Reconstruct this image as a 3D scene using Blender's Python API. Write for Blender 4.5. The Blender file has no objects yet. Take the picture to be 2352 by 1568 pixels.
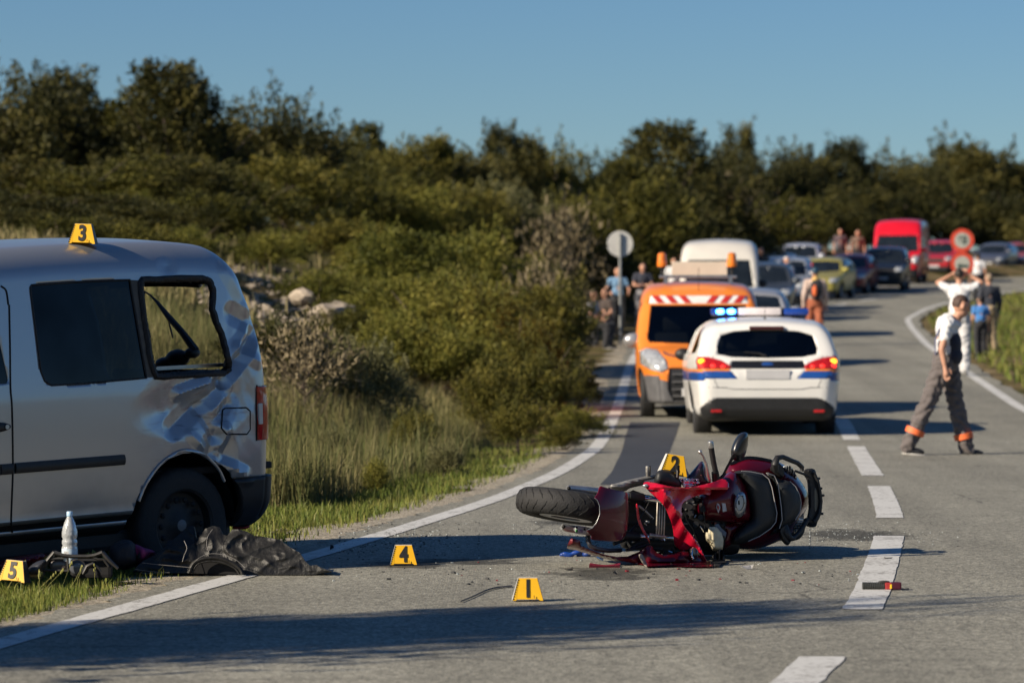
import bpy, bmesh, math, random
import numpy as np
from mathutils import Vector, Matrix, noise
from mathutils.bvhtree import BVHTree
R = math.radians
scn = bpy.context.scene
# ---------------------------------------------------------------- camera
F, HC, CU, CV = 8000.0, 1.34, 1176.0, 755.0        # focal length in photo pixels, eye height, principal column, horizon row
cam_data = bpy.data.cameras.new('camera')
cam_data.sensor_width = 36.0
cam_data.lens = 36.0 * F / 2352.0
cam_data.shift_y = -29.0 / 2352.0
cam_data.clip_start, cam_data.clip_end = 0.1, 6000.0
cam_data.dof.use_dof = True
cam_data.dof.focus_distance = 19.9
cam_data.dof.aperture_fstop = 3.4
cam_data.dof.aperture_blades = 8
cam = bpy.data.objects.new('camera', cam_data)
cam.location = (0, 0, HC)
cam.rotation_euler = (R(90), 0, 0)
scn.collection.objects.link(cam)
scn.camera = cam
# ---------------------------------------------------------------- sky and sun
SUN_EL, SUN_AZ = 28.0, 28.0                         # elevation; degrees behind the camera, from the left
sun_from = Vector((-math.cos(R(SUN_AZ)) * math.cos(R(SUN_EL)), -math.sin(R(SUN_AZ)) * math.cos(R(SUN_EL)), math.sin(R(SUN_EL))))
w = bpy.data.worlds.new('World'); scn.world = w; w.use_nodes = True
wn = w.node_tree
sky = wn.nodes.new('ShaderNodeTexSky'); sky.sky_type = 'NISHITA'; sky.sun_disc = False
sky.sun_elevation = R(SUN_EL)
sky.sun_rotation = math.atan2(sun_from.x, sun_from.y)
sky.altitude = 100; sky.air_density = 1.0; sky.dust_density = 0.0; sky.ozone_density = 4.0
bg = wn.nodes['Background']; bg.inputs['Strength'].default_value = 0.05
hs = wn.nodes.new('ShaderNodeHueSaturation'); hs.inputs['Saturation'].default_value = 1.08
tn = wn.nodes.new('ShaderNodeMix'); tn.data_type = 'RGBA'; tn.blend_type = 'MULTIPLY'; tn.inputs[0].default_value = 1; tn.inputs[7].default_value = (.69, .84, 1.0, 1)
wn.links.new(sky.outputs[0], hs.inputs['Color']); wn.links.new(hs.outputs[0], tn.inputs[6]); wn.links.new(tn.outputs[2], bg.inputs[0])
sl = bpy.data.lights.new('sun', 'SUN'); sl.energy = 4.8; sl.angle = R(0.55); sl.color = (1.0, 0.87, 0.69)
so = bpy.data.objects.new('sun', sl); scn.collection.objects.link(so)
so.rotation_euler = (-sun_from).to_track_quat('-Z', 'Y').to_euler()
so.location = sun_from * 50
vs = scn.view_settings
vs.view_transform = 'Standard'; vs.look = 'None'; vs.exposure = 0.62; vs.gamma = 1.0; vs.use_curve_mapping = False
scn.render.resolution_x, scn.render.resolution_y = 1024, 682
scn.cycles.max_bounces = 8; scn.cycles.transparent_max_bounces = 12
scn.cycles.caustics_reflective = False; scn.cycles.caustics_refractive = False
scn.cycles.sample_clamp_indirect = 6.0
scn.cycles.use_denoising = True

rng = np.random.default_rng(7)
rnd = random.Random(11)
COL = scn.collection

def P(u, v, d):
    """the point at depth d that the photo shows at column u, row v"""
    return Vector(((u - CU) / F * d, d, HC - (v - CV) / F * d))
# ---------------------------------------------------------------- materials
MATS = {}
def mat(name, col, rough=0.5, metal=0.0, var=0.12, vs=6.0, bump=0.0, bs=60.0, coat=0.0, spec=0.5, emit=None, es=0.0,
        rvar=0.1, col2=None, trans=0.0, detail=4.0, sheen=0.0):
    if name in MATS: return MATS[name]
    m = bpy.data.materials.new(name); m.use_nodes = True; MATS[name] = m
    nt = m.node_tree; b = nt.nodes['Principled BSDF']
    tc = nt.nodes.new('ShaderNodeTexCoord')
    n = nt.nodes.new('ShaderNodeTexNoise'); n.inputs['Scale'].default_value = vs; n.inputs['Detail'].default_value = detail
    nt.links.new(tc.outputs['Object'], n.inputs['Vector'])
    mx = nt.nodes.new('ShaderNodeMix'); mx.data_type = 'RGBA'
    c = Vector(col[:3]); c2 = Vector(col2[:3]) if col2 else None
    lo = c * (1 - var); hi = (c2 if c2 else c * (1 + var))
    mx.inputs[6].default_value = (*lo, 1); mx.inputs[7].default_value = (*[min(1, q) for q in hi], 1)
    rp = nt.nodes.new('ShaderNodeMapRange'); rp.inputs['From Min'].default_value = 0.3; rp.inputs['From Max'].default_value = 0.7
    nt.links.new(n.outputs['Fac'], rp.inputs['Value'])
    nt.links.new(rp.outputs[0], mx.inputs[0]); nt.links.new(mx.outputs[2], b.inputs['Base Color'])
    b.inputs['Metallic'].default_value = metal
    b.inputs['Specular IOR Level'].default_value = spec
    rr = nt.nodes.new('ShaderNodeMapRange'); rr.inputs['To Min'].default_value = max(0.02, rough - rvar * rough); rr.inputs['To Max'].default_value = min(1, rough + rvar)
    nt.links.new(n.outputs['Fac'], rr.inputs['Value']); nt.links.new(rr.outputs[0], b.inputs['Roughness'])
    if coat: b.inputs['Coat Weight'].default_value = coat; b.inputs['Coat Roughness'].default_value = 0.05
    if trans: b.inputs['Transmission Weight'].default_value = trans
    if sheen: b.inputs['Sheen Weight'].default_value = sheen
    if emit: b.inputs['Emission Color'].default_value = (*emit, 1); b.inputs['Emission Strength'].default_value = es
    if bump:
        n2 = nt.nodes.new('ShaderNodeTexNoise'); n2.inputs['Scale'].default_value = bs; n2.inputs['Detail'].default_value = 5
        nt.links.new(tc.outputs['Object'], n2.inputs['Vector'])
        bp = nt.nodes.new('ShaderNodeBump'); bp.inputs['Strength'].default_value = bump; bp.inputs['Distance'].default_value = 0.02
        nt.links.new(n2.outputs['Fac'], bp.inputs['Height']); nt.links.new(bp.outputs[0], b.inputs['Normal'])
    return m

def glass_mat(name, tint, ior=1.5):
    if name in MATS: return MATS[name]
    m = bpy.data.materials.new(name); m.use_nodes = True; MATS[name] = m
    nt = m.node_tree; nt.nodes.remove(nt.nodes['Principled BSDF'])
    out = nt.nodes['Material Output']
    t = nt.nodes.new('ShaderNodeBsdfTransparent'); t.inputs[0].default_value = (*tint, 1)
    g = nt.nodes.new('ShaderNodeBsdfGlossy'); g.inputs['Roughness'].default_value = 0.03
    lw = nt.nodes.new('ShaderNodeFresnel'); lw.inputs['IOR'].default_value = ior
    tc = nt.nodes.new('ShaderNodeTexCoord'); n = nt.nodes.new('ShaderNodeTexNoise'); n.inputs['Scale'].default_value = 3
    nt.links.new(tc.outputs['Object'], n.inputs['Vector'])
    ad = nt.nodes.new('ShaderNodeMath'); ad.operation = 'MULTIPLY_ADD'; ad.inputs[1].default_value = 0.04
    nt.links.new(n.outputs['Fac'], ad.inputs[0]); nt.links.new(lw.outputs[0], ad.inputs[2])
    mx = nt.nodes.new('ShaderNodeMixShader')
    nt.links.new(ad.outputs[0], mx.inputs[0]); nt.links.new(t.outputs[0], mx.inputs[1]); nt.links.new(g.outputs[0], mx.inputs[2])
    nt.links.new(mx.outputs[0], out.inputs[0])
    return m
# ---------------------------------------------------------------- object helpers
def tag(o, label=None, cat=None, group=None, kind=None):
    if label: o['label'] = label
    if cat: o['category'] = cat
    if group: o['group'] = group
    if kind: o['kind'] = kind
    return o

def thing(name, loc, label, cat, group=None, rotz=0.0):
    o = bpy.data.objects.new(name, None); COL.objects.link(o)
    o.location = loc; o.rotation_euler = (0, 0, rotz); o.empty_display_size = 0.2
    return tag(o, label, cat, group)

def link(name, me, m=None, parent=None, world=False, smooth=None):
    """me: Mesh or BMesh; world=True: vertices are world coordinates and the parent is only translated"""
    if isinstance(me, bmesh.types.BMesh):
        bm = me; me = bpy.data.meshes.new(name); bm.to_mesh(me); bm.free()
    if smooth is not None:
        me.polygons.foreach_set('use_smooth', [True] * len(me.polygons))
        if smooth < 180: me.set_sharp_from_angle(angle=R(smooth))
    o = bpy.data.objects.new(name, me); COL.objects.link(o)
    if m is not None:
        for q in (m if isinstance(m, (list, tuple)) else [m]): me.materials.append(q)
    if parent is not None:
        o.parent = parent
        if world:
            b = Vector(parent.location); p = parent.parent
            if parent.type == 'MESH': b = Vector((0, 0, 0))
            o.location = -b
    return o

def pymesh(name, verts, faces):
    me = bpy.data.meshes.new(name)
    me.from_pydata([tuple(v) for v in verts], [], [tuple(f) for f in faces]); me.update()
    return me

def copy_tree(o, parent=None):
    c = o.copy(); COL.objects.link(c); c.parent = parent
    for ch in list(o.children): copy_tree(ch, c)
    return c
# ---------------------------------------------------------------- shape helpers (all add to a bmesh)
def box(bm, c, s, rot=None, bev=0.0):
    c = Vector(c); M = rot if rot else Matrix.Identity(3); b2 = new() if bev else bm
    vs_ = [b2.verts.new(c + M @ Vector((x * s[0] / 2, y * s[1] / 2, z * s[2] / 2))) for x in (-1, 1) for y in (-1, 1) for z in (-1, 1)]
    for f in ((0, 1, 3, 2), (4, 6, 7, 5), (0, 4, 5, 1), (2, 3, 7, 6), (0, 2, 6, 4), (1, 5, 7, 3)): b2.faces.new([vs_[i] for i in f])
    if bev:
        bmesh.ops.bevel(b2, geom=b2.edges[:], offset=bev, segments=2, affect='EDGES', profile=0.6)
        me = bpy.data.meshes.new('b'); b2.to_mesh(me); b2.free(); bm.from_mesh(me); bpy.data.meshes.remove(me)
    return bm

def frame_of(t):
    t = t.normalized(); a = Vector((0, 0, 1)) if abs(t.z) < 0.9 else Vector((1, 0, 0))
    x = t.cross(a).normalized(); return x, x.cross(t).normalized()

def tube(bm, pts, r, seg=8, cap=True, flat=1.0):
    pts = [Vector(p) for p in pts]; n = len(pts)
    rs = r if isinstance(r, (list, tuple)) else [r] * n
    rings = []; x = y = None
    for i, p in enumerate(pts):
        t = (pts[min(i + 1, n - 1)] - pts[max(i - 1, 0)])
        if t.length < 1e-9: t = Vector((0, 0, 1))
        t.normalize()
        if x is None: x, y = frame_of(t)
        else:
            x = (x - t * x.dot(t)).normalized(); y = x.cross(t).normalized()
        rings.append([bm.verts.new(p + rs[i] * (x * math.cos(2 * math.pi * k / seg) + y * flat * math.sin(2 * math.pi * k / seg))) for k in range(seg)])
    for a, b in zip(rings, rings[1:]):
        for k in range(seg): bm.faces.new((a[k], a[(k + 1) % seg], b[(k + 1) % seg], b[k]))
    if cap:
        bm.faces.new(rings[0][::-1]); bm.faces.new(rings[-1])
    return bm

def lathe(bm, prof, axis_o=(0, 0, 0), axis=(0, 0, 1), seg=24, cap=False):
    """prof: (radius, height along axis)"""
    o = Vector(axis_o); a = Vector(axis).normalized(); x, y = frame_of(a)
    rings = []
    for r, h in prof:
        rings.append([bm.verts.new(o + a * h + max(r, 1e-4) * (x * math.cos(2 * math.pi * k / seg) + y * math.sin(2 * math.pi * k / seg))) for k in range(seg)])
    for p, q in zip(rings, rings[1:]):
        for k in range(seg): bm.faces.new((p[k], p[(k + 1) % seg], q[(k + 1) % seg], q[k]))
    if cap: bm.faces.new(rings[0][::-1]); bm.faces.new(rings[-1])
    return bm

_SPH = {}
def ellipsoid(bm, c, rad, rot=None, u=14, v=10):
    if (u, v) not in _SPH:
        P_ = [(0, 0, 1)] + [(math.sin(math.pi * j / v) * math.cos(2 * math.pi * i / u), math.sin(math.pi * j / v) * math.sin(2 * math.pi * i / u), math.cos(math.pi * j / v)) for j in range(1, v) for i in range(u)] + [(0, 0, -1)]
        F_ = [(0, 1 + i, 1 + (i + 1) % u) for i in range(u)]
        for j in range(v - 2): F_ += [(1 + j * u + i, 1 + (j + 1) * u + i, 1 + (j + 1) * u + (i + 1) % u, 1 + j * u + (i + 1) % u) for i in range(u)]
        n = len(P_) - 1; o = 1 + (v - 2) * u; F_ += [(o + i, n, o + (i + 1) % u) for i in range(u)]
        _SPH[u, v] = ([Vector(p) for p in P_], F_)
    P_, F_ = _SPH[u, v]; c = Vector(c); M = (rot if rot else Matrix.Identity(3)) @ Matrix.Diagonal(Vector(rad))
    vs_ = [bm.verts.new(c + M @ p) for p in P_]
    for f in F_: bm.faces.new([vs_[i] for i in f])
    return bm

def new(): return bmesh.new()

def smooth_curve(pts, n=8, closed=False):
    """Catmull-Rom through 2-D or 3-D points"""
    P_ = [np.array(p, float) for p in pts]; N = len(P_); out = []
    rngs = range(N) if closed else range(N - 1)
    for i in rngs:
        if closed: a, b, c, d = P_[(i - 1) % N], P_[i], P_[(i + 1) % N], P_[(i + 2) % N]
        else: a, b, c, d = P_[max(i - 1, 0)], P_[i], P_[i + 1], P_[min(i + 2, N - 1)]
        for k in range(n):
            t = k / n
            out.append(0.5 * (2 * b + (c - a) * t + (2 * a - 5 * b + 4 * c - d) * t * t + (-a + 3 * b - 3 * c + d) * t ** 3))
    if not closed: out.append(P_[-1])
    return out

def in_poly(poly, x, y):
    c = False; n = len(poly); j = n - 1
    for i in range(n):
        xi, yi = poly[i]; xj, yj = poly[j]
        if (yi > y) != (yj > y) and x < (xj - xi) * (y - yi) / (yj - yi) + xi: c = not c
        j = i
    return c

def cut_poly(bm, poly, ax, ok):
    """cut the faces that ok() accepts along the outline of poly, drawn in the plane of the two axes ax"""
    i, j = ax
    xs = [p[0] for p in poly]; ys = [p[1] for p in poly]
    x0, x1, y0, y1 = min(xs), max(xs), min(ys), max(ys)
    def bb(f):
        mi = [v.co[i] for v in f.verts]; mj = [v.co[j] for v in f.verts]; return min(mi), max(mi), min(mj), max(mj)
    cand = {}
    for f in bm.faces:
        c = f.verts[0].co
        if c[i] < x0 - .4 * SPAN[0] or c[i] > x1 + .4 * SPAN[0] or c[j] < y0 - .4 * SPAN[0] or c[j] > y1 + .4 * SPAN[0]: continue
        b = bb(f)
        if b[1] >= x0 and b[0] <= x1 and b[3] >= y0 and b[2] <= y1 and ok(f): cand[f] = b
    n = len(poly); e = 1e-4
    for q in range(n):
        p0, p1 = poly[q], poly[(q + 1) % n]
        dx, dy = p1[0] - p0[0], p1[1] - p0[1]
        if abs(dx) + abs(dy) < 1e-6: continue
        a0, a1, b0, b1 = min(p0[0], p1[0]) - e, max(p0[0], p1[0]) + e, min(p0[1], p1[1]) - e, max(p0[1], p1[1]) + e
        fs = [f for f, b in cand.items() if b[1] >= a0 and b[0] <= a1 and b[3] >= b0 and b[2] <= b1]
        if not fs: continue
        no = [0, 0, 0]; no[i], no[j] = -dy, dx; co = [0, 0, 0]; co[i], co[j] = p0
        geom = fs + list({ed for f in fs for ed in f.edges}) + list({v for f in fs for v in f.verts})
        r = bmesh.ops.bisect_plane(bm, geom=geom, dist=1e-5, plane_co=co, plane_no=no)
        for f in fs:
            if not f.is_valid: cand.pop(f, None)
            else: cand[f] = bb(f)
        for g in r['geom']:
            if isinstance(g, bmesh.types.BMFace) and g.is_valid: cand[g] = bb(g)
        cand = {f: b for f, b in cand.items() if f.is_valid}
    out = []
    for f in cand:
        if f.is_valid and ok(f):
            c = f.calc_center_median()
            if in_poly(poly, c[i], c[j]): out.append(f)
    return out
SPAN = [1.0]

def split_parts(bm, layer, ids):
    """one bmesh per part id, from the face layer"""
    by = {k: [] for k in ids}
    for f in bm.faces:
        if f[layer] in by: by[f[layer]].append(f)
    out = {}
    for k, fs in by.items():
        b2 = new(); vm = {}
        for f in fs:
            vs_ = []
            for v in f.verts:
                if v.index not in vm: vm[v.index] = b2.verts.new(v.co)
                vs_.append(vm[v.index])
            try: b2.faces.new(vs_)
            except ValueError: pass
        out[k] = b2
    return out

TMP = bpy.data.scenes.new('tmp')
def eval_mesh(o):
    """evaluate in a scene of its own, so that the growing scene is not evaluated each time"""
    for c in list(o.users_collection): c.objects.unlink(o)
    TMP.collection.objects.link(o)
    with bpy.context.temp_override(scene=TMP, view_layer=TMP.view_layers[0]):
        dg = bpy.context.evaluated_depsgraph_get(); dg.update()
        me = bpy.data.meshes.new_from_object(o.evaluated_get(dg))
    return me

def remeshed(bm, voxel, smooth=4):
    """fuse everything in bm into one continuous surface"""
    me = bpy.data.meshes.new('tmp'); bm.to_mesh(me); bm.free()
    o = bpy.data.objects.new('tmp', me); COL.objects.link(o)
    r = o.modifiers.new('r', 'REMESH'); r.mode = 'VOXEL'; r.voxel_size = voxel
    s = o.modifiers.new('s', 'SMOOTH'); s.factor = 0.5; s.iterations = smooth
    out = eval_mesh(o); bpy.data.objects.remove(o); bpy.data.meshes.remove(me)
    out.polygons.foreach_set('use_smooth', [True] * len(out.polygons))
    return out

def text_mesh(s, size, bold=0.0, xs=1.0, depth=0.0008):
    """flat lettering centred on the origin in the x-z plane, facing -y"""
    c = bpy.data.curves.new('t', 'FONT'); c.body = s; c.size = size; c.align_x = 'CENTER'; c.align_y = 'CENTER'
    c.offset = bold; c.extrude = depth
    o = bpy.data.objects.new('t', c); COL.objects.link(o)
    me = eval_mesh(o); bpy.data.objects.remove(o)
    me.transform(Matrix.Rotation(R(90), 4, 'X') @ Matrix.Diagonal((xs, 1, 1, 1)))
    return me
# ================================================================ the land: one ground sheet, road, markings
def spl(pts, s=2.5):
    a = np.array(pts, float); xs = np.linspace(a[0, 0], a[-1, 0], int((a[-1, 0] - a[0, 0]) * 4) + 1)
    ys = np.interp(xs, a[:, 0], a[:, 1]); w_ = int(s * 4); k = np.hanning(2 * w_ + 3); k /= k.sum()
    yp = np.concatenate([ys[0] - (ys[1:w_ + 2] - ys[0])[::-1], ys, ys[-1] + (ys[-1] - ys[-w_ - 2:-1])[::-1]])
    return xs, np.convolve(yp, k, 'valid')
Zx, Zy = spl([(-40, 0), (36, 0), (42, .02), (47, .13), (60, .45), (76, .84), (87, 1.15), (103, 1.62), (113, 2.0), (120, 2.25), (129, 2.58), (140, 3.0), (160, 3.7), (200, 5.0), (260, 6.3), (400, 7.0)], 4)
Lx, Ly = spl([(-40, -9.5), (0, -4.6), (10, -2.95), (14.8, -2.17), (19, -1.42), (21.4, -1.02), (27, -.16), (32, .40), (38, .88), (45.6, 1.28), (50, 1.5), (66, 2.2), (81, 2.97), (95, 4.1), (103, 5.0), (113, 6.8), (120, 8.4), (130, 11.0), (140, 14.4), (155, 20.5), (175, 31), (200, 48), (240, 80)], 3)
Cx, Cy = spl([(-40, -6.4), (0, -1.5), (10, .45), (13.7, 1.2), (16.5, 1.68), (22.3, 2.42), (24.4, 2.66), (29.4, 3.1), (39, 3.85), (45.6, 4.35), (50, 4.55), (66, 5.45), (81, 6.5), (95, 7.6), (103, 8.5), (113, 10.2), (120, 11.8), (130, 14.6), (140, 18.0), (155, 24.3), (175, 35), (200, 52), (240, 84)], 3)
Rx, Ry = spl([(-40, -3.2), (0, 1.7), (10, 3.65), (20, 5.2), (30, 6.2), (40, 6.9), (50, 7.4), (66, 8.6), (81, 9.75), (95, 11.0), (103, 11.8), (113, 13.6), (120, 15.2), (130, 18.1), (140, 21.6), (155, 28), (175, 39), (200, 56), (240, 88)], 3)
def zroad(y): return np.interp(y, Zx, Zy)
def le(y): return np.interp(y, Lx, Ly)
def ce(y): return np.interp(y, Cx, Cy)
def re_(y): return np.interp(y, Rx, Ry)
def sstep(a, b, x):
    t = np.clip((x - a) / (b - a), 0, 1); return t * t * (3 - 2 * t)
def lump(x, y, s=1.0):
    return (np.sin(x * .83 * s + y * .31 * s + 1.3) * np.sin(y * .57 * s - x * .21 * s) * .5 + np.sin(x * 1.9 * s - y * 1.1 * s) * .28 + np.sin(x * 3.3 * s + y * 2.7 * s + .5) * .14)
def gz(x, y):
    """ground height"""
    x = np.asarray(x, float); y = np.asarray(y, float)
    L = le(y) - x - .35; Rr = x - re_(y) - .4
    z = zroad(y)
    hill = sstep(21, 30, y)
    bank = .22 * np.maximum(0, np.minimum(L, 9) - 1.1 - .5 * (1 - hill)) + .03 * np.maximum(0, np.minimum(L, 40) - 9) + .032 * np.maximum(0, np.minimum(y, 58) - 28) * sstep(1.2, 5.5, L)
    bank = bank * (1 - .75 * sstep(105, 160, y))
    off = .02 * sstep(0, .5, L) + .03 * sstep(.5, 1.6, L) * hill
    z = z + np.where(L > 0, bank * (.05 + .95 * hill) - off + .16 * lump(x, y) * sstep(.8, 4, L) * hill + .02 * lump(x * 3, y * 3) * sstep(.3, 1, L), 0)
    z = z + np.where(Rr > 0, -.06 * sstep(0, .4, Rr) + .05 * np.minimum(Rr, 40) * sstep(.5, 5, Rr) + .06 * lump(x, y) * sstep(.6, 3, Rr), 0)
    return z
def road_top(y): return zroad(y) + .012
def G(x, y): return Vector((x, y, float(gz(x, y))))

def ground_material():
    m = bpy.data.materials.new('dry_hillside_soil'); m.use_nodes = True; nt = m.node_tree; b = nt.nodes['Principled BSDF']
    N = nt.nodes.new; tc = N('ShaderNodeTexCoord')
    def noise_(s, d=5, r=.6):
        n = N('ShaderNodeTexNoise'); n.inputs['Scale'].default_value = s; n.inputs['Detail'].default_value = d; n.inputs['Roughness'].default_value = r
        nt.links.new(tc.outputs['Object'], n.inputs['Vector']); return n
    def ramp(src, stops):
        r = N('ShaderNodeValToRGB'); cr = r.color_ramp
        while len(cr.elements) < len(stops): cr.elements.new(.5)
        for e, (p, c) in zip(cr.elements, stops): e.position = p; e.color = (*c, 1)
        nt.links.new(src.outputs['Fac'], r.inputs[0]); return r
    a = ramp(noise_(.55), [(.3, (.045, .055, .016)), (.45, (.09, .085, .03)), (.55, (.20, .155, .085)), (.7, (.30, .25, .16))])
    c = ramp(noise_(9, 8, .7), [(.35, (.45, .42, .36)), (.65, (1.25, 1.2, 1.1))])
    mx = N('ShaderNodeMix'); mx.data_type = 'RGBA'; mx.blend_type = 'MULTIPLY'; mx.inputs[0].default_value = 1
    nt.links.new(a.outputs[0], mx.inputs[6]); nt.links.new(c.outputs[0], mx.inputs[7]); nt.links.new(mx.outputs[2], b.inputs['Base Color'])
    b.inputs['Roughness'].default_value = .95; b.inputs['Specular IOR Level'].default_value = .1
    bp = N('ShaderNodeBump'); bp.inputs['Strength'].default_value = .6; bp.inputs['Distance'].default_value = .06
    nt.links.new(noise_(14, 8, .7).outputs['Fac'], bp.inputs['Height']); nt.links.new(bp.outputs[0], b.inputs['Normal'])
    return m

# spilt fluid on the road: column, row and half sizes of each stain
SPILLS = [(1390, 1322, 130, 15), (930, 1300, 110, 10), (1060, 1294, 150, 7), (1300, 1203, 80, 6), (1960, 1232, 130, 14)]
def asphalt_material(name, base, contrast=1.0, stains=True):
    m = bpy.data.materials.new(name); m.use_nodes = True; nt = m.node_tree; b = nt.nodes['Principled BSDF']
    N = nt.nodes.new; tc = N('ShaderNodeTexCoord')
    def noise_(s, d=4, r=.6, sc=None):
        n = N('ShaderNodeTexNoise'); n.inputs['Scale'].default_value = s; n.inputs['Detail'].default_value = d; n.inputs['Roughness'].default_value = r
        if sc:
            mp = N('ShaderNodeMapping'); mp.inputs['Scale'].default_value = sc; nt.links.new(tc.outputs['Object'], mp.inputs[0]); nt.links.new(mp.outputs[0], n.inputs['Vector'])
        else: nt.links.new(tc.outputs['Object'], n.inputs['Vector'])
        return n
    def mr(src, a, c, lo, hi):
        q = N('ShaderNodeMapRange'); q.inputs['From Min'].default_value = a; q.inputs['From Max'].default_value = c; q.inputs['To Min'].default_value = lo; q.inputs['To Max'].default_value = hi
        nt.links.new(src, q.inputs['Value']); return q.outputs[0]
    def mul(x, y):
        q = N('ShaderNodeMath'); q.operation = 'MULTIPLY'; nt.links.new(x, q.inputs[0]); nt.links.new(y, q.inputs[1]); return q.outputs[0]
    vo = N('ShaderNodeTexVoronoi'); vo.inputs['Scale'].default_value = 75; nt.links.new(tc.outputs['Object'], vo.inputs['Vector'])
    chip = N('ShaderNodeSeparateColor'); nt.links.new(vo.outputs['Color'], chip.inputs[0])
    agg = mr(chip.outputs[0], 0, 1, 1 - .55 * contrast, 1 + .55 * contrast)
    big = mr(noise_(.5, 6).outputs['Fac'], .3, .7, .86, 1.12)
    fine = mr(noise_(22, 4).outputs['Fac'], .3, .7, .82, 1.16)
    val = mul(mul(agg, big), fine)
    if stains:
        track = mr(noise_(1.0, 3, .5, (1.6, .05, 1)).outputs['Fac'], .35, .65, .84, 1.1); val = mul(val, track)
        vc = N('ShaderNodeTexVoronoi'); vc.feature = 'DISTANCE_TO_EDGE'; vc.inputs['Scale'].default_value = .55
        wv = N('ShaderNodeMix'); wv.data_type = 'VECTOR'; wv.inputs[0].default_value = .12; nt.links.new(tc.outputs['Object'], wv.inputs[4]); nt.links.new(noise_(3, 5, .7).outputs['Color'], wv.inputs[5]); nt.links.new(wv.outputs[1], vc.inputs['Vector'])
        gate = mr(noise_(.33, 3).outputs['Fac'], .52, .60, 0, .55)
        ck = mr(vc.outputs['Distance'], .002, .009, 1, 0); cm = N('ShaderNodeMath'); cm.operation = 'MULTIPLY_ADD'; cm.inputs[1].default_value = -1; cm.inputs[2].default_value = 1; nt.links.new(mul(ck, gate), cm.inputs[0]); val = mul(val, cm.outputs[0])
        streak = mr(noise_(1.0, 5, .65, (.35, 3.2, 1)).outputs['Fac'], .58, .72, 1.0, .72)
        val = mul(val, streak)
        wob = mr(noise_(5, 6, .7).outputs['Fac'], .3, .7, -.55, .55)
        for (su, sv, ru, rv) in SPILLS:
            y0 = F * HC / (sv - CV); ry = (F * HC / (sv - rv - CV) - F * HC / (sv + rv - CV)) / 2; x0 = (su - CU) / F * y0; rx = ru / F * y0
            mp = N('ShaderNodeMapping'); mp.inputs['Scale'].default_value = (1 / rx, 1 / ry, 0); mp.inputs['Location'].default_value = (-x0 / rx, -y0 / ry, 0); nt.links.new(tc.outputs['Object'], mp.inputs[0])
            ln = N('ShaderNodeVectorMath'); ln.operation = 'LENGTH'; nt.links.new(mp.outputs[0], ln.inputs[0])
            sm = N('ShaderNodeMath'); sm.operation = 'ADD'; nt.links.new(ln.outputs['Value'], sm.inputs[0]); nt.links.new(wob, sm.inputs[1])
            val = mul(val, mr(sm.outputs[0], .7, 1.1, .30, 1.0))
    mx = N('ShaderNodeMix'); mx.data_type = 'RGBA'; mx.inputs[6].default_value = (0, 0, 0, 1); mx.inputs[7].default_value = (*base, 1); mx.clamp_factor = False
    nt.links.new(val, mx.inputs[0]); nt.links.new(mx.outputs[2], b.inputs['Base Color'])
    b.inputs['Roughness'].default_value = .8; b.inputs['Specular IOR Level'].default_value = .3
    bp = N('ShaderNodeBump'); bp.inputs['Strength'].default_value = .55; bp.inputs['Distance'].default_value = .006
    nt.links.new(vo.outputs['Distance'], bp.inputs['Height']); nt.links.new(bp.outputs[0], b.inputs['Normal'])
    return m

def paint_material(name, base):
    m = bpy.data.materials.new(name); m.use_nodes = True; nt = m.node_tree; b = nt.nodes['Principled BSDF']
    N = nt.nodes.new; tc = N('ShaderNodeTexCoord')
    n = N('ShaderNodeTexNoise'); n.inputs['Scale'].default_value = 26; n.inputs['Detail'].default_value = 7; n.inputs['Roughness'].default_value = .7
    n2 = N('ShaderNodeTexNoise'); n2.inputs['Scale'].default_value = 1.7; n2.inputs['Detail'].default_value = 5
    for q in (n, n2): nt.links.new(tc.outputs['Object'], q.inputs['Vector'])
    r = N('ShaderNodeValToRGB'); r.color_ramp.elements[0].position = .40; r.color_ramp.elements[0].color = (.18, .17, .15, 1)
    r.color_ramp.elements[1].position = .50; r.color_ramp.elements[1].color = (*base, 1)
    ad = N('ShaderNodeMath'); ad.operation = 'MULTIPLY_ADD'; ad.inputs[1].default_value = .75
    nt.links.new(n.outputs['Fac'], ad.inputs[0])
    m2 = N('ShaderNodeMath'); m2.operation = 'MULTIPLY'; m2.inputs[1].default_value = .28; nt.links.new(n2.outputs['Fac'], m2.inputs[0]); nt.links.new(m2.outputs[0], ad.inputs[2])
    nt.links.new(ad.outputs[0], r.inputs[0]); nt.links.new(r.outputs[0], b.inputs['Base Color']); b.inputs['Roughness'].default_value = .7
    return m

# -- ground sheet
def axis(vals):
    out = []
    for a, b, s in vals: out += list(np.arange(a, b, s))
    return np.array(out + [vals[-1][1]])
gy = axis([(-3000, -300, 300), (-300, -40, 20), (-40, 10, 2.5), (10, 36, .3), (36, 70, .5), (70, 170, 1.0), (170, 260, 4), (260, 600, 30), (600, 3000, 300)])
gx = axis([(-3000, -300, 300), (-300, -60, 15), (-60, -22, 2), (-22, 24, .3), (24, 70, 1.5), (70, 300, 15), (300, 3000, 300)])
XX, YY = np.meshgrid(gx, gy); ZZ = gz(XX, YY)
inroad = (XX > le(YY) - .25) & (XX < re_(YY) + .25)
ZZ = np.where(inroad, ZZ - .05, ZZ)
nx_, ny_ = len(gx), len(gy)
idx = np.arange(nx_ * ny_).reshape(ny_, nx_)
gf = np.stack([idx[:-1, :-1], idx[:-1, 1:], idx[1:, 1:], idx[1:, :-1]], -1).reshape(-1, 4)
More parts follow.
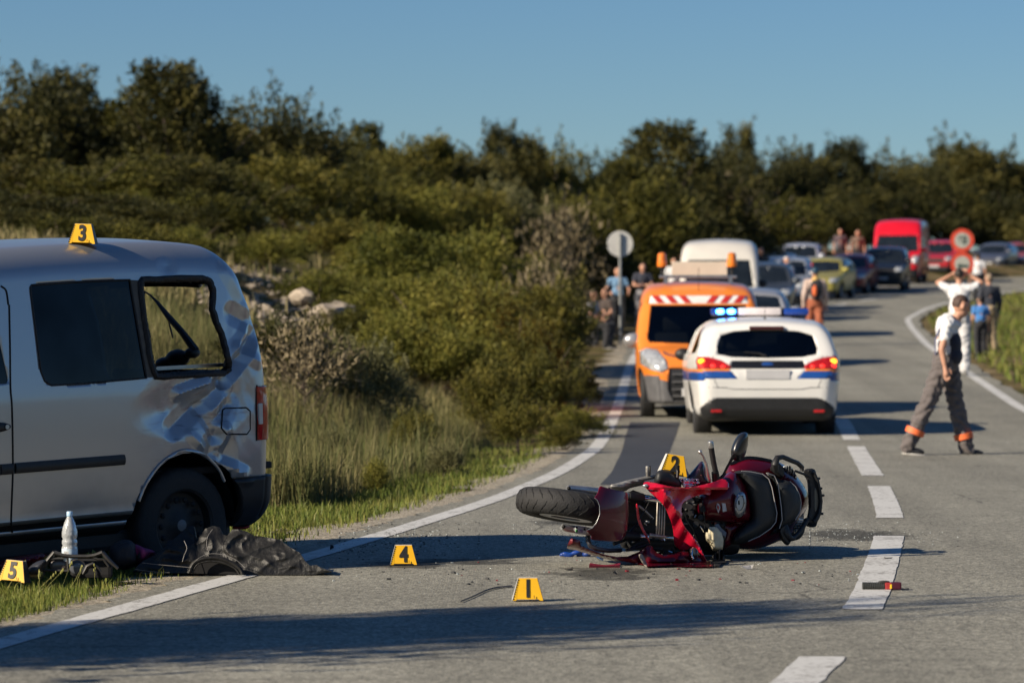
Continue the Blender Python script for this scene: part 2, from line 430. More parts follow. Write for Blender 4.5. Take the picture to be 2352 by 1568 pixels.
def np_mesh(name, V, Fq):
    me = bpy.data.meshes.new(name); me.vertices.add(len(V)); me.vertices.foreach_set('co', np.asarray(V, np.float32).ravel())
    k = Fq.shape[1]; me.loops.add(Fq.size); me.loops.foreach_set('vertex_index', Fq.astype(np.int32).ravel())
    me.polygons.add(len(Fq)); me.polygons.foreach_set('loop_start', np.arange(0, Fq.size, k, dtype=np.int32)); me.polygons.foreach_set('loop_total', np.full(len(Fq), k, np.int32))
    me.update(calc_edges=True); me.validate(); return me
GROUND_MAT = ground_material()
go = link('ground', np_mesh('ground', np.stack([XX, YY, ZZ], -1).reshape(-1, 3), gf), GROUND_MAT, smooth=180)
tag(go, 'dry grassy hillside and verge of soil and stones', None, None, 'structure')

def strip(ys, fa, fb, z0, nx=2, ragged=0.0, seed=1):
    """road-following sheet between the lateral curves fa and fb"""
    r_ = np.random.default_rng(seed); V = []; n = len(ys)
    jit = r_.normal(0, ragged, (n, 2)) if ragged else np.zeros((n, 2))
    for i, y in enumerate(ys):
        a, b = fa(y) + jit[i, 0], fb(y) + jit[i, 1]
        for k in range(nx):
            V.append((a + (b - a) * k / (nx - 1), y, zroad(y) + z0))
    V = np.array(V); I = np.arange(n * nx).reshape(n, nx)
    Fq = np.stack([I[:-1, :-1], I[:-1, 1:], I[1:, 1:], I[1:, :-1]], -1).reshape(-1, 4)
    return V, Fq
ASPH = asphalt_material('worn_asphalt', (.235, .228, .190))
rys = axis([(-40, 10, 2), (10, 40, .12), (40, 170, 1.0), (170, 240, 3)])
V, Fq = strip(rys, lambda y: le(y) - .22, lambda y: re_(y) + .22, .012, 24, ragged=.035)
link('road', np_mesh('road', V, Fq), ASPH)['kind'] = 'structure'
# gravelly shoulder on the verge side
SHOULD = asphalt_material('gravel_shoulder', (.33, .29, .22), 1.3, False)
V, Fq = strip(axis([(8, 40, .1), (40, 120, 1)]), lambda y: le(y) - .55 - .12 * math.sin(y * 1.7) - .08 * math.sin(y * 4.1), lambda y: le(y) - .10, .006, 3, ragged=.04, seed=5)
V[:, 2] = np.where(V[:, 0] < le(V[:, 1]) - .3, gz(V[:, 0], V[:, 1]) + .012, V[:, 2])
link('road_shoulder', np_mesh('shoulder', V, Fq), SHOULD)['kind'] = 'structure'
# markings
WHITE = paint_material('road_paint', (.56, .56, .54))
def mark(name, y0, y1, f, wd, step=.15, ragged=.0025):
    ys = np.arange(y0, y1 + step / 2, step)
    V, Fq = strip(ys, lambda y: f(y) - wd / 2, lambda y: f(y) + wd / 2, .016, 3, ragged=ragged, seed=int(y0 * 10))
    o = link(name, np_mesh(name, V, Fq), WHITE); o['kind'] = 'structure'; return o
mark('edge_line', 5, 150, lambda y: le(y) + .02, .16)
mark('edge_line', 5, 170, lambda y: re_(y) - .12, .17)
for y0, y1 in [(5.0, 8.3), (9.6, 14.05), (16.47, 22.3), (24.45, 29.4), (31.5, 39.0), (41.0, 46.6), (49.5, 55), (58, 64), (67, 73), (76, 82), (85, 91), (94, 100), (103, 109), (112, 118), (121, 127)]:
    mark('centre_line_dash', y0, y1, ce, .19 if y0 < 30 else .2)
# dark-coloured sheet laid on the road beside the verge
PATCH = asphalt_material('dark_asphalt', (.045, .05, .06), .5, False)
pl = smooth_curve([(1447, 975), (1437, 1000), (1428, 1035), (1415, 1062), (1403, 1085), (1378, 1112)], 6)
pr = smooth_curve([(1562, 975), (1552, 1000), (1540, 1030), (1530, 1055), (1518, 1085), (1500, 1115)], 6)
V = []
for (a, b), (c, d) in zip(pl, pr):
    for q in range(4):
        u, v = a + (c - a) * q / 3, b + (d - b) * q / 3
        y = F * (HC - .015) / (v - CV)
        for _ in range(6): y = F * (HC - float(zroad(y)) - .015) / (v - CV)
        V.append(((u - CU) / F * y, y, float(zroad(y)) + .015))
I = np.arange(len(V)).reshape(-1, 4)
link('dark_road_patch', np_mesh('patch', np.array(V), np.stack([I[:-1, :-1], I[:-1, 1:], I[1:, 1:], I[1:, :-1]], -1).reshape(-1, 4)), PATCH)['kind'] = 'structure'
# ================================================================ plants
def leaf_mat(name, c1, c2, c3, rough=.6):
    """leaf colours picked by a per-leaf attribute and by the plant"""
    if name in MATS: return MATS[name]
    m = bpy.data.materials.new(name); m.use_nodes = True; MATS[name] = m; nt = m.node_tree; b = nt.nodes['Principled BSDF']
    at = nt.nodes.new('ShaderNodeAttribute'); at.attribute_name = 'tint'
    oi = nt.nodes.new('ShaderNodeObjectInfo')
    ad = nt.nodes.new('ShaderNodeMath'); ad.operation = 'MULTIPLY_ADD'; ad.inputs[1].default_value = .45; ad.inputs[2].default_value = -.2
    nt.links.new(oi.outputs['Random'], ad.inputs[0])
    a2 = nt.nodes.new('ShaderNodeMath'); a2.operation = 'ADD'; nt.links.new(ad.outputs[0], a2.inputs[0]); nt.links.new(at.outputs['Fac'], a2.inputs[1])
    r = nt.nodes.new('ShaderNodeValToRGB'); r.color_ramp.elements[0].color = (*c1, 1); r.color_ramp.elements[1].color = (*c3, 1)
    e = r.color_ramp.elements.new(.5); e.color = (*c2, 1)
    nt.links.new(a2.outputs[0], r.inputs[0]); nt.links.new(r.outputs[0], b.inputs['Base Color'])
    b.inputs['Roughness'].default_value = rough; b.inputs['Specular IOR Level'].default_value = .2
    tr = nt.nodes.new('ShaderNodeBsdfTranslucent'); nt.links.new(r.outputs[0], tr.inputs['Color'])
    mx = nt.nodes.new('ShaderNodeMixShader'); mx.inputs[0].default_value = .16
    nt.links.new(b.outputs[0], mx.inputs[1]); nt.links.new(tr.outputs[0], mx.inputs[2]); nt.links.new(mx.outputs[0], nt.nodes['Material Output'].inputs[0])
    return m
def tinted(me, vals):
    at = me.attributes.new('tint', 'FLOAT', 'FACE'); at.data.foreach_set('value', np.asarray(vals, np.float32)); return me

LEAF = dict(
    juniper=leaf_mat('juniper_leaf', (.032, .037, .008), (.105, .100, .018), (.22, .185, .036)),
    dark=leaf_mat('evergreen_leaf', (.017, .021, .007), (.058, .058, .015), (.135, .115, .028)),
    light=leaf_mat('bright_juniper_leaf', (.060, .070, .012), (.15, .15, .026), (.28, .245, .05)),
    grey=leaf_mat('grey_green_leaf', (.07, .075, .03), (.15, .15, .065), (.25, .23, .10)),
    dry=leaf_mat('dry_twig_leaf', (.10, .08, .045), (.21, .17, .10), (.32, .26, .16)),
)
BARK = mat('bark', (.10, .075, .055), .9, var=.4, vs=20, bump=.6, bs=40)

def crown_mesh(name, n_plume, per, shape, leaf, seed, spike=.35, open_=.0):
    """unit crown, base at z=0, about 1 wide and 1 high: plumes of small leaf blades set through an uneven volume"""
    r = np.random.default_rng(seed); V = []; Fc = []; T = []
    lobes = [(r.uniform(-.28, .28), r.uniform(-.28, .28), r.uniform(.25, .75), r.uniform(.2, .36)) for _ in range(7)]
    for i in range(n_plume):
        th = r.uniform(0, 2 * math.pi)
        if shape == 'cone':
            h = r.uniform(.05, 1) ** .9; rad = (.42 * (1 - h) ** .75 + .05) * r.uniform(.45, 1.05)
            c = np.array([rad * math.cos(th), rad * math.sin(th), h * .93]); out = np.array([math.cos(th), math.sin(th), .9])
        else:
            lx, ly, lz, lr = lobes[r.integers(len(lobes))]
            q = r.normal(0, 1, 3); q /= np.linalg.norm(q); q[2] = abs(q[2]) * 1.1 - .35
            rr = lr * r.uniform(.55, 1.08)
            c = np.array([lx, ly, lz * (.62 if shape == 'low' else .78) + .08]) + q * rr * np.array([1, 1, 1.05]); out = q + np.array([0, 0, .75])
            c[2] = max(c[2], .02)
        out = out / np.linalg.norm(out)
        ln = spike * r.uniform(.5, 1.25) * (1.5 if r.random() < .12 else 1)
        a = np.cross(out, [0, 0, 1.0]); a /= np.linalg.norm(a) + 1e-6; b = np.cross(out, a)
        tone = r.uniform(.1, .75)
        t = r.random(per) ** .8
        pos = c + out * (ln * t)[:, None] + (a * r.normal(size=(per, 1)) + b * r.normal(size=(per, 1))) * (.055 * (1.15 - t) * (1 + open_))[:, None]
        d = out * .8 + r.normal(0, .55, (per, 3)); d /= np.linalg.norm(d, axis=1, keepdims=True)
        sv = np.cross(d, r.normal(0, 1, (per, 3))); sv /= np.linalg.norm(sv, axis=1, keepdims=True) + 1e-6
        L_ = (leaf * r.uniform(.6, 1.4, per))[:, None]; W_ = L_ * r.uniform(.28, .5, per)[:, None]
        V.append(np.stack([pos - sv * W_ * .5, pos + sv * W_ * .5, pos + d * L_ + sv * W_ * .2, pos + d * L_ - sv * W_ * .2], 1).reshape(-1, 3))
        T.append(np.clip(tone + r.normal(0, .12, per), 0, 1))
    V = np.concatenate(V); T = np.concatenate(T)
    me = np_mesh(name, V, np.arange(len(V)).reshape(-1, 4)); return tinted(me, T)

def trunk_mesh(name, seed, n=7, top=.75, thick=.03):
    r = random.Random(seed); bm = new()
    tube(bm, [(0, 0, -.06), (.02, 0, .2), (-.015, .02, top * .6), (.01, -.01, top)], [thick, thick * .8, thick * .5, thick * .15], 7)
    for i in range(n):
        z = r.uniform(.05, top * .75); th = r.uniform(0, 6.28); l = r.uniform(.22, .42)
        e = Vector((math.cos(th) * l, math.sin(th) * l, z + l * r.uniform(.5, 1.1)))
        s = Vector((0, 0, z)); mid = (s + e) / 2 + Vector((0, 0, -.04))
        tube(bm, [s, mid, e], [thick * .45, thick * .3, thick * .08], 5)
    me = bpy.data.meshes.new(name); bm.to_mesh(me); bm.free(); return me

CROWN = {}
for k in range(3): CROWN['cone', k] = crown_mesh('cone_crown', 260, 58, 'cone', .027, 10 + k, .17)
for k in range(4): CROWN['round', k] = crown_mesh('round_crown', 330, 58, 'round', .027, 30 + k, .20)
for k in range(3): CROWN['low', k] = crown_mesh('low_crown', 310, 58, 'low', .027, 50 + k, .22)
CROWN['bare', 0] = crown_mesh('bare_crown', 150, 9, 'round', .05, 71, .30, .4)
TRUNK = [trunk_mesh('trunk', s) for s in range(3)]
TWIGS = trunk_mesh('twigs', 9, 34, .7, .02)
n_plant = [0]
KIND_WORDS = {'cone': 'upright', 'round': 'rounded', 'low': 'low spreading', 'bare': 'half bare'}
def shrub(u, vtop, d, wpx, shape, leaf, label, cat='shrub', group=None, name=None, x=None, ztop=None, wide=None):
    i = n_plant[0]; n_plant[0] += 1
    x = (u - CU) / F * d if x is None else x
    z0 = float(gz(x, d)) - .05
    zt = HC - (vtop - CV) / F * d if ztop is None else ztop
    h = max(.35, (zt - z0) / 1.02); w_ = wide or wpx / F * d * (1.3 if vtop < 470 else 1.02)
    t = thing(name or ('juniper_tree' if h > 2.6 else 'juniper_shrub'), (x, d, z0), label, cat, group, rotz=rnd.uniform(0, 6.28))
    n = 1 if shape == 'bare' else (4 if shape == 'round' else 3)
    me = CROWN[shape, i % n]
    key = ('L', shape, i % n, leaf)
    if key not in CROWN:
        m2 = me.copy(); m2.materials.append(LEAF[leaf]); CROWN[key] = m2
    c = bpy.data.objects.new('crown', CROWN[key]); COL.objects.link(c); c.parent = t
    c.scale = (w_, w_ * rnd.uniform(.85, 1.1), h)
    tm = TWIGS if shape == 'bare' else TRUNK[i % 3]
    if not tm.materials: tm.materials.append(BARK)
    k = bpy.data.objects.new('trunk', tm); COL.objects.link(k); k.parent = t
    k.scale = (w_, w_, h)
    return t
ORD = ['first', 'second', 'third', 'fourth', 'fifth', 'sixth', 'seventh', 'eighth', 'ninth', 'tenth', 'eleventh', 'twelfth', 'thirteenth', 'fourteenth', 'fifteenth', 'sixteenth', 'seventeenth', 'eighteenth', 'nineteenth', 'twentieth']
def row(items, zone, group):
    for q, it in enumerate(sorted(items)):
        u, v, d, w_, shape, leaf = it
        word = {'juniper': 'olive green', 'dark': 'dark green', 'light': 'yellow green', 'grey': 'grey green', 'dry': 'dry brown'}[leaf]
        shrub(u, v, d, w_, shape, leaf, f'{KIND_WORDS[shape]} {word} {"tree" if v < 420 else "shrub"} {zone}, {ORD[q]} from the left', 'tree' if v < 420 else 'shrub', group)
row([(-60, 135, 80, 300, 'round', 'dark'), (45, 160, 84, 240, 'round', 'dark'), (150, 172, 86, 260, 'cone', 'dark'), (255, 210, 86, 250, 'round', 'juniper'), (378, 145, 82, 270, 'cone', 'dark'), (425, 185, 83, 220, 'cone', 'dark'),
     (480, 262, 84, 240, 'round', 'dark'), (565, 262, 88, 210, 'round', 'juniper'), (640, 212, 88, 240, 'round', 'dark'), (735, 290, 95, 220, 'round', 'juniper')], 'on the skyline above the van', 'skyline trees above the van')
row([(842, 285, 100, 150, 'cone', 'juniper'), (905, 325, 102, 190, 'round', 'juniper'), (985, 315, 104, 170, 'cone', 'juniper'), (1055, 330, 106, 170, 'round', 'dark'), (1150, 295, 110, 130, 'cone', 'dark'), (1215, 315, 110, 130, 'cone', 'dark'),
     (1290, 322, 112, 160, 'round', 'juniper'), (1355, 372, 115, 150, 'round', 'juniper'), (1425, 368, 118, 150, 'cone', 'juniper')], 'on the skyline over the middle slope', 'skyline trees over the slope')
row([(1530, 285, 127, 280, 'cone', 'dark'), (1620, 325, 134, 190, 'round', 'dark'), (1698, 290, 184, 130, 'cone', 'dark'), (1770, 330, 188, 170, 'round', 'dark'), (1850, 345, 192, 160, 'round', 'dark'), (1940, 325, 198, 160, 'cone', 'dark'), (2030, 350, 210, 190, 'round', 'dark'),
     (2130, 345, 220, 190, 'round', 'dark'), (2210, 315, 224, 210, 'round', 'dark'), (2290, 345, 226, 180, 'round', 'dark'), (2365, 372, 228, 190, 'round', 'dark')], 'on the skyline behind the traffic', 'skyline trees behind the traffic')
row([(315, 235, 88, 210, 'round', 'dark'), (525, 272, 88, 200, 'round', 'dark'), (695, 275, 92, 200, 'round', 'juniper'), (790, 318, 98, 180, 'round', 'juniper'), (950, 332, 105, 170, 'round', 'dark'), (1020, 335, 107, 170, 'round', 'juniper'), (1100, 330, 110, 170, 'round', 'dark'), (1185, 340, 112, 160, 'round', 'juniper'), (1250, 338, 113, 160, 'round', 'dark'), (1390, 380, 118, 160, 'round', 'dark')],
    'filling the skyline behind the taller trees', 'filler trees on the slope skyline')
row([(1480, 340, 132, 190, 'round', 'dark'), (1660, 342, 180, 190, 'round', 'dark'), (1735, 340, 186, 190, 'round', 'dark'), (1895, 348, 194, 190, 'round', 'dark'), (1985, 352, 204, 190, 'round', 'dark'), (2085, 358, 214, 190, 'round', 'dark'), (2170, 345, 222, 190, 'round', 'dark'), (2330, 362, 226, 190, 'round', 'dark')], 'in the farthest line of trees', 'farthest trees')
row([(40, 320, 72, 340, 'round', 'dark'), (190, 350, 70, 300, 'round', 'juniper'), (330, 330, 74, 280, 'round', 'dark'), (455, 390, 70, 250, 'cone', 'dark'), (560, 370, 74, 260, 'round', 'juniper'), (660, 350, 78, 250, 'round', 'juniper'),
     (-40, 430, 60, 280, 'low', 'dark'), (60, 450, 56, 300, 'round', 'dark'), (170, 430, 60, 280, 'round', 'dark'), (270, 450, 58, 260, 'low', 'dark'), (350, 470, 60, 200, 'low', 'juniper'), (20, 470, 53, 260, 'low', 'dark'), (130, 480, 52, 240, 'low', 'juniper'), (235, 485, 53, 240, 'low', 'dark'), (330, 495, 52, 220, 'low', 'juniper'), (430, 505, 54, 190, 'low', 'light')], 'on the slope behind the van roof', 'slope bushes behind the van')
row([(765, 375, 82, 230, 'round', 'juniper'), (860, 410, 84, 230, 'round', 'light'), (955, 395, 88, 210, 'round', 'juniper'), (1060, 400, 94, 200, 'low', 'juniper'), (1160, 410, 96, 190, 'round', 'grey'), (1260, 420, 98, 180, 'round', 'juniper'), (1350, 440, 100, 180, 'round', 'dark'),
     (1450, 395, 106, 230, 'round', 'juniper'), (1560, 400, 110, 230, 'low', 'dark')], 'half way up the middle slope', 'slope bushes in the middle')
row([(1655, 400, 136, 200, 'bare', 'dry'), (1700, 470, 134, 190, 'low', 'dark'), (1765, 450, 170, 200, 'round', 'juniper'), (1860, 440, 178, 200, 'round', 'dark'), (1960, 420, 184, 200, 'round', 'dark'), (2080, 430, 197, 220, 'round', 'dark'), (2190, 420, 202, 200, 'round', 'dark'),
     (2300, 430, 204, 220, 'round', 'dark'), (1600, 500, 128, 160, 'low', 'juniper'), (2370, 500, 202, 170, 'low', 'dark'), (1830, 520, 182, 150, 'low', 'juniper'), (2250, 530, 200, 160, 'low', 'dark'), (2010, 500, 192, 150, 'low', 'dark')], 'in the thicket behind the traffic', 'thicket behind the traffic')
row([(400, 440, 64, 250, 'round', 'light'), (515, 440, 64, 210, 'round', 'juniper'), (612, 515, 58, 190, 'low', 'light'), (765, 495, 68, 240, 'round', 'juniper'), (870, 520, 64, 240, 'round', 'light')], 'by the pale stony ground', 'bushes by the stony ground')
row([(1060, 590, 54, 230, 'low', 'light'), (800, 680, 47, 190, 'low', 'juniper'), (1060, 720, 46, 240, 'low', 'light'), (1190, 700, 49, 220, 'low', 'juniper'), (960, 515, 60, 290, 'round', 'light'), (1085, 520, 62, 270, 'round', 'light'), (1185, 540, 64, 240, 'round', 'juniper'), (735, 605, 54, 210, 'low', 'light'), (860, 610, 52, 280, 'round', 'light'), (1000, 640, 50, 300, 'round', 'light'), (1130, 625, 52, 280, 'round', 'juniper'), (1230, 640, 56, 220, 'round', 'juniper'), (925, 690, 46, 220, 'low', 'light')],
    'in the sunlit bank clump', 'sunlit juniper clump')
row([(1275, 460, 74, 160, 'bare', 'dry'), (1262, 560, 66, 180, 'low', 'dark'), (1385, 520, 102, 190, 'low', 'dark'), (1470, 500, 108, 190, 'low', 'dark'), (1235, 600, 58, 170, 'bare', 'dry'), (1300, 640, 60, 110, 'low', 'dark')], 'on the shaded bank edge', 'shaded bank bushes')
row([(650, 690, 38, 260, 'low', 'dark'), (700, 730, 36, 210, 'bare', 'dry'), (830, 740, 39, 220, 'low', 'grey'), (1130, 800, 41, 150, 'low', 'juniper'), (1240, 770, 44, 190, 'low', 'juniper'), (1330, 820, 47, 110, 'low', 'dark'), (1190, 900, 37, 120, 'low', 'juniper'), (1290, 960, 38, 90, 'low', 'juniper'), (765, 960, 31, 100, 'low', 'grey'), (940, 920, 34, 120, 'low', 'juniper'), (860, 1040, 28.5, 70, 'low', 'light'), (1020, 1000, 32, 90, 'low', 'grey'), (690, 1045, 27.5, 60, 'low', 'light'), (1330, 920, 42, 130, 'low', 'light')],
    'among the tall bank grass', 'bushes in the tall grass')
row([(-560, 160, 84, 300, 'round', 'dark'), (-440, 190, 80, 280, 'round', 'juniper'), (-320, 150, 86, 280, 'cone', 'dark'), (-200, 170, 82, 260, 'round', 'dark'), (-500, 330, 68, 300, 'low', 'juniper'), (-360, 350, 66, 300, 'round', 'light'), (-230, 340, 66, 280, 'low', 'dark'), (-140, 430, 56, 240, 'low', 'juniper'), (-620, 400, 60, 280, 'low', 'dark'), (-300, 470, 52, 240, 'low', 'juniper')],
    'past the picture edge beside the van', 'shrubs past the van')
row([(2470, 390, 165, 220, 'round', 'dark'), (2580, 380, 160, 240, 'round', 'dark'), (2700, 390, 158, 240, 'round', 'juniper'), (2830, 400, 150, 240, 'round', 'dark'), (2960, 390, 150, 260, 'round', 'dark')], 'past the picture edge beyond the meadow', 'trees past the meadow')
# beside the road, out of the picture on the left; their shadows cross the asphalt in front
for q, (x, y, zt, wd) in enumerate([(-7.4, 12.0, 5.6, 1.45), (-6.3, 12.2, 4.8, 1.9), (-9.2, 11.0, 6.8, 1.5), (-5.0, 12.8, 3.6, 1.6)]):
    shrub(0, 0, y, 0, 'bare' if q % 2 else 'round', 'dark', f'roadside tree casting the foreground shadow, {ORD[q]} along the verge', 'tree', 'trees shading the road in front', 'roadside_tree', x=x, ztop=zt, wide=wd)

# -- grasses: nobody could count them
GRASS = leaf_mat('verge_grass', (.05, .085, .013), (.11, .15, .024), (.24, .23, .06), .5)
STRAW = leaf_mat('tall_dry_grass', (.075, .10, .026), (.19, .17, .07), (.36, .29, .15), .6)
def blades(name, pts, hmean, hsd, wid, matl, tmean, label, lean=.35, seed=3):
    r = np.random.default_rng(seed); n = len(pts); pts = np.asarray(pts)
    z = gz(pts[:, 0], pts[:, 1]) - .01
    base = np.column_stack([pts, z]); h = np.clip(r.normal(hmean, hsd, n), hmean * .25, hmean * 2.2)
    if hmean > .25: h *= np.clip(.75 + .7 * lump(pts[:, 0] * 2.3, pts[:, 1] * 2.3), .3, 1.4)
    if pts.shape[1] == 2 and callable(tmean): tm = tmean(pts)
    else: tm = np.full(n, tmean)
    th = r.uniform(0, 2 * np.pi, n); ln = r.normal(0, lean, n) * h
    dx, dy = np.cos(th) * ln, np.sin(th) * ln
    ph = r.uniform(0, 2 * np.pi, n); sx, sy = np.cos(ph) * wid * .5, np.sin(ph) * wid * .5
    sc = r.uniform(.6, 1.4, n); sx *= sc; sy *= sc
    V = np.zeros((n, 5, 3))
    V[:, 0] = base + np.column_stack([-sx, -sy, 0 * sx]); V[:, 1] = base + np.column_stack([sx, sy, 0 * sx])
    mid = base + np.column_stack([dx * .35, dy * .35, h * .6])
    V[:, 2] = mid + np.column_stack([sx * .8, sy * .8, 0 * sx]); V[:, 3] = mid - np.column_stack([sx * .8, sy * .8, 0 * sx])
    V[:, 4] = base + np.column_stack([dx, dy, h * (1 - .25 * np.abs(ln / h))])
    I = np.arange(n)[:, None] * 5
    q1 = np.concatenate([I, I + 1, I + 2], 1); q2 = np.concatenate([I, I + 2, I + 3], 1); q3 = np.concatenate([I + 3, I + 2, I + 4], 1)
    me = np_mesh(name, V.reshape(-1, 3), np.concatenate([q1, q2, q3]))
    t = np.clip(tm + r.normal(0, .2, n), 0, 1); tinted(me, np.concatenate([t, t, t]))
    o = link(name, me, matl); return tag(o, label, name.replace('_', ' ').split()[-1], None, 'stuff')
def scatter(n, y0, y1, u0, u1, lmin, lmax, seed, dens=None):
    """ground points in view: depth y0..y1, columns u0..u1, lateral distance left of the road edge lmin..lmax"""
    r = np.random.default_rng(seed); out = []
    got = 0
    while got < n:
        y = 1 / r.uniform(1 / y1, 1 / y0, n); u = r.uniform(u0, u1, n); x = (u - CU) / F * y
        L = le(y) - x; ok = (L > lmin) & (L < lmax)
        if dens is not None: ok &= r.random(n) < dens(x, y, L)
        p = np.column_stack([x, y])[ok]; out.append(p); got += len(p)
        if len(out) > 60: break
    return np.concatenate(out)[:n]
patchy = lambda x, y, L: np.clip(.55 + .9 * lump(x * 1.6, y * 1.6), .12, 1) * np.clip((L - .25) / .45 + .15 * lump(x * 5, y * 5), .03, 1)
blades('verge_grass', scatter(52000, 13.5, 21.5, -120, 900, .30, 5, 1, patchy), .045, .02, .005, GRASS, lambda p: .44 + .25 * lump(p[:, 0] * 2, p[:, 1] * 2), 'short green grass on the verge in front of the van', seed=21)
blades('verge_grass', scatter(46000, 21.5, 46, 250, 1480, .35, 3.2, 2, patchy), .06, .03, .007, GRASS, lambda p: .46 + .25 * lump(p[:, 0] * 2, p[:, 1] * 2), 'short green grass along the road behind the van', seed=22)
blades('tall_grass', scatter(80000, 26, 46, 60, 1420, 1.2, 9, 3, lambda x, y, L: np.clip(.5 + .8 * lump(x * 1.3, y * .9), .06, 1)), .30, .15, .006, STRAW, lambda p: .22 + .3 * lump(p[:, 0] * 1.1, p[:, 1] * 1.1), 'tall dry grass and stalks on the bank behind the van', .3, 23)
blades('slope_grass', scatter(38000, 40, 80, -650, 1480, 2.0, 30, 4, lambda x, y, L: np.clip(.35 + .9 * lump(x * .7, y * .7), .03, 1) * np.where((np.abs(x / y * F + CU - 600) < 150) & (y > 46) & (y < 61), .15, 1)), .20, .09, .02, STRAW, lambda p: .5 + .3 * lump(p[:, 0], p[:, 1]), 'dry grass tufts scattered up the stony slope', .35, 24)
rp = np.column_stack([rng.uniform(8, 22, 26000), rng.uniform(52, 140, 26000)]); rp = rp[rp[:, 0] > re_(rp[:, 1]) + .45]
blades('meadow_grass', rp, .16, .07, .03, GRASS, lambda p: .62 + .25 * lump(p[:, 0], p[:, 1]), 'rough yellow green grass on the far side of the road', .4, 25)
# seed heads standing in the near verge
bm = new()
for _ in range(34):
    y = rnd.uniform(17.2, 19.0); u = rnd.uniform(0, 430); x = (u - CU) / F * y
    if le(y) - x < .5: continue
    b = G(x, y); h = rnd.uniform(.08, .14); e = b + Vector((rnd.gauss(0, .05), rnd.gauss(0, .05), h))
    tube(bm, [b, (b + e) / 2 + Vector((rnd.gauss(0, .01), 0, .01)), e], [.0012, .001, .0008], 4)
    dr = (e - b).normalized()
    for k in range(5): ellipsoid(bm, e + dr * .006 * k + Vector((rnd.gauss(0, .003),) * 3), (.0035, .0035, .009), None, 5, 4)
tag(link('seed_grass', bm, mat('seed_head', (.30, .29, .07), .7)), 'pale seed heads rising from the verge grass', 'grass', None, 'stuff')

# -- stones
def stone_mesh(name, seed, sub=2):
    bm = new(); bmesh.ops.create_icosphere(bm, subdivisions=sub, radius=.5)
    for v in bm.verts:
        n = noise.noise(v.co * 2.2 + Vector((seed * 7.1, 0, 0))); n2 = noise.noise(v.co * 5 + Vector((0, seed * 3.3, 0)))
        v.co *= 1 + .45 * n + .15 * n2; v.co.z *= .72
    me = bpy.data.meshes.new(name); bm.to_mesh(me); bm.free(); return me
STONE = mat('limestone', (.36, .30, .23), .9, var=.35, vs=5, bump=.5, bs=30)
stones = [stone_mesh('stone', s) for s in range(5)]
for s_ in stones: s_.materials.append(STONE)
coarse = [stone_mesh('c', 20 + s, 1) for s in range(4)]
bm = new()
def put_stone(x, y, s, sink=.2):
    me = rnd.choice(coarse); s *= .8; n0 = len(bm.verts); bm.from_mesh(me); bm.verts.ensure_lookup_table()
    M = Matrix.Translation(G(x, y) + Vector((0, 0, s * (.18 - sink)))) @ Matrix.Rotation(rnd.uniform(0, 6.28), 4, 'Z') @ Matrix.Diagonal((s * rnd.uniform(.7, 1.3), s * rnd.uniform(.7, 1.2), s * rnd.uniform(.35, .8), 1))
    for v in bm.verts[n0:]: v.co = M @ v.co
for x, y in scatter(900, 46, 82, -40, 760, 3.5, 22, 9, lambda x, y, L: np.clip(lump(x * .8, y * .5) + .25, 0, 1)): put_stone(x, y, rnd.uniform(.06, .32))
for x, y in scatter(650, 47, 60, 460, 740, 2.5, 22, 19): put_stone(x, y, rnd.uniform(.06, .30))
for x, y in scatter(160, 34, 52, 620, 1280, 2.2, 9, 10): put_stone(x, y, rnd.uniform(.05, .2))
tag(link('rubble', bm, STONE), 'pale limestone rubble strewn over the slope', 'stones', None, 'stuff')
bm = new()
for x, y in scatter(260, 19.5, 24, 250, 900, .45, 1.6, 11): put_stone(x, y, rnd.uniform(.015, .05), .1)
for x, y in scatter(420, 14, 26, 0, 1000, .22, .75, 12): put_stone(x, y, rnd.uniform(.008, .026), .05)
for x, y in scatter(90, 20.5, 24, 60, 330, .8, 6, 13): put_stone(x, y, rnd.uniform(.03, .09), .1)
tag(link('gravel', bm, STONE), 'loose gravel along the edge of the asphalt', 'gravel', None, 'stuff')
for q, (u, v, d, s, lab) in enumerate([(1065, 500, 104, 1.5, 'large pale boulder high on the middle slope'), (1120, 490, 106, 1.1, 'smaller pale boulder beside the large one high on the slope'), (695, 680, 50, .34, 'pale round stone standing out by the stony patch'),
                                     (760, 720, 47, .5, 'flat pale rock above the grey green bush'), (1260, 760, 50, .5, 'pale rock at the edge of the tall grass near the shaded bank')]):
    o = bpy.data.objects.new('boulder', stones[q]); COL.objects.link(o); p = P(u, v, d); z = float(gz(p.x, d))
    o.location = (p.x, d, max(z, p.z) if abs(p.z - z) < 1 else z + .1); o.scale = (s * 1.3, s, s); o.rotation_euler = (0, 0, q * 1.3)
    tag(o, lab, 'boulder', 'boulders on the slope')
# ================================================================ vehicles
RUBBER = mat('tyre_rubber', (.018, .018, .019), .75, var=.3, vs=30, bump=.2, bs=90)
PLASTIC = mat('black_plastic', (.014, .0145, .016), .5, var=.25, vs=25, bump=.08, bs=200)
INSIDE = mat('dark_cabin', (.02, .021, .024), .8, var=.3, vs=8)
RIM = mat('alloy', (.42, .43, .44), .3, .9, var=.15, vs=20)
STEEL = mat('painted_steel_wheel', (.02, .02, .021), .5, .3, var=.3, vs=20)
CHROME = mat('chrome', (.75, .76, .78), .1, 1.0, var=.08, vs=15)
REDLENS = mat('red_lens', (.42, .012, .014), .12, var=.3, vs=30, coat=.6)
AMBER = mat('amber_lens', (.80, .22, .02), .2, var=.2, vs=30, coat=.5)
LAMPGLASS = mat('headlamp_lens', (.55, .57, .58), .12, .35, var=.35, vs=18, coat=.8)
PLATE = mat('plate_grey', (.50, .50, .51), .5, var=.06, vs=8)
GLASS = glass_mat('tinted_glass', (.30, .33, .34))
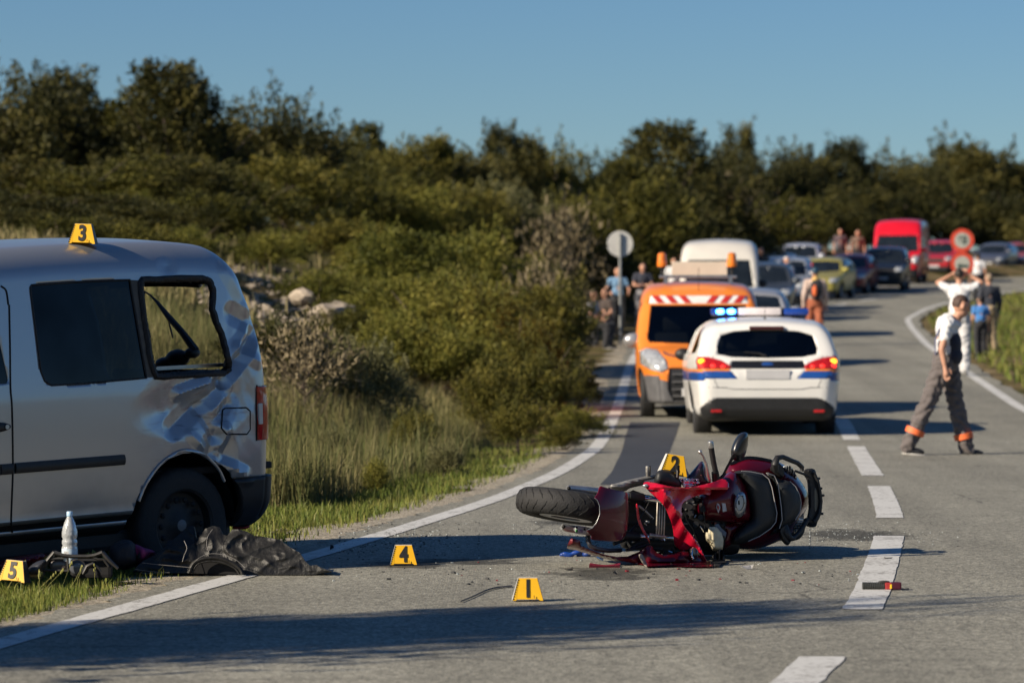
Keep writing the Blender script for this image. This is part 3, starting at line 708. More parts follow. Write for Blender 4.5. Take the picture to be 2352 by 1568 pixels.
GLASS_DARK = mat('far_window_glass', (.012, .016, .02), .06, var=.4, vs=3, coat=.4)
SEAM = mat('panel_gap', (.008, .008, .009), .8, var=.2)
def paint(name, c, metal=.0, rough=.28):
    return mat(name, c, rough, metal, var=.05, vs=2.5, coat=.5, rvar=.12, detail=6)

def wheel(parent, c, r, w_, rim_mat, side, spokes=5, seg=28, name='wheel'):
    """c: hub centre; side +1/-1: which way the visible face looks along x"""
    bm = new(); hw = w_ / 2; s = side
    prof = [(r * .64, -hw), (r * .80, -hw * 1.04), (r * .93, -hw * .98), (r * .985, -hw * .8), (r, -hw * .45), (r, hw * .45), (r * .985, hw * .8), (r * .93, hw * .98), (r * .80, hw * 1.04), (r * .64, hw), (r * .62, hw * .5), (r * .62, -hw * .5), (r * .64, -hw)]
    lathe(bm, prof, c, (s, 0, 0), seg)
    o = link(name, bm, RUBBER, parent, smooth=40)
    bm = new()
    lathe(bm, [(r * .645, hw * .98), (r * .60, hw * .9), (r * .57, hw * .45), (r * .5, hw * .35), (r * .2, hw * .55), (r * .11, hw * .75), (.001, hw * .78)] if spokes == 0 else [(r * .645, hw * .98), (r * .61, hw * .92), (r * .59, hw * .4), (r * .58, 0), (.001, -.01)], c, (s, 0, 0), seg)
    a0 = Vector(c)
    if spokes:
        for k in range(spokes):
            th = 2 * math.pi * k / spokes; d = Vector((0, math.cos(th), math.sin(th)))
            tube(bm, [a0 + Vector((s * hw * .72, 0, 0)) + d * r * .08, a0 + Vector((s * hw * .7, 0, 0)) + d * r * .35, a0 + Vector((s * hw * .82, 0, 0)) + d * r * .62], [r * .09, r * .07, r * .06], 6, flat=.5)
        lathe(bm, [(r * .16, hw * .6), (r * .14, hw * .85), (.001, hw * .86)], c, (s, 0, 0), 12)
    link('rim', bm, rim_mat, o, smooth=40)
    return o

def body_grid(W, L, H, zb, r, nx, ny_top, nz, top):
    """rounded box whose top follows the side outline 'top'; returns a bmesh"""
    hx, hy = W / 2, L / 2; zc, hz = (zb + H) / 2, (H - zb) / 2
    ty = [p[0] for p in top]; tz = [p[1] for p in top]
    fy = np.linspace(-hy, hy, 600); fz = np.interp(fy, ty, tz)
    s = np.concatenate([[0], np.cumsum(np.hypot(np.diff(fy), np.diff(fz)))])
    ys = np.interp(np.linspace(0, s[-1], ny_top), s, fy)
    xs = np.linspace(-hx, hx, nx); zs = np.linspace(-hz, hz, nz)
    bm = new(); cache = {}
    def vert(x, y, z):
        k = (round(x, 5), round(y, 5), round(z, 5))
        if k in cache: return cache[k]
        q = np.array([x, y, z]); lim = np.array([hx, hy, hz]) - r
        inn = np.clip(q, -lim, lim); d = q - inn; n = np.linalg.norm(d)
        if n > 1e-9: q = inn + d / n * r * min(1.0, n / r * 1.0) if n < r else inn + d / n * r
        v = bm.verts.new(q + np.array([0, 0, zc])); cache[k] = v; return v
    def sheet(A, B, f):
        for i in range(len(A) - 1):
            for j in range(len(B) - 1):
                vs_ = [vert(*f(A[i], B[j])), vert(*f(A[i + 1], B[j])), vert(*f(A[i + 1], B[j + 1])), vert(*f(A[i], B[j + 1]))]
                if len(set(vs_)) > 2:
                    try: bm.faces.new(list(dict.fromkeys(vs_)))
                    except ValueError: pass
    sheet(xs, ys, lambda a, b: (a, b, hz)); sheet(ys, xs, lambda b, a: (a, b, -hz))
    sheet(ys, zs, lambda b, c: (hx, b, c)); sheet(zs, ys, lambda c, b: (-hx, b, c))
    sheet(zs, xs, lambda c, a: (a, hy, c)); sheet(xs, zs, lambda a, c: (a, -hy, c))
    return bm

def car_body(S):
    W, L, H, zb = S['W'], S['L'], S['H'], S['zb']
    top = [(float(a), float(b)) for a, b in smooth_curve(S['top'], 6)]
    n = S.get('n', 1.0)
    bm = body_grid(W, L, H, zb, S.get('r', .16), int(22 * n), int(64 * n), int(24 * n), top)
    ty = [p[0] for p in top]; tz = [p[1] for p in top]; belt = S['belt']; tum = S['tum']; hy = L / 2
    pf, pr = S.get('plan', (.16, .10)); rs = S.get('rear_lean', []); fs = S.get('front_lean', [])
    crown = S.get('crown', .05)
    for v in bm.verts:
        x, y, z = v.co; T = float(np.interp(y, ty, tz))
        z = zb + (z - zb) * (T - zb) / (H - zb)
        x2 = x / (W / 2)
        if z > belt - .25: z -= crown * x2 * x2 * min(1, max(0, (z - zb) / (T - zb) * 2 - 1)) * (1 if z > belt else .6)
        yn = y / hy
        k = 1 - (pf * max(0, -yn - .35) ** 2 / .42 if yn < 0 else pr * max(0, yn - .45) ** 2 / .30)
        if z > belt: k *= 1 - tum * ((z - belt) / (H - belt)) ** 1.25
        else: k *= 1 - .07 * ((belt - z) / (belt - zb)) ** 2.2
        if rs: y += float(np.interp(z, [q[0] for q in rs], [q[1] for q in rs])) * max(0, min(1, (y - hy + .9) / .9))
        if fs: y += float(np.interp(z, [q[0] for q in fs], [q[1] for q in fs])) * max(0, min(1, (-y - hy + .9) / .9))
        v.co = (x * k, y, z)
    bm.normal_update()
    return bm

def circle(cy, cz, r, n=20): return [(cy + r * math.cos(2 * math.pi * k / n), cz + r * math.sin(2 * math.pi * k / n)) for k in range(n)]
def rrect(x0, x1, z0, z1, r=.04):
    o = []
    for cx, cz, a in ((x1 - r, z1 - r, 0), (x0 + r, z1 - r, 90), (x0 + r, z0 + r, 180), (x1 - r, z0 + r, 270)):
        for k in range(4): o.append((cx + r * math.cos(R(a + 30 * k)), cz + r * math.sin(R(a + 30 * k))))
    return o
def mir(p): return [(-x, z) for x, z in p][::-1]

def car(name, label, S, loc, rotz, cat='car', group=None, tilt=0.0, cut_hook=None):
    """S['feat']: (part name, material, view, polygon, inset) ; view: side, front, rear, top"""
    t = thing(name, loc, label, cat, group, rotz)
    if tilt: t.rotation_euler = (tilt, 0, rotz)
    bm = S.pop('_bm', None) or car_body(S); bm.normal_update(); lay = bm.faces.layers.int.new('part'); ids = {0: ('body', S['paint'], 0.0, None)}
    if cut_hook: cut_hook(bm)
    for f in bm.faces:
        if f.normal.z < -.6 and f.calc_center_median().z < S['zb'] + .15: f[lay] = 1
    ids[1] = ('underbody', PLASTIC, 0.0, None)
    oks = {'side': lambda f: abs(f.normal.x) > .45, 'left': lambda f: f.normal.x > .45, 'front': lambda f: f.normal.y < -.2 and f.calc_center_median().y < -.3, 'rear': lambda f: f.normal.y > .2 and f.calc_center_median().y > S.get('rear_y', .6), 'top': lambda f: f.normal.z > .3}
    axs = {'side': (1, 2), 'left': (1, 2), 'front': (0, 2), 'rear': (0, 2), 'top': (0, 1)}
    for y in S['axles']:
        fs = cut_poly(bm, circle(y, S['wr'] * 1.0, S['wr'] * S.get('arch', 1.17), 26), (1, 2), lambda f: abs(f.normal.x) > .25 and abs(f.calc_center_median().x) > S['W'] * .3)
        bmesh.ops.delete(bm, geom=fs, context='FACES')
    for q, (pn, pm, view, poly, inset) in enumerate(S['feat']):
        k = q + 2; ok0 = oks[view]
        fs = cut_poly(bm, poly, axs[view], ok0)
        if pn == 'opening': bmesh.ops.delete(bm, geom=fs, context='FACES'); continue
        for f in fs: f[lay] = k
        ids[k] = (pn, pm, inset, view)
    bodyo = None
    bm.verts.index_update(); parts_ = split_parts(bm, lay, ids)
    for k, (pn, pm, inset, view) in ids.items():
        b2 = parts_[k]
        if not b2.faces: b2.free(); continue
        sides = [b2]
        if view == 'side':
            b3 = b2.copy(); sides = [b2, b3]
            for bb, sg in ((b2, 1), (b3, -1)): bmesh.ops.delete(bb, geom=[f for f in bb.faces if f.calc_center_median().x * sg < 0], context='FACES')
        for bb in sides:
            if not bb.faces: bb.free(); continue
            bb.normal_update()
            if inset:
                for v in bb.verts: v.co -= v.normal * inset
            o = link(pn, bb, pm, t, smooth=50)
            if pn == 'body':
                bodyo = o; o.data.materials.append(INSIDE)
                m = o.modifiers.new('shell', 'SOLIDIFY'); m.thickness = .03; m.offset = -1; m.material_offset = 1; m.material_offset_rim = 0
            elif inset < 0:
                m = o.modifiers.new('shell', 'SOLIDIFY'); m.thickness = abs(inset) + .012; m.offset = -1
    # raycast helper on the closed shell, for things laid on the surface
    bvh = BVHTree.FromBMesh(bm)
    bm.free()
    W = S['W']; r = S['wr']; tw = S.get('tw', .20)
    for y in S['axles']:
        for s in (1, -1):
            wheel(t, (s * (W / 2 * .93 - tw / 2 - .01), y, r), r, tw, S.get('rim', RIM), s, S.get('spokes', 5), 28 if S.get('n', 1) >= 1 else 18)
        bm = new(); bm2 = lathe(bm, [(r * S.get('arch', 1.17) * 1.03, -W * .43), (r * S.get('arch', 1.17) * 1.02, W * .43)], (0, y, r), (1, 0, 0), 22)
        bmesh.ops.delete(bm, geom=[f for f in bm.faces if f.calc_center_median().z < S['zb'] - .02], context='FACES')
        link('wheel_housing', bm, PLASTIC, t)
    return t, bvh

def seats(t, ys, xs=(-.4, .4), z=.75, m=None):
    for y in ys:
        for x in xs:
            bm = new(); box(bm, (x, y, z), (.48, .16, .68), Matrix.Rotation(R(-12), 3, 'X'), .05)
            box(bm, (x, y - .28, z - .32), (.5, .5, .16), None, .05)
            o = link('seat', bm, m or INSIDE, t, smooth=50)
            bm = new(); box(bm, (x, y + .07, z + .45), (.26, .11, .2), None, .04); link('headrest', bm, m or INSIDE, o, smooth=50)

def mirrors(t, y, z, x, m, s=1.0, only=None):
    for sg in (1, -1):
        if only and sg != only: continue
        bm = new(); ellipsoid(bm, (sg * (x + .10), y, z), (.11 * s, .07 * s, .08 * s)); box(bm, (sg * (x), y - .01, z - .05), (.12, .04, .03))
        link('door_mirror', bm, m, t, smooth=40)

def seam(t, bvh, pts, name='panel_gap', r=.004, sides=(1,), parent=None):
    """thin dark gap laid on the side of the body along (y, z) points"""
    for sg in sides:
        out = []
        a = [np.array(p, float) for p in pts]
        for p, q in zip(a, a[1:]):
            n = max(2, int(np.linalg.norm(q - p) / .05))
            for k in range(n):
                c = p + (q - p) * k / n; h = bvh.ray_cast(Vector((sg * 3, c[0], c[1])), Vector((-sg, 0, 0)))
                if h[0]: out.append(h[0] + Vector((sg * .001, 0, 0)))
        if len(out) > 1:
            bm = new(); tube(bm, out, r, 5); link(name, bm, SEAM, parent or t)

def on_back(bvh, x, z, sg=1):
    h = bvh.ray_cast(Vector((x, sg * 6, z)), Vector((0, -sg, 0))); return h[0]
# ---------------------------------------------------------------- police estate car, seen from behind
WHITE_P = paint('white_paint', (.74, .73, .70))
BLUE_P = mat('blue_stripe', (.012, .07, .30), .3, var=.08, coat=.6)
ORANGE_S = mat('orange_stripe', (.80, .25, .04), .35, var=.08, coat=.5)
S = dict(W=1.88, L=4.55, H=1.48, zb=.21, wr=.325, tw=.215, belt=.93, tum=.235, axles=(-1.36, 1.32), paint=WHITE_P, n=1.35, r=.15, plan=(.22, .13), crown=.06,
         top=[(-2.275, .62), (-2.2, .70), (-1.9, .80), (-1.25, .93), (-.95, .99), (-.3, 1.34), (.15, 1.455), (.8, 1.48), (1.5, 1.455), (1.86, 1.41), (1.97, 1.33), (2.12, 1.08), (2.19, .96), (2.24, .90), (2.275, .82)],
         rear_lean=[(.2, -.10), (.35, -.02), (.6, .0), (1.5, 0)])
rw = [(-.60, 1.02), (-.61, 1.10), (-.56, 1.25), (-.40, 1.30), (-.2, 1.315), (.2, 1.315), (.40, 1.30), (.56, 1.25), (.61, 1.10), (.60, 1.02), (.42, .985), (0, .975), (-.42, .985)]
tl = [(-.90, .99), (-.72, .985), (-.56, .945), (-.43, .87), (-.45, .845), (-.90, .845)]
S['feat'] = [
    ('lower_bumper', PLASTIC, 'rear', [(-.80, .38), (-.70, .46), (-.62, .49), (.62, .49), (.70, .46), (.80, .38), (.86, .30), (.86, .16), (-.86, .16), (-.86, .30)], -.006),
    ('blue_stripe', BLUE_P, 'rear', [(-.95, .815), (-.44, .815), (-.36, .725), (-.95, .725)], -.001), ('blue_stripe', BLUE_P, 'rear', [(.44, .815), (.95, .815), (.95, .725), (.36, .725)], -.001),
    ('orange_stripe', ORANGE_S, 'rear', [(-.95, .842), (-.46, .842), (-.45, .816), (-.95, .816)], -.001), ('orange_stripe', ORANGE_S, 'rear', [(.46, .842), (.95, .842), (.95, .816), (.45, .816)], -.001),
    ('blue_stripe', BLUE_P, 'side', [(-2.2, .80), (2.25, .80), (2.25, .70), (-2.2, .66)], -.001), ('orange_stripe', ORANGE_S, 'side', [(-2.2, .835), (2.25, .835), (2.25, .802), (-2.2, .802)], -.001),
    ('tail_light', REDLENS, 'rear', tl, -.008), ('tail_light', REDLENS, 'rear', mir(tl), -.008),
    ('boot_trim', mat('gloss_black', (.012, .012, .013), .15, coat=.5), 'rear', [(-.43, .94), (.43, .94), (.45, .87), (.43, .848), (-.43, .848), (-.45, .87)], -.004),
    ('rear_window', GLASS, 'rear', rw, .006),
    ('side_window', GLASS, 'side', [(-.75, 1.02), (-.2, 1.32), (.25, 1.37), (.25, .98)], .006), ('side_window', GLASS, 'side', [(.32, .985), (.32, 1.37), (1.05, 1.38), (1.12, 1.0)], .006), ('side_window', GLASS, 'side', [(1.2, 1.01), (1.14, 1.37), (1.55, 1.35), (1.88, 1.12), (1.85, 1.04)], .006),
    ('windscreen', GLASS, 'front', rrect(-.68, .68, 1.02, 1.40, .08), .006),
    ('headlight', LAMPGLASS, 'front', rrect(-.86, -.5, .62, .76, .05), -.004), ('headlight', LAMPGLASS, 'front', rrect(.5, .86, .62, .76, .05), -.004),
    ('grille', PLASTIC, 'front', rrect(-.42, .42, .35, .62, .06), .01)]
PX, PY = P(1771, 1010, 42.2).x, 42.2
police, bv = car('police_car', 'white police estate car with blue stripe and blue roof light bar, seen from behind', S, (PX, PY + 2.15, 0.012), R(180 - 1.2), 'car')
bv_p = bv
seats(police, (-.05, .85), (-.36, .36), .72)
mirrors(police, -.62, 1.0, .84, PLASTIC)
bm = new(); p = on_back(bv, 0, .78); box(bm, (.0, p.y + .008, .778), (.53, .016, .115), None, .004); link('licence_plate', bm, PLATE, police)
bm = new(); p = on_back(bv, 0, .9); ellipsoid(bm, (0, p.y + .006, .897), (.075, .008, .028)); link('badge', bm, BLUE_P, police, smooth=180)
bm = new(); p = on_back(bv, -.0, 1.34); box(bm, (0, p.y + .02, 1.338), (.42, .05, .045), None, .012); link('brake_light', bm, mat('dark_red_lens', (.05, .008, .008), .3), police)
LIT_RED = mat('lit_red', (.6, .02, .02), .3, emit=(1, .03, .02), es=1.6); LIT_AMBER = mat('lit_amber', (.8, .3, .02), .3, emit=(1, .33, .02), es=2.6)
for sg in (-1, 1):
    for q, (x, z, m_, rr) in enumerate([(.80, .935, LIT_AMBER, .042), (.80, .878, LIT_RED, .032), (.66, .878, LIT_RED, .03), (.54, .872, LIT_RED, .026)]):
        p = on_back(bv, sg * x, z); bm = new(); ellipsoid(bm, (sg * x, p.y + .012, z), (rr, .012, rr * .8)); link('lit_lamp', bm, m_, police, smooth=180)
    p = on_back(bv, sg * .62, .33); bm = new(); box(bm, (sg * .62, p.y + .012, .335), (.13, .02, .035), None, .01); link('reflector', bm, REDLENS, police)
bm = new(); box(bm, (0, 2.16, .30), (.55, .02, .012)); link('exhaust_trim', bm, PLASTIC, police)
# light bar
bar = link('light_bar', tube(new(), [(-.60, .22, 1.535), (.60, .22, 1.535)], .045, 10, flat=1.3), mat('bar_black', (.02, .02, .022), .4), police, smooth=40)
def lens(x0, x1, m_):
    bm = new(); box(bm, ((x0 + x1) / 2, .22, 1.545), (x1 - x0, .22, .086), None, .03); return link('bar_lens', bm, m_, bar, smooth=50)
BLUEL = mat('blue_lens', (.01, .05, .30), .15, coat=.6)
# the car is seen from behind: its local +x is at the left of the picture
lens(.28, .62, BLUEL); lens(-.62, -.30, BLUEL)
bm = new(); box(bm, (0, .22, 1.548), (.54, .23, .096), None, .02); link('bar_sign', bm, mat('bar_white', (.72, .66, .66), .45, var=.1), bar, smooth=50)
LIT_BLUE = mat('lit_blue', (.1, .3, 1), .3, emit=(.03, .22, 1.0), es=22)
for x in (.36, .50):
    bm = new(); ellipsoid(bm, (x, .315, 1.547), (.062, .03, .034)); link('blue_lamp', bm, LIT_BLUE, bar, smooth=180)
for x in (-.45, .45):
    bm = new(); box(bm, (x, .22, 1.47), (.08, .1, .06), None, .01); link('bar_foot', bm, PLASTIC, bar)
pw = [on_back(bv_p, x, z) for x, z in ((.02, 1.0), (.10, 1.03), (.28, 1.045))]
bm = new(); tube(bm, [p + Vector((0, .02, 0)) for p in pw], [.014, .010, .007], 6); link('rear_wiper', bm, PLASTIC, police)
bm = new(); p = on_back(bv_p, 0, .62); tube(bm, [on_back(bv_p, x, .60 + .02 * (abs(x) > .5)) + Vector((0, .001, 0)) for x in np.linspace(-.72, .72, 15)], .004, 5); link('panel_gap', bm, SEAM, police)
for sg in (-1, 1):
    bm = new(); tube(bm, [on_back(bv_p, sg * x, z) + Vector((0, .001, 0)) for x, z in ((.66, 1.0), (.665, .93), (.668, .8), (.64, .7), (.60, .62))], .003, 5); link('panel_gap', bm, SEAM, police)
bm = new(); lathe(bm, [(.02, 0), (.012, .03), (.004, .04), (.003, .16)], (0, 1.55, 1.44), (0, .5, 1), 8); link('aerial', bm, PLASTIC, police)

# ---------------------------------------------------------------- orange road-service van
ORANGE_P = paint('orange_paint', (.80, .23, .03))
S = dict(W=1.74, L=3.95, H=1.88, zb=.2, wr=.315, tw=.19, belt=1.0, tum=.13, axles=(-1.22, 1.28), paint=ORANGE_P, n=1.2, r=.17, plan=(.30, .06), crown=.06,
         top=[(-1.975, .62), (-1.93, .74), (-1.75, .86), (-1.35, .985), (-1.2, 1.03), (-.72, 1.56), (-.52, 1.70), (-.2, 1.82), (.5, 1.88), (1.5, 1.86), (1.9, 1.82), (1.975, 1.74)])
ws = [(-.68, 1.03), (-.71, 1.09), (-.65, 1.535), (.65, 1.535), (.71, 1.09), (.68, 1.03), (0, 1.0)]
hl = [(-.81, .90), (-.72, .945), (-.58, .92), (-.46, .78), (-.44, .68), (-.52, .63), (-.66, .66), (-.80, .74)]
S['feat'] = [('lower_bumper', mat('grey_plastic', (.10, .10, .105), .55, var=.15, vs=12), 'front', [(-.86, .60), (-.6, .55), (-.42, .50), (.42, .50), (.6, .55), (.86, .60), (.86, .1), (-.86, .1)], -.006),
             ('lower_bumper', MATS['grey_plastic'], 'side', [(-2.0, .58), (-1.6, .58), (-1.5, .2), (-2.0, .2)], -.006),
             ('windscreen', GLASS, 'front', ws, .006), ('headlight', LAMPGLASS, 'front', hl, -.012), ('headlight', LAMPGLASS, 'front', mir(hl), -.012),
             ('grille', PLASTIC, 'front', [(-.42, .69), (.42, .69), (.44, .40), (.36, .24), (-.36, .24), (-.44, .40)], .02),
             ('side_window', GLASS, 'side', [(-1.0, 1.06), (-.6, 1.55), (-.35, 1.6), (-.2, 1.6), (-.2, 1.06)], .006),
             ('warning_band', mat('band_white', (.75, .73, .70), .4), 'front', [(-.66, 1.665), (.66, 1.665), (.68, 1.555), (-.68, 1.555)], -.002)]
OX, OY = P(1621, 950, 46.5).x, 46.5
ovan, bv = car('service_van', 'orange road service van with warning stripes, amber beacons and beige roof board', S, (OX, OY + 1.95, float(zroad(46.5)) + .012), R(-2), 'van')
seats(ovan, (-.25,), (-.36, .36), .82)
mirrors(ovan, -.95, 1.05, .80, mat('mirror_silver', (.5, .5, .5), .25, .6), 1.25)
RED_B = mat('band_red', (.48, .03, .025), .4)
for x in [-.56, -.375, -.19, .19, .375, .56]:
    sg = 1 if x > 0 else -1; grid = []
    for kz in range(5):
        z = 1.560 + .10 * kz / 4; cx_ = x + sg * (kz / 4 - .5) * .085
        grid.append([on_back(bv, cx_ + dx, z, -1) + Vector((0, -.010, .006)) for dx in (-.048, 0, .048)])
    V_ = [p for r_ in grid for p in r_]
    link('red_stripe', pymesh('rs', V_, [(i * 3 + j, i * 3 + j + 1, i * 3 + j + 4, i * 3 + j + 3) for i in range(4) for j in range(2)]), RED_B, ovan)
bm = new(); box(bm, (0, -.05, 1.93), (1.08, .05, .04), None, .01); box(bm, (-.45, -.05, 1.88), (.05, .05, .09)); box(bm, (.45, -.05, 1.88), (.05, .05, .09)); link('roof_rack', bm, RIM, ovan)
bm = new(); box(bm, (.02, -.05, 2.045), (.77, .03, .19), None, .006); link('roof_board', bm, mat('beige_board', (.62, .55, .45), .6, var=.05, vs=5), ovan)
for x in (-.50, .47):
    bm = new(); lathe(bm, [(.02, 0), (.02, .12), (.06, .12), (.06, .14)], (x, -.05, 1.93), (0, 0, 1), 12, True); b_ = link('beacon', bm, PLASTIC, ovan)
    bm = new(); lathe(bm, [(.068, .14), (.072, .19), (.064, .25), (.058, .32), (.03, .335), (.001, .337)], (x, -.05, 1.93), (0, 0, 1), 14); link('amber_dome', bm, AMBER, b_, smooth=50)
bm = new(); tube(bm, [(0, -.45, 1.72), (0, -.47, 2.05)], .004, 5); link('aerial', bm, PLASTIC, ovan)
for z in (.60, .50, .40, .31):
    bm = new(); p = on_back(bv, 0, z, -1); tube(bm, [(-.38, p.y - .005, z), (0, p.y - .015, z), (.38, p.y - .005, z)], .012, 6); link('grille_bar', bm, MATS['grey_plastic'], ovan)
NAVY = mat('navy_swoosh', (.02, .03, .09), .4)
sw = []
for k in range(13):
    a = R(180 + 15 * k * 180 / 180); x = -.02 + .47 * math.cos(a); z = .90 + .085 * math.sin(a) * (1 if k < 13 else 1)
    p = bv.ray_cast(Vector((x, -6, z)), Vector((0, 1, 0)))[0]
    if p: sw.append(p + Vector((0, -.006, .004)))
bm = new(); tube(bm, sw, [.006] + [.02] * (len(sw) - 2) + [.006], 6, flat=.4); link('bonnet_stripe', bm, NAVY, ovan)
bm = new(); p = on_back(bv, 0, .45, -1); box(bm, (0, p.y - .03, .36), (.5, .02, .11), None, .004); link('licence_plate', bm, PLATE, ovan)

# ---------------------------------------------------------------- queue of stopped vehicles, facing us
def spec(kind, pm, n=.7):
    if kind == 'van':
        S = dict(W=2.0, L=5.2, H=2.45, zb=.25, wr=.34, belt=1.25, tum=.10, axles=(-1.7, 1.5), r=.2, plan=(.2, .03), crown=.07,
                 top=[(-2.6, .85), (-2.5, 1.0), (-1.9, 1.25), (-1.75, 1.32), (-1.25, 1.95), (-.9, 2.25), (-.5, 2.40), (.5, 2.45), (2.4, 2.43), (2.6, 2.35)])
        S['feat'] = [('windscreen', GLASS_DARK, 'front', [(-.84, 1.30), (-.75, 1.95), (.75, 1.95), (.84, 1.30), (0, 1.25)], .006), ('headlight', LAMPGLASS, 'front', rrect(-.94, -.62, .82, 1.1, .06), -.008), ('headlight', LAMPGLASS, 'front', rrect(.62, .94, .82, 1.1, .06), -.008),
                     ('grille', PLASTIC, 'front', rrect(-.55, .55, .72, .9, .04), .01), ('lower_bumper', PLASTIC, 'front', rrect(-.98, .98, .2, .58, .05), -.006), ('side_window', GLASS_DARK, 'side', [(-1.6, 1.36), (-1.15, 1.9), (-.55, 1.92), (-.55, 1.34)], .006)]
    elif kind == 'suv':
        S = dict(W=1.85, L=4.5, H=1.72, zb=.26, wr=.36, belt=1.08, tum=.20, axles=(-1.35, 1.35), r=.17, plan=(.16, .08), crown=.06,
                 top=[(-2.25, .80), (-2.2, .92), (-1.9, 1.02), (-1.2, 1.10), (-.95, 1.14), (-.35, 1.55), (0, 1.67), (.7, 1.72), (1.7, 1.68), (2.05, 1.55), (2.25, 1.1)])
        S['feat'] = [('windscreen', GLASS_DARK, 'front', [(-.74, 1.16), (-.62, 1.60), (.62, 1.60), (.74, 1.16), (0, 1.12)], .006), ('headlight', LAMPGLASS, 'front', rrect(-.86, -.52, .80, .96, .05), -.008), ('headlight', LAMPGLASS, 'front', rrect(.52, .86, .80, .96, .05), -.008),
                     ('grille', PLASTIC, 'front', rrect(-.48, .48, .70, .90, .05), .01), ('lower_bumper', PLASTIC, 'front', rrect(-.9, .9, .2, .52, .05), -.006), ('side_window', GLASS_DARK, 'side', [(-.75, 1.18), (-.3, 1.56), (.3, 1.6), (1.4, 1.58), (1.75, 1.2)], .006)]
    elif kind == 'truckvan':
        S = dict(W=2.1, L=5.9, H=2.75, zb=.3, wr=.36, belt=1.35, tum=.08, axles=(-1.9, 1.8), r=.2, plan=(.14, .02), crown=.08,
                 top=[(-2.95, 1.0), (-2.88, 1.15), (-2.5, 1.35), (-2.35, 1.42), (-1.95, 2.1), (-1.7, 2.4), (-1.35, 2.65), (-.8, 2.74), (1, 2.75), (2.8, 2.74), (2.95, 2.65)])
        S['feat'] = [('windscreen', GLASS_DARK, 'front', [(-.90, 1.42), (-.82, 2.08), (.82, 2.08), (.90, 1.42), (0, 1.36)], .006), ('headlight', LAMPGLASS, 'front', rrect(-1.0, -.66, .90, 1.24, .08), -.008), ('headlight', LAMPGLASS, 'front', rrect(.66, 1.0, .90, 1.24, .08), -.008),
                     ('grille', PLASTIC, 'front', rrect(-.6, .6, .78, 1.0, .04), .01), ('lower_bumper', PLASTIC, 'front', rrect(-1.03, 1.03, .25, .66, .05), -.006), ('side_window', GLASS_DARK, 'side', [(-2.2, 1.48), (-1.85, 2.02), (-1.1, 2.05), (-1.1, 1.45)], .006)]
    else:
        S = dict(W=1.74, L=4.1, H=1.5, zb=.22, wr=.31, belt=.95, tum=.22, axles=(-1.25, 1.28), r=.15, plan=(.2, .1), crown=.06,
                 top=[(-2.05, .64), (-2.0, .74), (-1.7, .84), (-1.15, .97), (-.95, 1.01), (-.35, 1.36), (.05, 1.47), (.6, 1.5), (1.4, 1.44), (1.75, 1.3), (1.95, .98), (2.05, .85)])
        S['feat'] = [('windscreen', GLASS_DARK, 'front', [(-.68, 1.02), (-.57, 1.40), (.57, 1.40), (.68, 1.02), (0, .98)], .006), ('headlight', LAMPGLASS, 'front', rrect(-.82, -.48, .62, .78, .05), -.008), ('headlight', LAMPGLASS, 'front', rrect(.48, .82, .62, .78, .05), -.008),
                     ('grille', PLASTIC, 'front', rrect(-.45, .45, .42, .60, .05), .01), ('lower_bumper', PLASTIC, 'front', rrect(-.8, .8, .18, .36, .04), -.006), ('side_window', GLASS_DARK, 'side', [(-.75, 1.04), (-.3, 1.36), (.3, 1.40), (1.2, 1.36), (1.5, 1.06)], .006)]
    S['paint'] = pm; S['n'] = n; return S
def queue(kind, u, d, pm, label, name, rot=0, plate=True, cat='car', group='vehicles waiting in the queue', zoff=0):
    S = spec(kind, pm); x = (u - CU) / F * d; y = d + S['L'] / 2
    t, bv = car(name, label, S, (x, y, float(zroad(d + 1.2)) + .012 + zoff), R(rot), cat, group)
    slope = math.atan2(float(zroad(d + S['L']) - zroad(d)), S['L']); t.rotation_euler.x = slope
    mirrors(t, S['top'][4][0] + .35 * 0, S['belt'] + .12, S['W'] / 2 - .06, pm if kind != 'van' else PLASTIC, 1.2)
    if plate:
        p = on_back(bv, 0, S['zb'] + .28, -1); bm = new(); box(bm, (0, p.y - .012, S['zb'] + .28), (.5, .016, .11), None, .003); link('licence_plate', bm, PLATE, t)
    return t, bv
queue('van', 1668, 84, paint('cream_van_paint', (.66, .63, .57)), 'tall cream white delivery van right behind the orange service van', 'delivery_van', -4, cat='van')
queue('car', 1735, 66, paint('light_grey_paint', (.38, .39, .42), .4), 'light grey car half hidden between the orange and cream vans', 'grey_car', -4)
queue('suv', 1768, 100, paint('slate_paint', (.06, .07, .085), .3), 'dark slate grey car just beyond the cream van', 'dark_grey_car', -5)
queue('suv', 1850, 146, paint('silver_suv_paint', (.55, .56, .60), .5), 'pale silver off-roader tallest above the queue of cars', 'silver_suv', -9)
queue('suv', 1816, 110, paint('pale_blue_paint', (.40, .44, .50), .4), 'pale blue grey car with open door beside the man in white', 'pale_car', -8)
queue('car', 1908, 123, paint('silver_yellow_paint', (.34, .30, .07), .3), 'dull yellow car ahead of the person with helmet and backpack', 'silver_car', -15)
queue('car', 1968, 130, paint('dark_red_paint', (.20, .02, .025), .2), 'dark red car between the silver car and the black off-roader', 'red_car', -13)
queue('suv', 2048, 134, paint('black_paint', (.012, .014, .02), .2), 'black off-roader in front of the tall red van', 'black_suv', -10)
queue('truckvan', 2088, 146, paint('red_paint', (.62, .008, .022)), 'tall bright red van towering over the queue', 'red_van', -10.5, cat='van')
queue('suv', 2172, 160, paint('crimson_paint', (.42, .02, .03)), 'small red van beside the speed limit sign', 'small_red_van', -14, cat='van')
queue('car', 2300, 172, paint('grey_blue_paint', (.10, .11, .14), .4), 'dark grey car farthest along the queue under the trees', 'far_grey_car', -20)
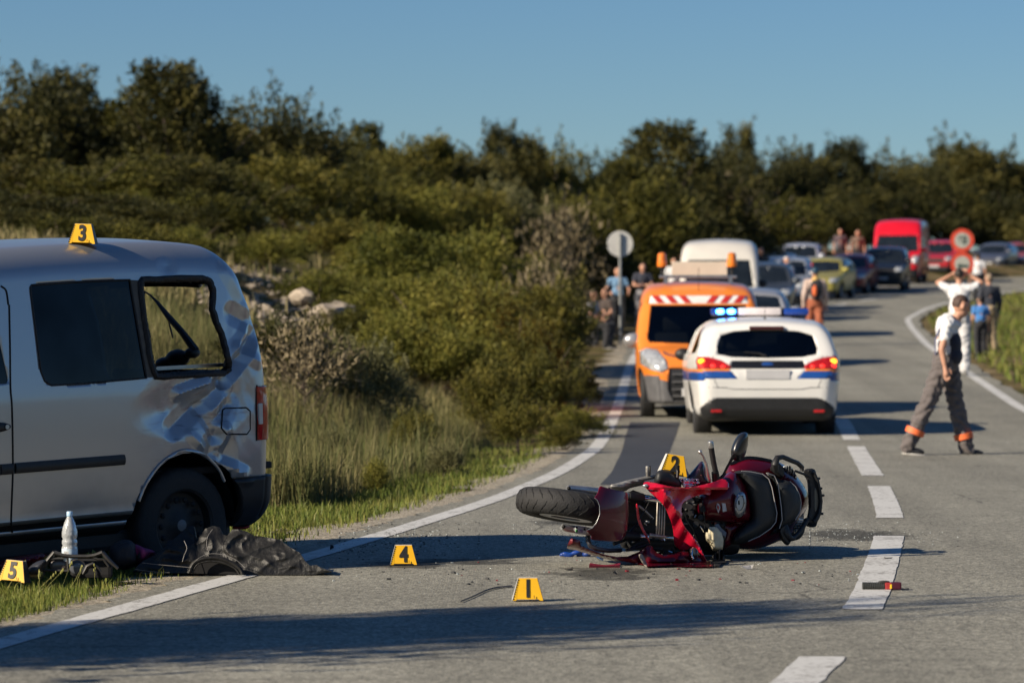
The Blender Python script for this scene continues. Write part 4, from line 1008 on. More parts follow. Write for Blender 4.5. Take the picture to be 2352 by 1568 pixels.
queue('car', 2352, 176, paint('dull_red_paint', (.24, .05, .05)), 'dull red car cut by the picture edge far along the queue', 'far_red_car', -20)
queue('car', 1795, 132, paint('white_car_paint', (.66, .66, .68)), 'white car glimpsed behind the man in white beside the pale car', 'white_car', -8)
# ================================================================ the damaged silver van on the verge
def silver_paint():
    m = bpy.data.materials.new('scuffed_silver_paint'); m.use_nodes = True; nt = m.node_tree; b = nt.nodes['Principled BSDF']; N = nt.nodes.new
    tc = N('ShaderNodeTexCoord')
    def nz(s, d=5, sc=None):
        n = N('ShaderNodeTexNoise'); n.inputs['Scale'].default_value = s; n.inputs['Detail'].default_value = d
        if sc:
            mp = N('ShaderNodeMapping'); mp.inputs['Scale'].default_value = sc; mp.inputs['Rotation'].default_value = (.35, 0, 0)
            nt.links.new(tc.outputs['Object'], mp.inputs[0]); nt.links.new(mp.outputs[0], n.inputs['Vector'])
        else: nt.links.new(tc.outputs['Object'], n.inputs['Vector'])
        return n.outputs['Fac']
    def mr(src, a, c, lo=0, hi=1):
        q = N('ShaderNodeMapRange'); q.inputs['From Min'].default_value = a; q.inputs['From Max'].default_value = c; q.inputs['To Min'].default_value = lo; q.inputs['To Max'].default_value = hi
        nt.links.new(src, q.inputs['Value']); return q.outputs[0]
    def mth(op, x, y):
        q = N('ShaderNodeMath'); q.operation = op; nt.links.new(x, q.inputs[0]); nt.links.new(y, q.inputs[1]); return q.outputs[0]
    ds = N('ShaderNodeVectorMath'); ds.operation = 'DISTANCE'; ds.inputs[1].default_value = (.9, 1.50, .92); nt.links.new(tc.outputs['Object'], ds.inputs[0])
    zone = mr(ds.outputs['Value'], .22, .50, 1, 0)
    scuff = mth('MULTIPLY', zone, mr(nz(14, 8, (1, .35, 3.0)), .56, .66, 0, .55))
    mx = N('ShaderNodeMix'); mx.data_type = 'RGBA'; mx.inputs[6].default_value = (.44, .455, .475, 1); mx.inputs[7].default_value = (.30, .15, .14, 1)
    sc2 = mth('MULTIPLY', scuff, mr(nz(30, 3), .4, .6)); nt.links.new(sc2, mx.inputs[0])
    scr = mth('MULTIPLY', zone, mr(nz(5, 9, (1, 1.3, 11)), .62, .66, 0, .4)); m3 = N('ShaderNodeMix'); m3.data_type = 'RGBA'; m3.inputs[7].default_value = (.12, .12, .12, 1); nt.links.new(mx.outputs[2], m3.inputs[6]); nt.links.new(scr, m3.inputs[0]); mx = m3
    dirt = N('ShaderNodeMix'); dirt.data_type = 'RGBA'; dirt.inputs[7].default_value = (.22, .19, .15, 1)
    sp = N('ShaderNodeSeparateXYZ'); nt.links.new(tc.outputs['Object'], sp.inputs[0])
    low = mr(sp.outputs['Z'], .25, .75, .55, 0); dn = mth('MULTIPLY', low, mr(nz(7, 8), .35, .7)); nt.links.new(dn, dirt.inputs[0])
    nt.links.new(mx.outputs[2], dirt.inputs[6]); nt.links.new(dirt.outputs[2], b.inputs['Base Color'])
    b.inputs['Metallic'].default_value = .65
    nt.links.new(mr(mth('ADD', scuff, dn), 0, 1, .30, .62), b.inputs['Roughness'])
    b.inputs['Coat Weight'].default_value = .35; b.inputs['Coat Roughness'].default_value = .06
    bp = N('ShaderNodeBump'); bp.inputs['Strength'].default_value = .12; bp.inputs['Distance'].default_value = .01; nt.links.new(nz(2.2, 2), bp.inputs['Height']); nt.links.new(bp.outputs[0], b.inputs['Normal'])
    return m
SILVER = silver_paint()
S = dict(W=1.86, L=4.6, H=1.96, zb=.30, wr=.325, tw=.21, belt=1.08, tum=.115, axles=(-1.42, 1.42), paint=SILVER, n=3.0, r=.17, plan=(.24, .05), crown=.05, arch=1.27, rim=STEEL, spokes=0, rear_y=1.96,
         top=[(-2.3, .82), (-2.22, .96), (-1.8, 1.10), (-1.45, 1.2), (-.8, 1.68), (-.45, 1.85), (0, 1.925), (1.0, 1.96), (1.9, 1.94), (2.15, 1.905), (2.3, 1.87)],
         rear_lean=[(.3, -.20), (.95, -.20), (1.25, -.22), (1.45, -.26), (1.7, -.35), (1.95, -.47)])
VROT, VTILT = R(-45), R(2.0)
VM = Matrix.Rotation(VROT, 4, 'Z') @ Matrix.Rotation(VTILT, 4, 'X')
anchor = P(421, 1206, 19.6)
VLOC = anchor - (VM @ Vector((.84, 1.42, .325)))
VINV = (Matrix.Translation(VLOC) @ VM).inverted()
vb = car_body(S)
def vray(u, v, bvh):
    o = VINV @ Vector((0, 0, HC)); e = VINV @ P(u, v, 10.0)
    h = bvh.ray_cast(o, (e - o).normalized()); return h[0]
def vplane(u, v, y=None, x=None):
    o = VINV @ Vector((0, 0, HC)); d = (VINV @ P(u, v, 10.0)) - o
    t = (y - o.y) / d.y if y is not None else (x - o.x) / d.x
    return o + d * t
bv0 = BVHTree.FromBMesh(vb)
def vyz(u, v, bvh=None):
    h = vray(u, v, bvh or bv0)
    if h is None: h = vplane(u, v, x=.90)
    return np.array([h.y, h.z])
fs_ = [f for f in vb.faces if f.normal.x > .4 and f.calc_center_median().y > .95 and f.calc_center_median().z > .62]
bmesh.ops.subdivide_edges(vb, edges=list({e for f in fs_ for e in f.edges}), cuts=2, use_grid_fill=True)
# collision damage on the rear quarter: dents, creases and a crumpled pillar
def seg_d(p, a, b):
    ab = b - a; t = np.clip(np.dot(p - a, ab) / np.dot(ab, ab), 0, 1); return np.linalg.norm(p - a - ab * t)
DENT = [(vyz(455, 925), .26, .13, .060), (vyz(500, 1045), .10, .09, .075), (vyz(545, 900), .10, .10, .03), (vyz(385, 945), .16, .09, .02), (vyz(385, 612), .05, .035, .012), (vyz(555, 690), .07, .10, .018)]
CREASE = [((400, 985), (520, 885), .050, -.028), ((525, 870), (592, 772), .045, -.055), ((500, 850), (575, 760), .045, .02), ((415, 905), (480, 880), .035, .030), ((520, 985), (505, 1040), .035, .03), ((535, 720), (590, 745), .05, -.03),
          ((545, 800), (592, 830), .035, .020), ((470, 940), (500, 1000), .04, -.03), ((540, 620), (565, 700), .05, .012), ((500, 1060), (560, 1090), .04, .028), ((440, 1000), (470, 1030), .03, .02), ((530, 930), (505, 960), .03, -.02)]
CREASE = [(vyz(*a), vyz(*b), w_, d) for a, b, w_, d in CREASE]
tri = lambda x: abs((x % 2) - 1)
ctr = vyz(500, 900); zc1, zc2 = vyz(150, 1190)[1], vyz(150, 1160)[1]
for v in vb.verts:
    if v.co.x < .45: continue
    p = np.array([v.co.y, v.co.z]); q = 0.0
    # pressed lines along the sill
    if p[0] < 1.05: q += .010 * math.exp(-((p[1] - zc1) / .018) ** 2) - .014 * math.exp(-((p[1] - zc1 + .045) / .02) ** 2)
    if p[0] > .7:
        for c, sy, sz, d in DENT: q -= d * .8 * max(0, 1 - math.sqrt(((p[0] - c[0]) / (sy * 1.7)) ** 2 + ((p[1] - c[1]) / (sz * 1.7)) ** 2)) ** 1.2
        for a, b, w_, d in CREASE:
            e = seg_d(p, a, b); q += d * 1.05 * max(0, 1 - e / (w_ * 1.5))
        k = math.exp(-((p[0] - ctr[0]) / .40) ** 2 - ((p[1] - ctr[1]) / .36) ** 2)
        wp = .8 * noise.noise(Vector((p[0] * 3, p[1] * 3, 3.3)))
        q -= k * (.008 * tri(p[0] * 5.5 + p[1] * 4.2 + wp * 1.5) + .007 * tri(p[0] * 6.5 - p[1] * 8.0 + wp * 2.1 + .4) + .005 * tri(p[0] * 17 + p[1] * 6 + wp * 3))
    v.co.x += q * min(1, (v.co.x - .45) / .2)
vb.normal_update(); bv1 = BVHTree.FromBMesh(vb)
Z1 = lambda x, y: (.30257 * x, 474.4 + .30257 * y)
Z2 = lambda x, y: (.36907 * x, 901.3 + .36907 * y)
def vpoly(pts, f): return [tuple(vyz(*f(*p), bv1)) for p in pts]
open_px = [(1062, 590), (1074, 560), (1300, 548), (1540, 545), (1590, 565), (1618, 640), (1612, 780), (1640, 880), (1680, 960), (1710, 1080), (1740, 1180), (1735, 1235), (1700, 1262), (1450, 1275), (1180, 1291), (1135, 1150), (1108, 950), (1088, 850)]
opening = vpoly(open_px, Z1)
pane = vpoly([(228, 615), (235, 598), (260, 588), (600, 570), (985, 555), (1040, 880), (1112, 1300), (700, 1337), (400, 1357), (360, 1348), (340, 1325), (310, 1250)], Z1)
flap = vpoly([(1385, 110), (1400, 99), (1530, 94), (1550, 105), (1557, 130), (1555, 230), (1540, 255), (1500, 262), (1410, 258), (1385, 240), (1375, 200)], Z2)
yb, zb1 = vyz(528, 1100, bv1); zbt = vyz(580, 1094, bv1)[1]
lt = vyz(588, 888, bv1); lb = vyz(590, 1010, bv1)
fd = vyz(23, 880, bv1)
S['feat'] = [
    ('rear_bumper', PLASTIC, 'side', [(yb, zb1), (2.6, zbt), (2.6, .15), (yb - .02, .15)], -.035),
    ('rear_bumper', PLASTIC, 'rear', [(-.95, zbt), (.95, zbt), (.95, .15), (-.95, .15)], -.035),
    ('tail_light', REDLENS, 'side', [(lt[0], lt[1]), (2.6, lt[1]), (2.6, lb[1]), (lb[0], lb[1])], -.012), ('tail_light', REDLENS, 'rear', [(.76, lt[1]), (.97, lt[1]), (.97, lb[1]), (.76, lb[1])], -.012), ('tail_light', REDLENS, 'rear', [(-.97, lt[1]), (-.76, lt[1]), (-.76, lb[1]), (-.97, lb[1])], -.012),
    ('opening', None, 'left', opening, 0), ('opening', None, 'rear', rrect(-.66, .66, 1.10, 1.70, .08), 0),
    ('side_glass', glass_mat('van_privacy_glass', (.012, .017, .022), 1.28), 'left', pane, .004),
    ('fuel_flap', SILVER, 'left', flap, -.003),
    ('side_glass', MATS['van_privacy_glass'], 'side', [(-.95, fd[1]), (-.42, fd[1] + .50), (fd[0] - .09, fd[1] + .53), (fd[0] - .01, fd[1] + .02), (fd[0] - .02, fd[1])], .004),
    ('windscreen', GLASS, 'front', [(-.78, 1.22), (-.66, 1.70), (.66, 1.70), (.78, 1.22), (0, 1.18)], .006),
    ('headlight', LAMPGLASS, 'front', rrect(-.88, -.5, .78, 1.0, .06), -.006), ('headlight', LAMPGLASS, 'front', rrect(.5, .88, .78, 1.0, .06), -.006),
    ('front_bumper', PLASTIC, 'front', rrect(-.95, .95, .2, .62, .06), -.006)]
S['_bm'] = vb.copy()
van, bvv = car('damaged_van', 'silver van with dented rear quarter and smashed rear side window on the verge', S, VLOC, VROT, 'van', None, VTILT)
for o_ in van.children:
    if o_.name.startswith('body'): o_.data.set_sharp_from_angle(angle=R(15))
bv = bv1
seats(van, (-.25,), (-.42, .42), .95)
bm = new(); box(bm, (-.1, .72, .98), (1.2, .16, .6), Matrix.Rotation(R(-12), 3, 'X'), .06); link('rear_seat', bm, INSIDE, van, smooth=50)
bm = new(); box(bm, (0, .9, .62), (1.55, 2.5, .04), None, .01); link('load_floor', bm, INSIDE, van)
RUBTRIM = mat('window_rubber', (.012, .012, .014), .6, var=.3, vs=40, bump=.5, bs=60)
def on_side(u, v): return vray(u, v, bv1)
def line_pts(px, n, closed):
    px = [np.array(p, float) for p in px]; q = px + [px[0]] if closed else px
    return [a + (b - a) * k / n for a, b in zip(q, q[1:]) for k in range(n)]
def surf_tube(name, px, r, m_, parent=van, dense=6, jag=0, closed=False, lift=.0):
    pts = []
    for a in (line_pts(px, dense, closed) if closed else smooth_curve(px, dense)):
        h = on_side(*a)
        if h: pts.append(h + Vector((lift + rnd.uniform(-jag, jag) * .3, rnd.uniform(-jag, jag), rnd.uniform(-jag, jag))))
    if closed: pts.append(pts[0])
    bm = new(); tube(bm, pts, r, 6); return link(name, bm, m_, parent, smooth=60)
rub = surf_tube('window_seal', [Z1(*p) for p in open_px], .020, RUBTRIM, closed=True, dense=4, jag=.003)
# crumbs of glass left in the seal
bm = new()
loop = line_pts([Z1(*p) for p in open_px], 10, True)
cx, cv = np.mean([p[0] for p in loop]), np.mean([p[1] for p in loop])
for a in loop:
    h = on_side(*a)
    if not h: continue
    for _ in range(2):
        k = rnd.uniform(.0, .05); b = (a[0] + (cx - a[0]) * k * 1.4, a[1] + (cv - a[1]) * k * 1.4); hh = vplane(b[0], b[1], x=h.x - .012)
        s = rnd.uniform(.006, .016); box(bm, hh, (s * .6, s, s), Matrix.Rotation(rnd.uniform(0, 3), 3, 'X'))
link('glass_crumbs', bm, RUBTRIM, rub)['kind'] = 'stuff'
bm = new()
pil = [vyz(*Z1(x, y), bv1) for x, y in ((990, 557), (1075, 565), (1135, 1120), (1200, 1290), (1113, 1299))]
link('pillar_strip', pymesh('ps', [tuple(on_side(*Z1(x, y)) + Vector((.002, 0, 0))) for x, y in ((992, 557), (1076, 562), (1100, 860), (1145, 1150), (1196, 1289), (1115, 1299), (1045, 880))], [(0, 1, 2, 6), (6, 2, 3, 5), (3, 4, 5)]), mat('bare_pillar', (.07, .066, .06), .6, var=.3, vs=20), van)
surf_tube('window_seal', [Z1(*p) for p in [(228, 615), (240, 595), (600, 570), (985, 555), (1040, 880), (1112, 1300), (700, 1337), (390, 1357), (340, 1325), (310, 1250)]], .006, RUBTRIM, closed=True)
surf_tube('flap_gap', [Z2(*p) for p in [(1385, 110), (1400, 99), (1530, 94), (1555, 115), (1555, 230), (1535, 258), (1410, 258), (1378, 220)]], .0055, SEAM, closed=True)
surf_tube('door_gap', [(21, 700), (23, 800), (24, 890), (27.5, 938), (29.5, 1067), (27, 1150), (25.5, 1196), (28, 1222)], .006, SEAM)
surf_tube('door_gap', [(19, 700), (14, 668), (2, 657)], .006, SEAM)
surf_tube('light_gap', [(590, 884), (588, 930), (589, 1012)], .005, SEAM)
surf_tube('arch_edge', [(318, 1150), (335, 1110), (365, 1068), (400, 1042), (430, 1034), (470, 1045), (500, 1075), (515, 1105)], .010, SILVER, dense=6, lift=.002)
for x0, x1 in (((33, 1075), (284, 1055)), ((0, 1078), (27, 1076))):
    pts = [on_side(x0[0] + (x1[0] - x0[0]) * k / 12, x0[1] + (x1[1] - x0[1]) * k / 12) for k in range(13)]
    pts = [p + Vector((.006, 0, 0)) for p in pts if p]
    bm = new(); 
    for p in [pts]:
        prof = []
        for c in p:
            prof.append([bm.verts.new(c + Vector(o_)) for o_ in ((-.012, 0, .030), (.008, 0, .026), (.014, 0, .008), (.014, 0, -.010), (.006, 0, -.028), (-.012, 0, -.030))])
        for a, b in zip(prof, prof[1:]):
            for k in range(5): bm.faces.new((a[k], b[k], b[k + 1], a[k + 1]))
        bm.faces.new(prof[0]); bm.faces.new(prof[-1][::-1])
    bmesh.ops.recalc_face_normals(bm, faces=bm.faces); link('rub_strip', bm, PLASTIC, van, smooth=40)
h = on_side(5, 980)
bm = new(); ellipsoid(bm, h + Vector((.012, -.06, 0)), (.02, .11, .028)); hd = link('door_handle', bm, PLASTIC, van, smooth=180)
bm = new(); lathe(bm, [(.013, 0), (.013, .004), (.001, .004)], h + Vector((.03, .01, 0)), (1, 0, 0), 12); link('keyhole', bm, RIM, hd)
# crumpled inner edge where the seal is torn, hatch trim and the wiper outside the missing rear glass
YW = 2.16
def hp(x, y, off=0): return vplane(*Z1(x, y), y=YW + off)
bm = new(); tube(bm, [hp(1485, 1095), hp(1380, 950), hp(1290, 850), hp(1190, 722)], [.026, .020, .019, .010], 6); tube(bm, [hp(1190, 722), hp(1140, 672), hp(1088, 640)], [.009, .006, .005], 5)
tube(bm, [hp(1275, 850), hp(1295, 930), hp(1312, 998)], [.004, .006, .005], 5); wp = link('rear_wiper', bm, PLASTIC, van, smooth=50)
bm = new()
ellipsoid(bm, hp(1350, 1150), (.10, .05, .055)); ellipsoid(bm, hp(1460, 1110), (.05, .05, .035)); ellipsoid(bm, hp(1260, 1190), (.09, .05, .04)); link('wiper_motor', remeshed(bm, .012), PLASTIC, van)
bm = new(); tube(bm, [(-.64, 2.15, 1.13), (.64, 2.15, 1.13)], .035, 8); link('hatch_trim', bm, PLASTIC, van)
p = vplane(*Z1(1460, 1215), x=.80); bm = new(); box(bm, p + Vector((-.03, 0, 0)), (.02, .50, .02)); link('window_ledge', bm, RIM, van)
for o_ in (lt, lb): pass
bm = new(); c = on_side(591, 950)
if c:
    box(bm, c + Vector((.01, .012, .0)), (.02, .03, .12), None, .006); link('reversing_light', bm, mat('white_lens', (.6, .58, .55), .2, coat=.5), van)
# steel wheel details on the visible rear wheel
for ch in [o for o in van.children if o.name.startswith('wheel') and 'housing' not in o.name]:
    for rimo in ch.children:
        vco = rimo.data.vertices[0].co
        if vco.x > 0 and vco.y > 0:
            hubx = .84 + .02
            for k in range(14):
                a = 2 * math.pi * k / 14; bm = new(); cc = Vector((.745 + .075, 1.42 + .145 * math.cos(a), .325 + .145 * math.sin(a)))
                ellipsoid(bm, cc, (.012, .017, .017), None, 8, 6); link('rim_hole', bm, SEAM, ch)
            bm = new(); lathe(bm, [(.034, 0), (.033, .014), (.02, .02), (.001, .021)], (.815, 1.42, .325), (1, 0, 0), 16); link('hub_cap', bm, mat('hub_grey', (.16, .16, .165), .5, var=.2), ch, smooth=40)
bm = new(); box(bm, (0, -.1, .27), (1.5, 3.9, .12), None, .03); link('chassis', bm, PLASTIC, van)
# ================================================================ the motorcycle lying on its side
def bd(u): return 19.22 + (u - 1182) / 708 * 1.05
def Z3(x, y): return (1157.5 + .32271 * x, 967.7 + .32271 * y)
def M3(x, y, off=0.0):
    """photo position (detail pixels) to a point of the wreck: off metres behind the wreck's middle plane, never below the road"""
    u, v = Z3(x, y); d = bd(u) + off
    zmin = .02
    if v > CV + 1: d = min(d, (HC - zmin) * F / (v - CV))
    return P(u, v, d)
bike = thing('motorcycle', (M3(1300, 1000).x, 19.75, .012), 'dark red motorcycle lying on its side in the road', 'motorcycle')
MAROON = mat('dark_red_fairing', (.105, .002, .012), .25, .15, var=.25, vs=5, coat=.5, spec=.35)
SCARLET = mat('bright_red_fairing', (.56, .006, .03), .22, .3, var=.2, vs=7, coat=1.0)
ALU = mat('brushed_aluminium', (.50, .50, .49), .35, .85, var=.2, vs=25)
BLACKM = mat('black_metal', (.008, .008, .009), .45, .0, var=.4, vs=20, spec=.35)
SEATM = mat('seat_vinyl', (.016, .018, .020), .55, var=.25, vs=15, bump=.15, bs=150)
PIPING = mat('seat_piping', (.42, .40, .40), .5)
def dist_poly(poly, x, y):
    best = 1e9; n = len(poly)
    for i in range(n):
        ax, ay = poly[i]; bx, by = poly[(i + 1) % n]; dx, dy = bx - ax, by - ay; l = dx * dx + dy * dy
        t = 0 if l == 0 else max(0, min(1, ((x - ax) * dx + (y - ay) * dy) / l))
        best = min(best, math.hypot(x - ax - dx * t, y - ay - dy * t))
    return best
def panel(name, poly, depth, m_, parent=bike, step=16, thick=.006, back=0.0, smooth_n=3, mapf=M3, sharp=50):
    """sheet with the outline poly, laid out in depth by depth(x, y, distance to the edge); back: how far its rim runs away"""
    poly = [tuple(p) for p in (smooth_curve(poly, smooth_n, True) if smooth_n > 1 else poly)]
    xs = [p[0] for p in poly]; ys = [p[1] for p in poly]
    nx = max(2, int((max(xs) - min(xs)) / step)); ny = max(2, int((max(ys) - min(ys)) / step))
    bm = new(); gx_ = np.linspace(min(xs) - 1, max(xs) + 1, nx + 1); gy_ = np.linspace(min(ys) - 1, max(ys) + 1, ny + 1)
    vv = [[bm.verts.new((x, y, 0)) for x in gx_] for y in gy_]
    for j in range(ny):
        for i in range(nx): bm.faces.new((vv[j][i], vv[j][i + 1], vv[j + 1][i + 1], vv[j + 1][i]))
    SPAN[0] = 400.0; keep = set(cut_poly(bm, poly, (0, 1), lambda f: True)); SPAN[0] = 1.0
    bmesh.ops.delete(bm, geom=[f for f in bm.faces if f not in keep], context='FACES')
    bmesh.ops.remove_doubles(bm, verts=bm.verts, dist=.4)
    for v in bm.verts:
        x, y = v.co.x, v.co.y; v.co = mapf(x, y, depth(x, y, dist_poly(poly, x, y)))
    if back:
        be = [e for e in bm.edges if e.is_boundary]; r_ = bmesh.ops.extrude_edge_only(bm, edges=be)
        for v in [g for g in r_['geom'] if isinstance(g, bmesh.types.BMVert)]:
            v.co += Vector((0, back, -min(.02, max(0, v.co.z - .03))))
    bmesh.ops.recalc_face_normals(bm, faces=bm.faces)
    o = link(name, bm, m_, parent, world=True, smooth=sharp)
    if thick: q = o.modifiers.new('t', 'SOLIDIFY'); q.thickness = thick; q.offset = 0
    return o
def pillow(h, w_, base=0.0, tilt=None):
    def f(x, y, e):
        k = 1 - min(1, e / w_); return base - h * math.sqrt(max(0, 1 - k * k)) + (tilt(x, y) if tilt else 0)
    return f
def rod(name, pts, r, m_, parent=bike, seg=8, smooth=50):
    r_ = [q * .32271 / F * 20 for q in r] if isinstance(r, (list, tuple)) else r * .32271 / F * 20
    bm = new(); tube(bm, [M3(*p) for p in pts], r_, seg); return link(name, bm, m_, parent, world=True, smooth=smooth)
PX3 = .32271 / F * 20          # metres per detail pixel
# -- tail, tank, seat
panel('tail_fairing', [(1590, 330), (1640, 285), (1700, 258), (1760, 252), (1850, 262), (1920, 280), (1990, 310), (2060, 368), (2120, 440), (2160, 515), (2165, 580), (2120, 680), (2050, 785), (1960, 845), (1840, 890), (1740, 905), (1640, 890), (1570, 830), (1560, 600)], pillow(.16, 150, .30), MAROON, step=22, back=.22)
panel('tail_edge', [(1610, 300), (1660, 268), (1720, 250), (1800, 252), (1900, 272), (1900, 285), (1800, 268), (1720, 270), (1640, 300)], lambda x, y, e: .22, PLASTIC, back=.1)
tank = panel('fuel_tank', [(1545, 400), (1590, 372), (1640, 352), (1690, 400), (1725, 460), (1745, 530), (1758, 600), (1766, 660), (1748, 700), (1700, 716), (1600, 718), (1480, 700), (1400, 690), (1380, 600), (1400, 500), (1470, 440)], pillow(.20, 170, .16), MAROON, step=18, back=.2)
panel('tank_side', [(1470, 700), (1600, 715), (1745, 700), (1700, 760), (1640, 850), (1580, 890), (1540, 880), (1560, 780), (1480, 740)], pillow(.08, 60, .20), MAROON, step=18, back=.15)
capc = (1681, 580)
cap = panel('filler_cap', [(capc[0] + 41 * math.cos(a) - 8 * math.sin(a), capc[1] + 78 * math.sin(a)) for a in np.linspace(0, 2 * math.pi, 24)[:-1]], lambda x, y, e: -.052 - .012 * min(1, e / 8), mat('cap_satin', (.40, .43, .46), .35, .8, var=.12, vs=20), tank, 10, .004, .02, 1)
cap.location = (0, 0, 0)
ring = []
for a in np.linspace(0, 2 * math.pi, 25): ring.append((capc[0] + 27 * math.cos(a) - 5 * math.sin(a), capc[1] + 54 * math.sin(a), -.068))
r_ = rod('cap_groove', ring, 1.6, SEAM, tank); r_.location = (0, 0, 0)
r_ = rod('key_slot', [(1672, 562, -.068), (1674, 590, -.068)], 5, SEAM, tank); r_.location = (0, 0, 0)
for k in range(7):
    a = k * .9; r_ = rod('cap_screw', [(capc[0] + 34 * math.cos(a), capc[1] + 66 * math.sin(a), -.069), (capc[0] + 34 * math.cos(a) + 2, capc[1] + 66 * math.sin(a), -.070)], 4, SEAM, tank); r_.location = (0, 0, 0)
LABELW = mat('white_label', (.52, .52, .54), .5, var=.2, vs=60)
for nm, pg, m_, off in (('warning_label', [(1548, 566), (1572, 560), (1586, 636), (1558, 644)], LABELW, -.037), ('emblem', [(1521, 566), (1541, 610), (1526, 652), (1510, 610)], LABELW, -.034), ('emblem_mark', [(1522, 590), (1532, 610), (1526, 632), (1516, 610)], REDLENS, -.038)):
    q = panel(nm, pg, lambda x, y, e, off=off: off, m_, tank, 12, .002, 0, 1); q.location = (0, 0, 0)
rider = panel('rider_seat', [(1640, 362), (1700, 350), (1780, 356), (1850, 378), (1890, 415), (1915, 480), (1930, 560), (1945, 640), (1940, 700), (1915, 745), (1850, 795), (1760, 840), (1680, 860), (1630, 850), (1650, 800), (1710, 735), (1760, 700), (1765, 650), (1752, 560), (1725, 460), (1690, 395)], pillow(.09, 70, .12), SEATM, step=18, back=.12)
pill = panel('pillion_seat', [(1868, 366), (1930, 382), (1960, 415), (1975, 418), (2030, 425), (2075, 462), (2103, 520), (2115, 580), (2108, 640), (2070, 700), (2010, 745), (1960, 775), (1900, 800), (1935, 760), (1960, 700), (1958, 600), (1940, 500), (1915, 420)], pillow(.10, 60, .13), SEATM, step=18, back=.12)
q = rod('seat_piping', [(1840, 372, .03), (1885, 408, .02), (1908, 470, .02), (1925, 560, .02), (1943, 650, .02), (1935, 715, .02), (1900, 760, .03), (1820, 815, .04), (1740, 850, .06)], 3.2, PIPING, rider); q.location = (0, 0, 0)
q = rod('seat_piping', [(1868, 366, .03), (1925, 385, .02), (1950, 440, .02), (1962, 520, .02), (1975, 620, .02), (1980, 700, .02), (1960, 760, .03)], 3, PIPING, pill); q.location = (0, 0, 0)
q = rod('seat_piping', [(2035, 425, .04), (2075, 460, .04), (2105, 520, .04), (2116, 580, .04), (2108, 640, .04), (2075, 700, .04)], 2.6, PIPING, pill); q.location = (0, 0, 0)
q = rod('seat_piping', [(1690, 352, .05), (1760, 358, .04), (1840, 374, .03)], 2.4, PIPING, rider); q.location = (0, 0, 0)
# -- grab rails, rack, rear lamps
rod('grab_rail', [(1935, 350, .05), (1928, 300, .02), (1945, 258, .02), (1985, 252, .03), (2040, 275, .05), (2090, 295, .08), (2122, 325, .1), (2120, 355, .1)], [26, 28, 22, 18, 17, 17, 17, 15], PLASTIC)
rod('grab_rail', [(2000, 740, .06), (2010, 790, .04), (2030, 830, .05), (2060, 830, .06), (2100, 790, .08), (2140, 730, .1), (2160, 700, .1)], [22, 30, 30, 20, 18, 18, 16], PLASTIC)
for pg in ([(1915, 300), (1960, 300), (1990, 350), (1985, 385), (1930, 345), (1910, 330)], [(1970, 770), (2010, 740), (2020, 760), (2015, 800), (2040, 850), (2020, 860), (1985, 820)]):
    panel('rail_mount', pg, lambda x, y, e: .04, PLASTIC, back=.12)
rack = panel('luggage_rack', [(2140, 350), (2170, 338), (2210, 345), (2225, 400), (2248, 470), (2262, 560), (2258, 640), (2235, 690), (2220, 725), (2165, 722), (2160, 690), (2175, 600), (2172, 480), (2165, 400)], lambda x, y, e: .16 - .012 * min(1, e / 10), PLASTIC, back=.05, step=14)
rod('rack_ring', [(2205, 360, .13), (2232, 420, .13), (2250, 500, .13), (2258, 570, .13), (2245, 650, .13), (2210, 715, .13)], 12, PLASTIC)
panel('rack_opening', [(2212, 470), (2228, 500), (2236, 560), (2230, 610), (2214, 640), (2210, 560)], lambda x, y, e: .145, mat('road_seen_through', (.16, .15, .12), .8), rack, 14, .003).location = (0, 0, 0)
for x, y in ((2240, 405), (2255, 475), (2270, 525), (2262, 655), (2215, 705), (2180, 350)): rod('rack_knob', [(x - 14, y, .13), (x + 8, y, .13)], 9, PLASTIC)
rod('rack_arm', [(2075, 352, .12), (2130, 372, .14), (2170, 395, .15)], 9, PLASTIC)
rod('rack_arm', [(2145, 700, .12), (2170, 690, .15)], 14, PLASTIC)
CLEARL = mat('clear_lens', (.40, .42, .44), .15, .5, var=.4, vs=60, coat=.8)
panel('tail_lamp', [(1985, 318), (2040, 315), (2062, 350), (2085, 392), (2060, 372), (2010, 340)], lambda x, y, e: .10 + .02 * math.sin(x * .35), CLEARL, back=.06, smooth_n=1, step=8)
panel('tail_lamp', [(2065, 745), (2085, 715), (2130, 650), (2132, 680), (2118, 740), (2070, 775)], lambda x, y, e: .10 + .02 * math.sin(y * .35), CLEARL, back=.06, smooth_n=1, step=8)
# -- handlebar, lever, mirror
rod('handlebar', [(1545, 470, .02), (1515, 400, -.02), (1492, 290, -.06), (1474, 182, -.10)], [16, 20, 21, 21], mat('grip_rubber', (.02, .02, .021), .7, bump=.3, bs=300))
rod('bar_end', [(1474, 182, -.10), (1470, 150, -.11), (1469, 140, -.112)], [21, 21, 15], ALU)
rod('clutch_lever', [(1462, 420, -.03), (1452, 380, -.05), (1440, 300, -.08), (1415, 240, -.10), (1398, 218, -.11)], [14, 15, 9, 7, 7], ALU)
bm = new(); ellipsoid(bm, M3(1396, 216, -.11), (15 * PX3,) * 3); link('lever_ball', bm, ALU, bike, world=True, smooth=180)
rod('switch_block', [(1510, 420, -.03), (1503, 360, -.05)], [30, 27], BLACKM)
rod('mirror_stalk', [(1540, 420, -.02), (1570, 360, -.04), (1605, 295, -.07), (1640, 232, -.1)], [7, 8, 9, 16], BLACKM)
panel('mirror', [(1725, 82), (1700, 80), (1668, 100), (1640, 145), (1622, 195), (1622, 232), (1645, 252), (1670, 256), (1700, 238), (1722, 195), (1735, 140), (1735, 100)], pillow(.06, 45, -.06), mat('mirror_shell', (.014, .015, .018), .25, coat=.3), step=10, back=.02, smooth_n=2)
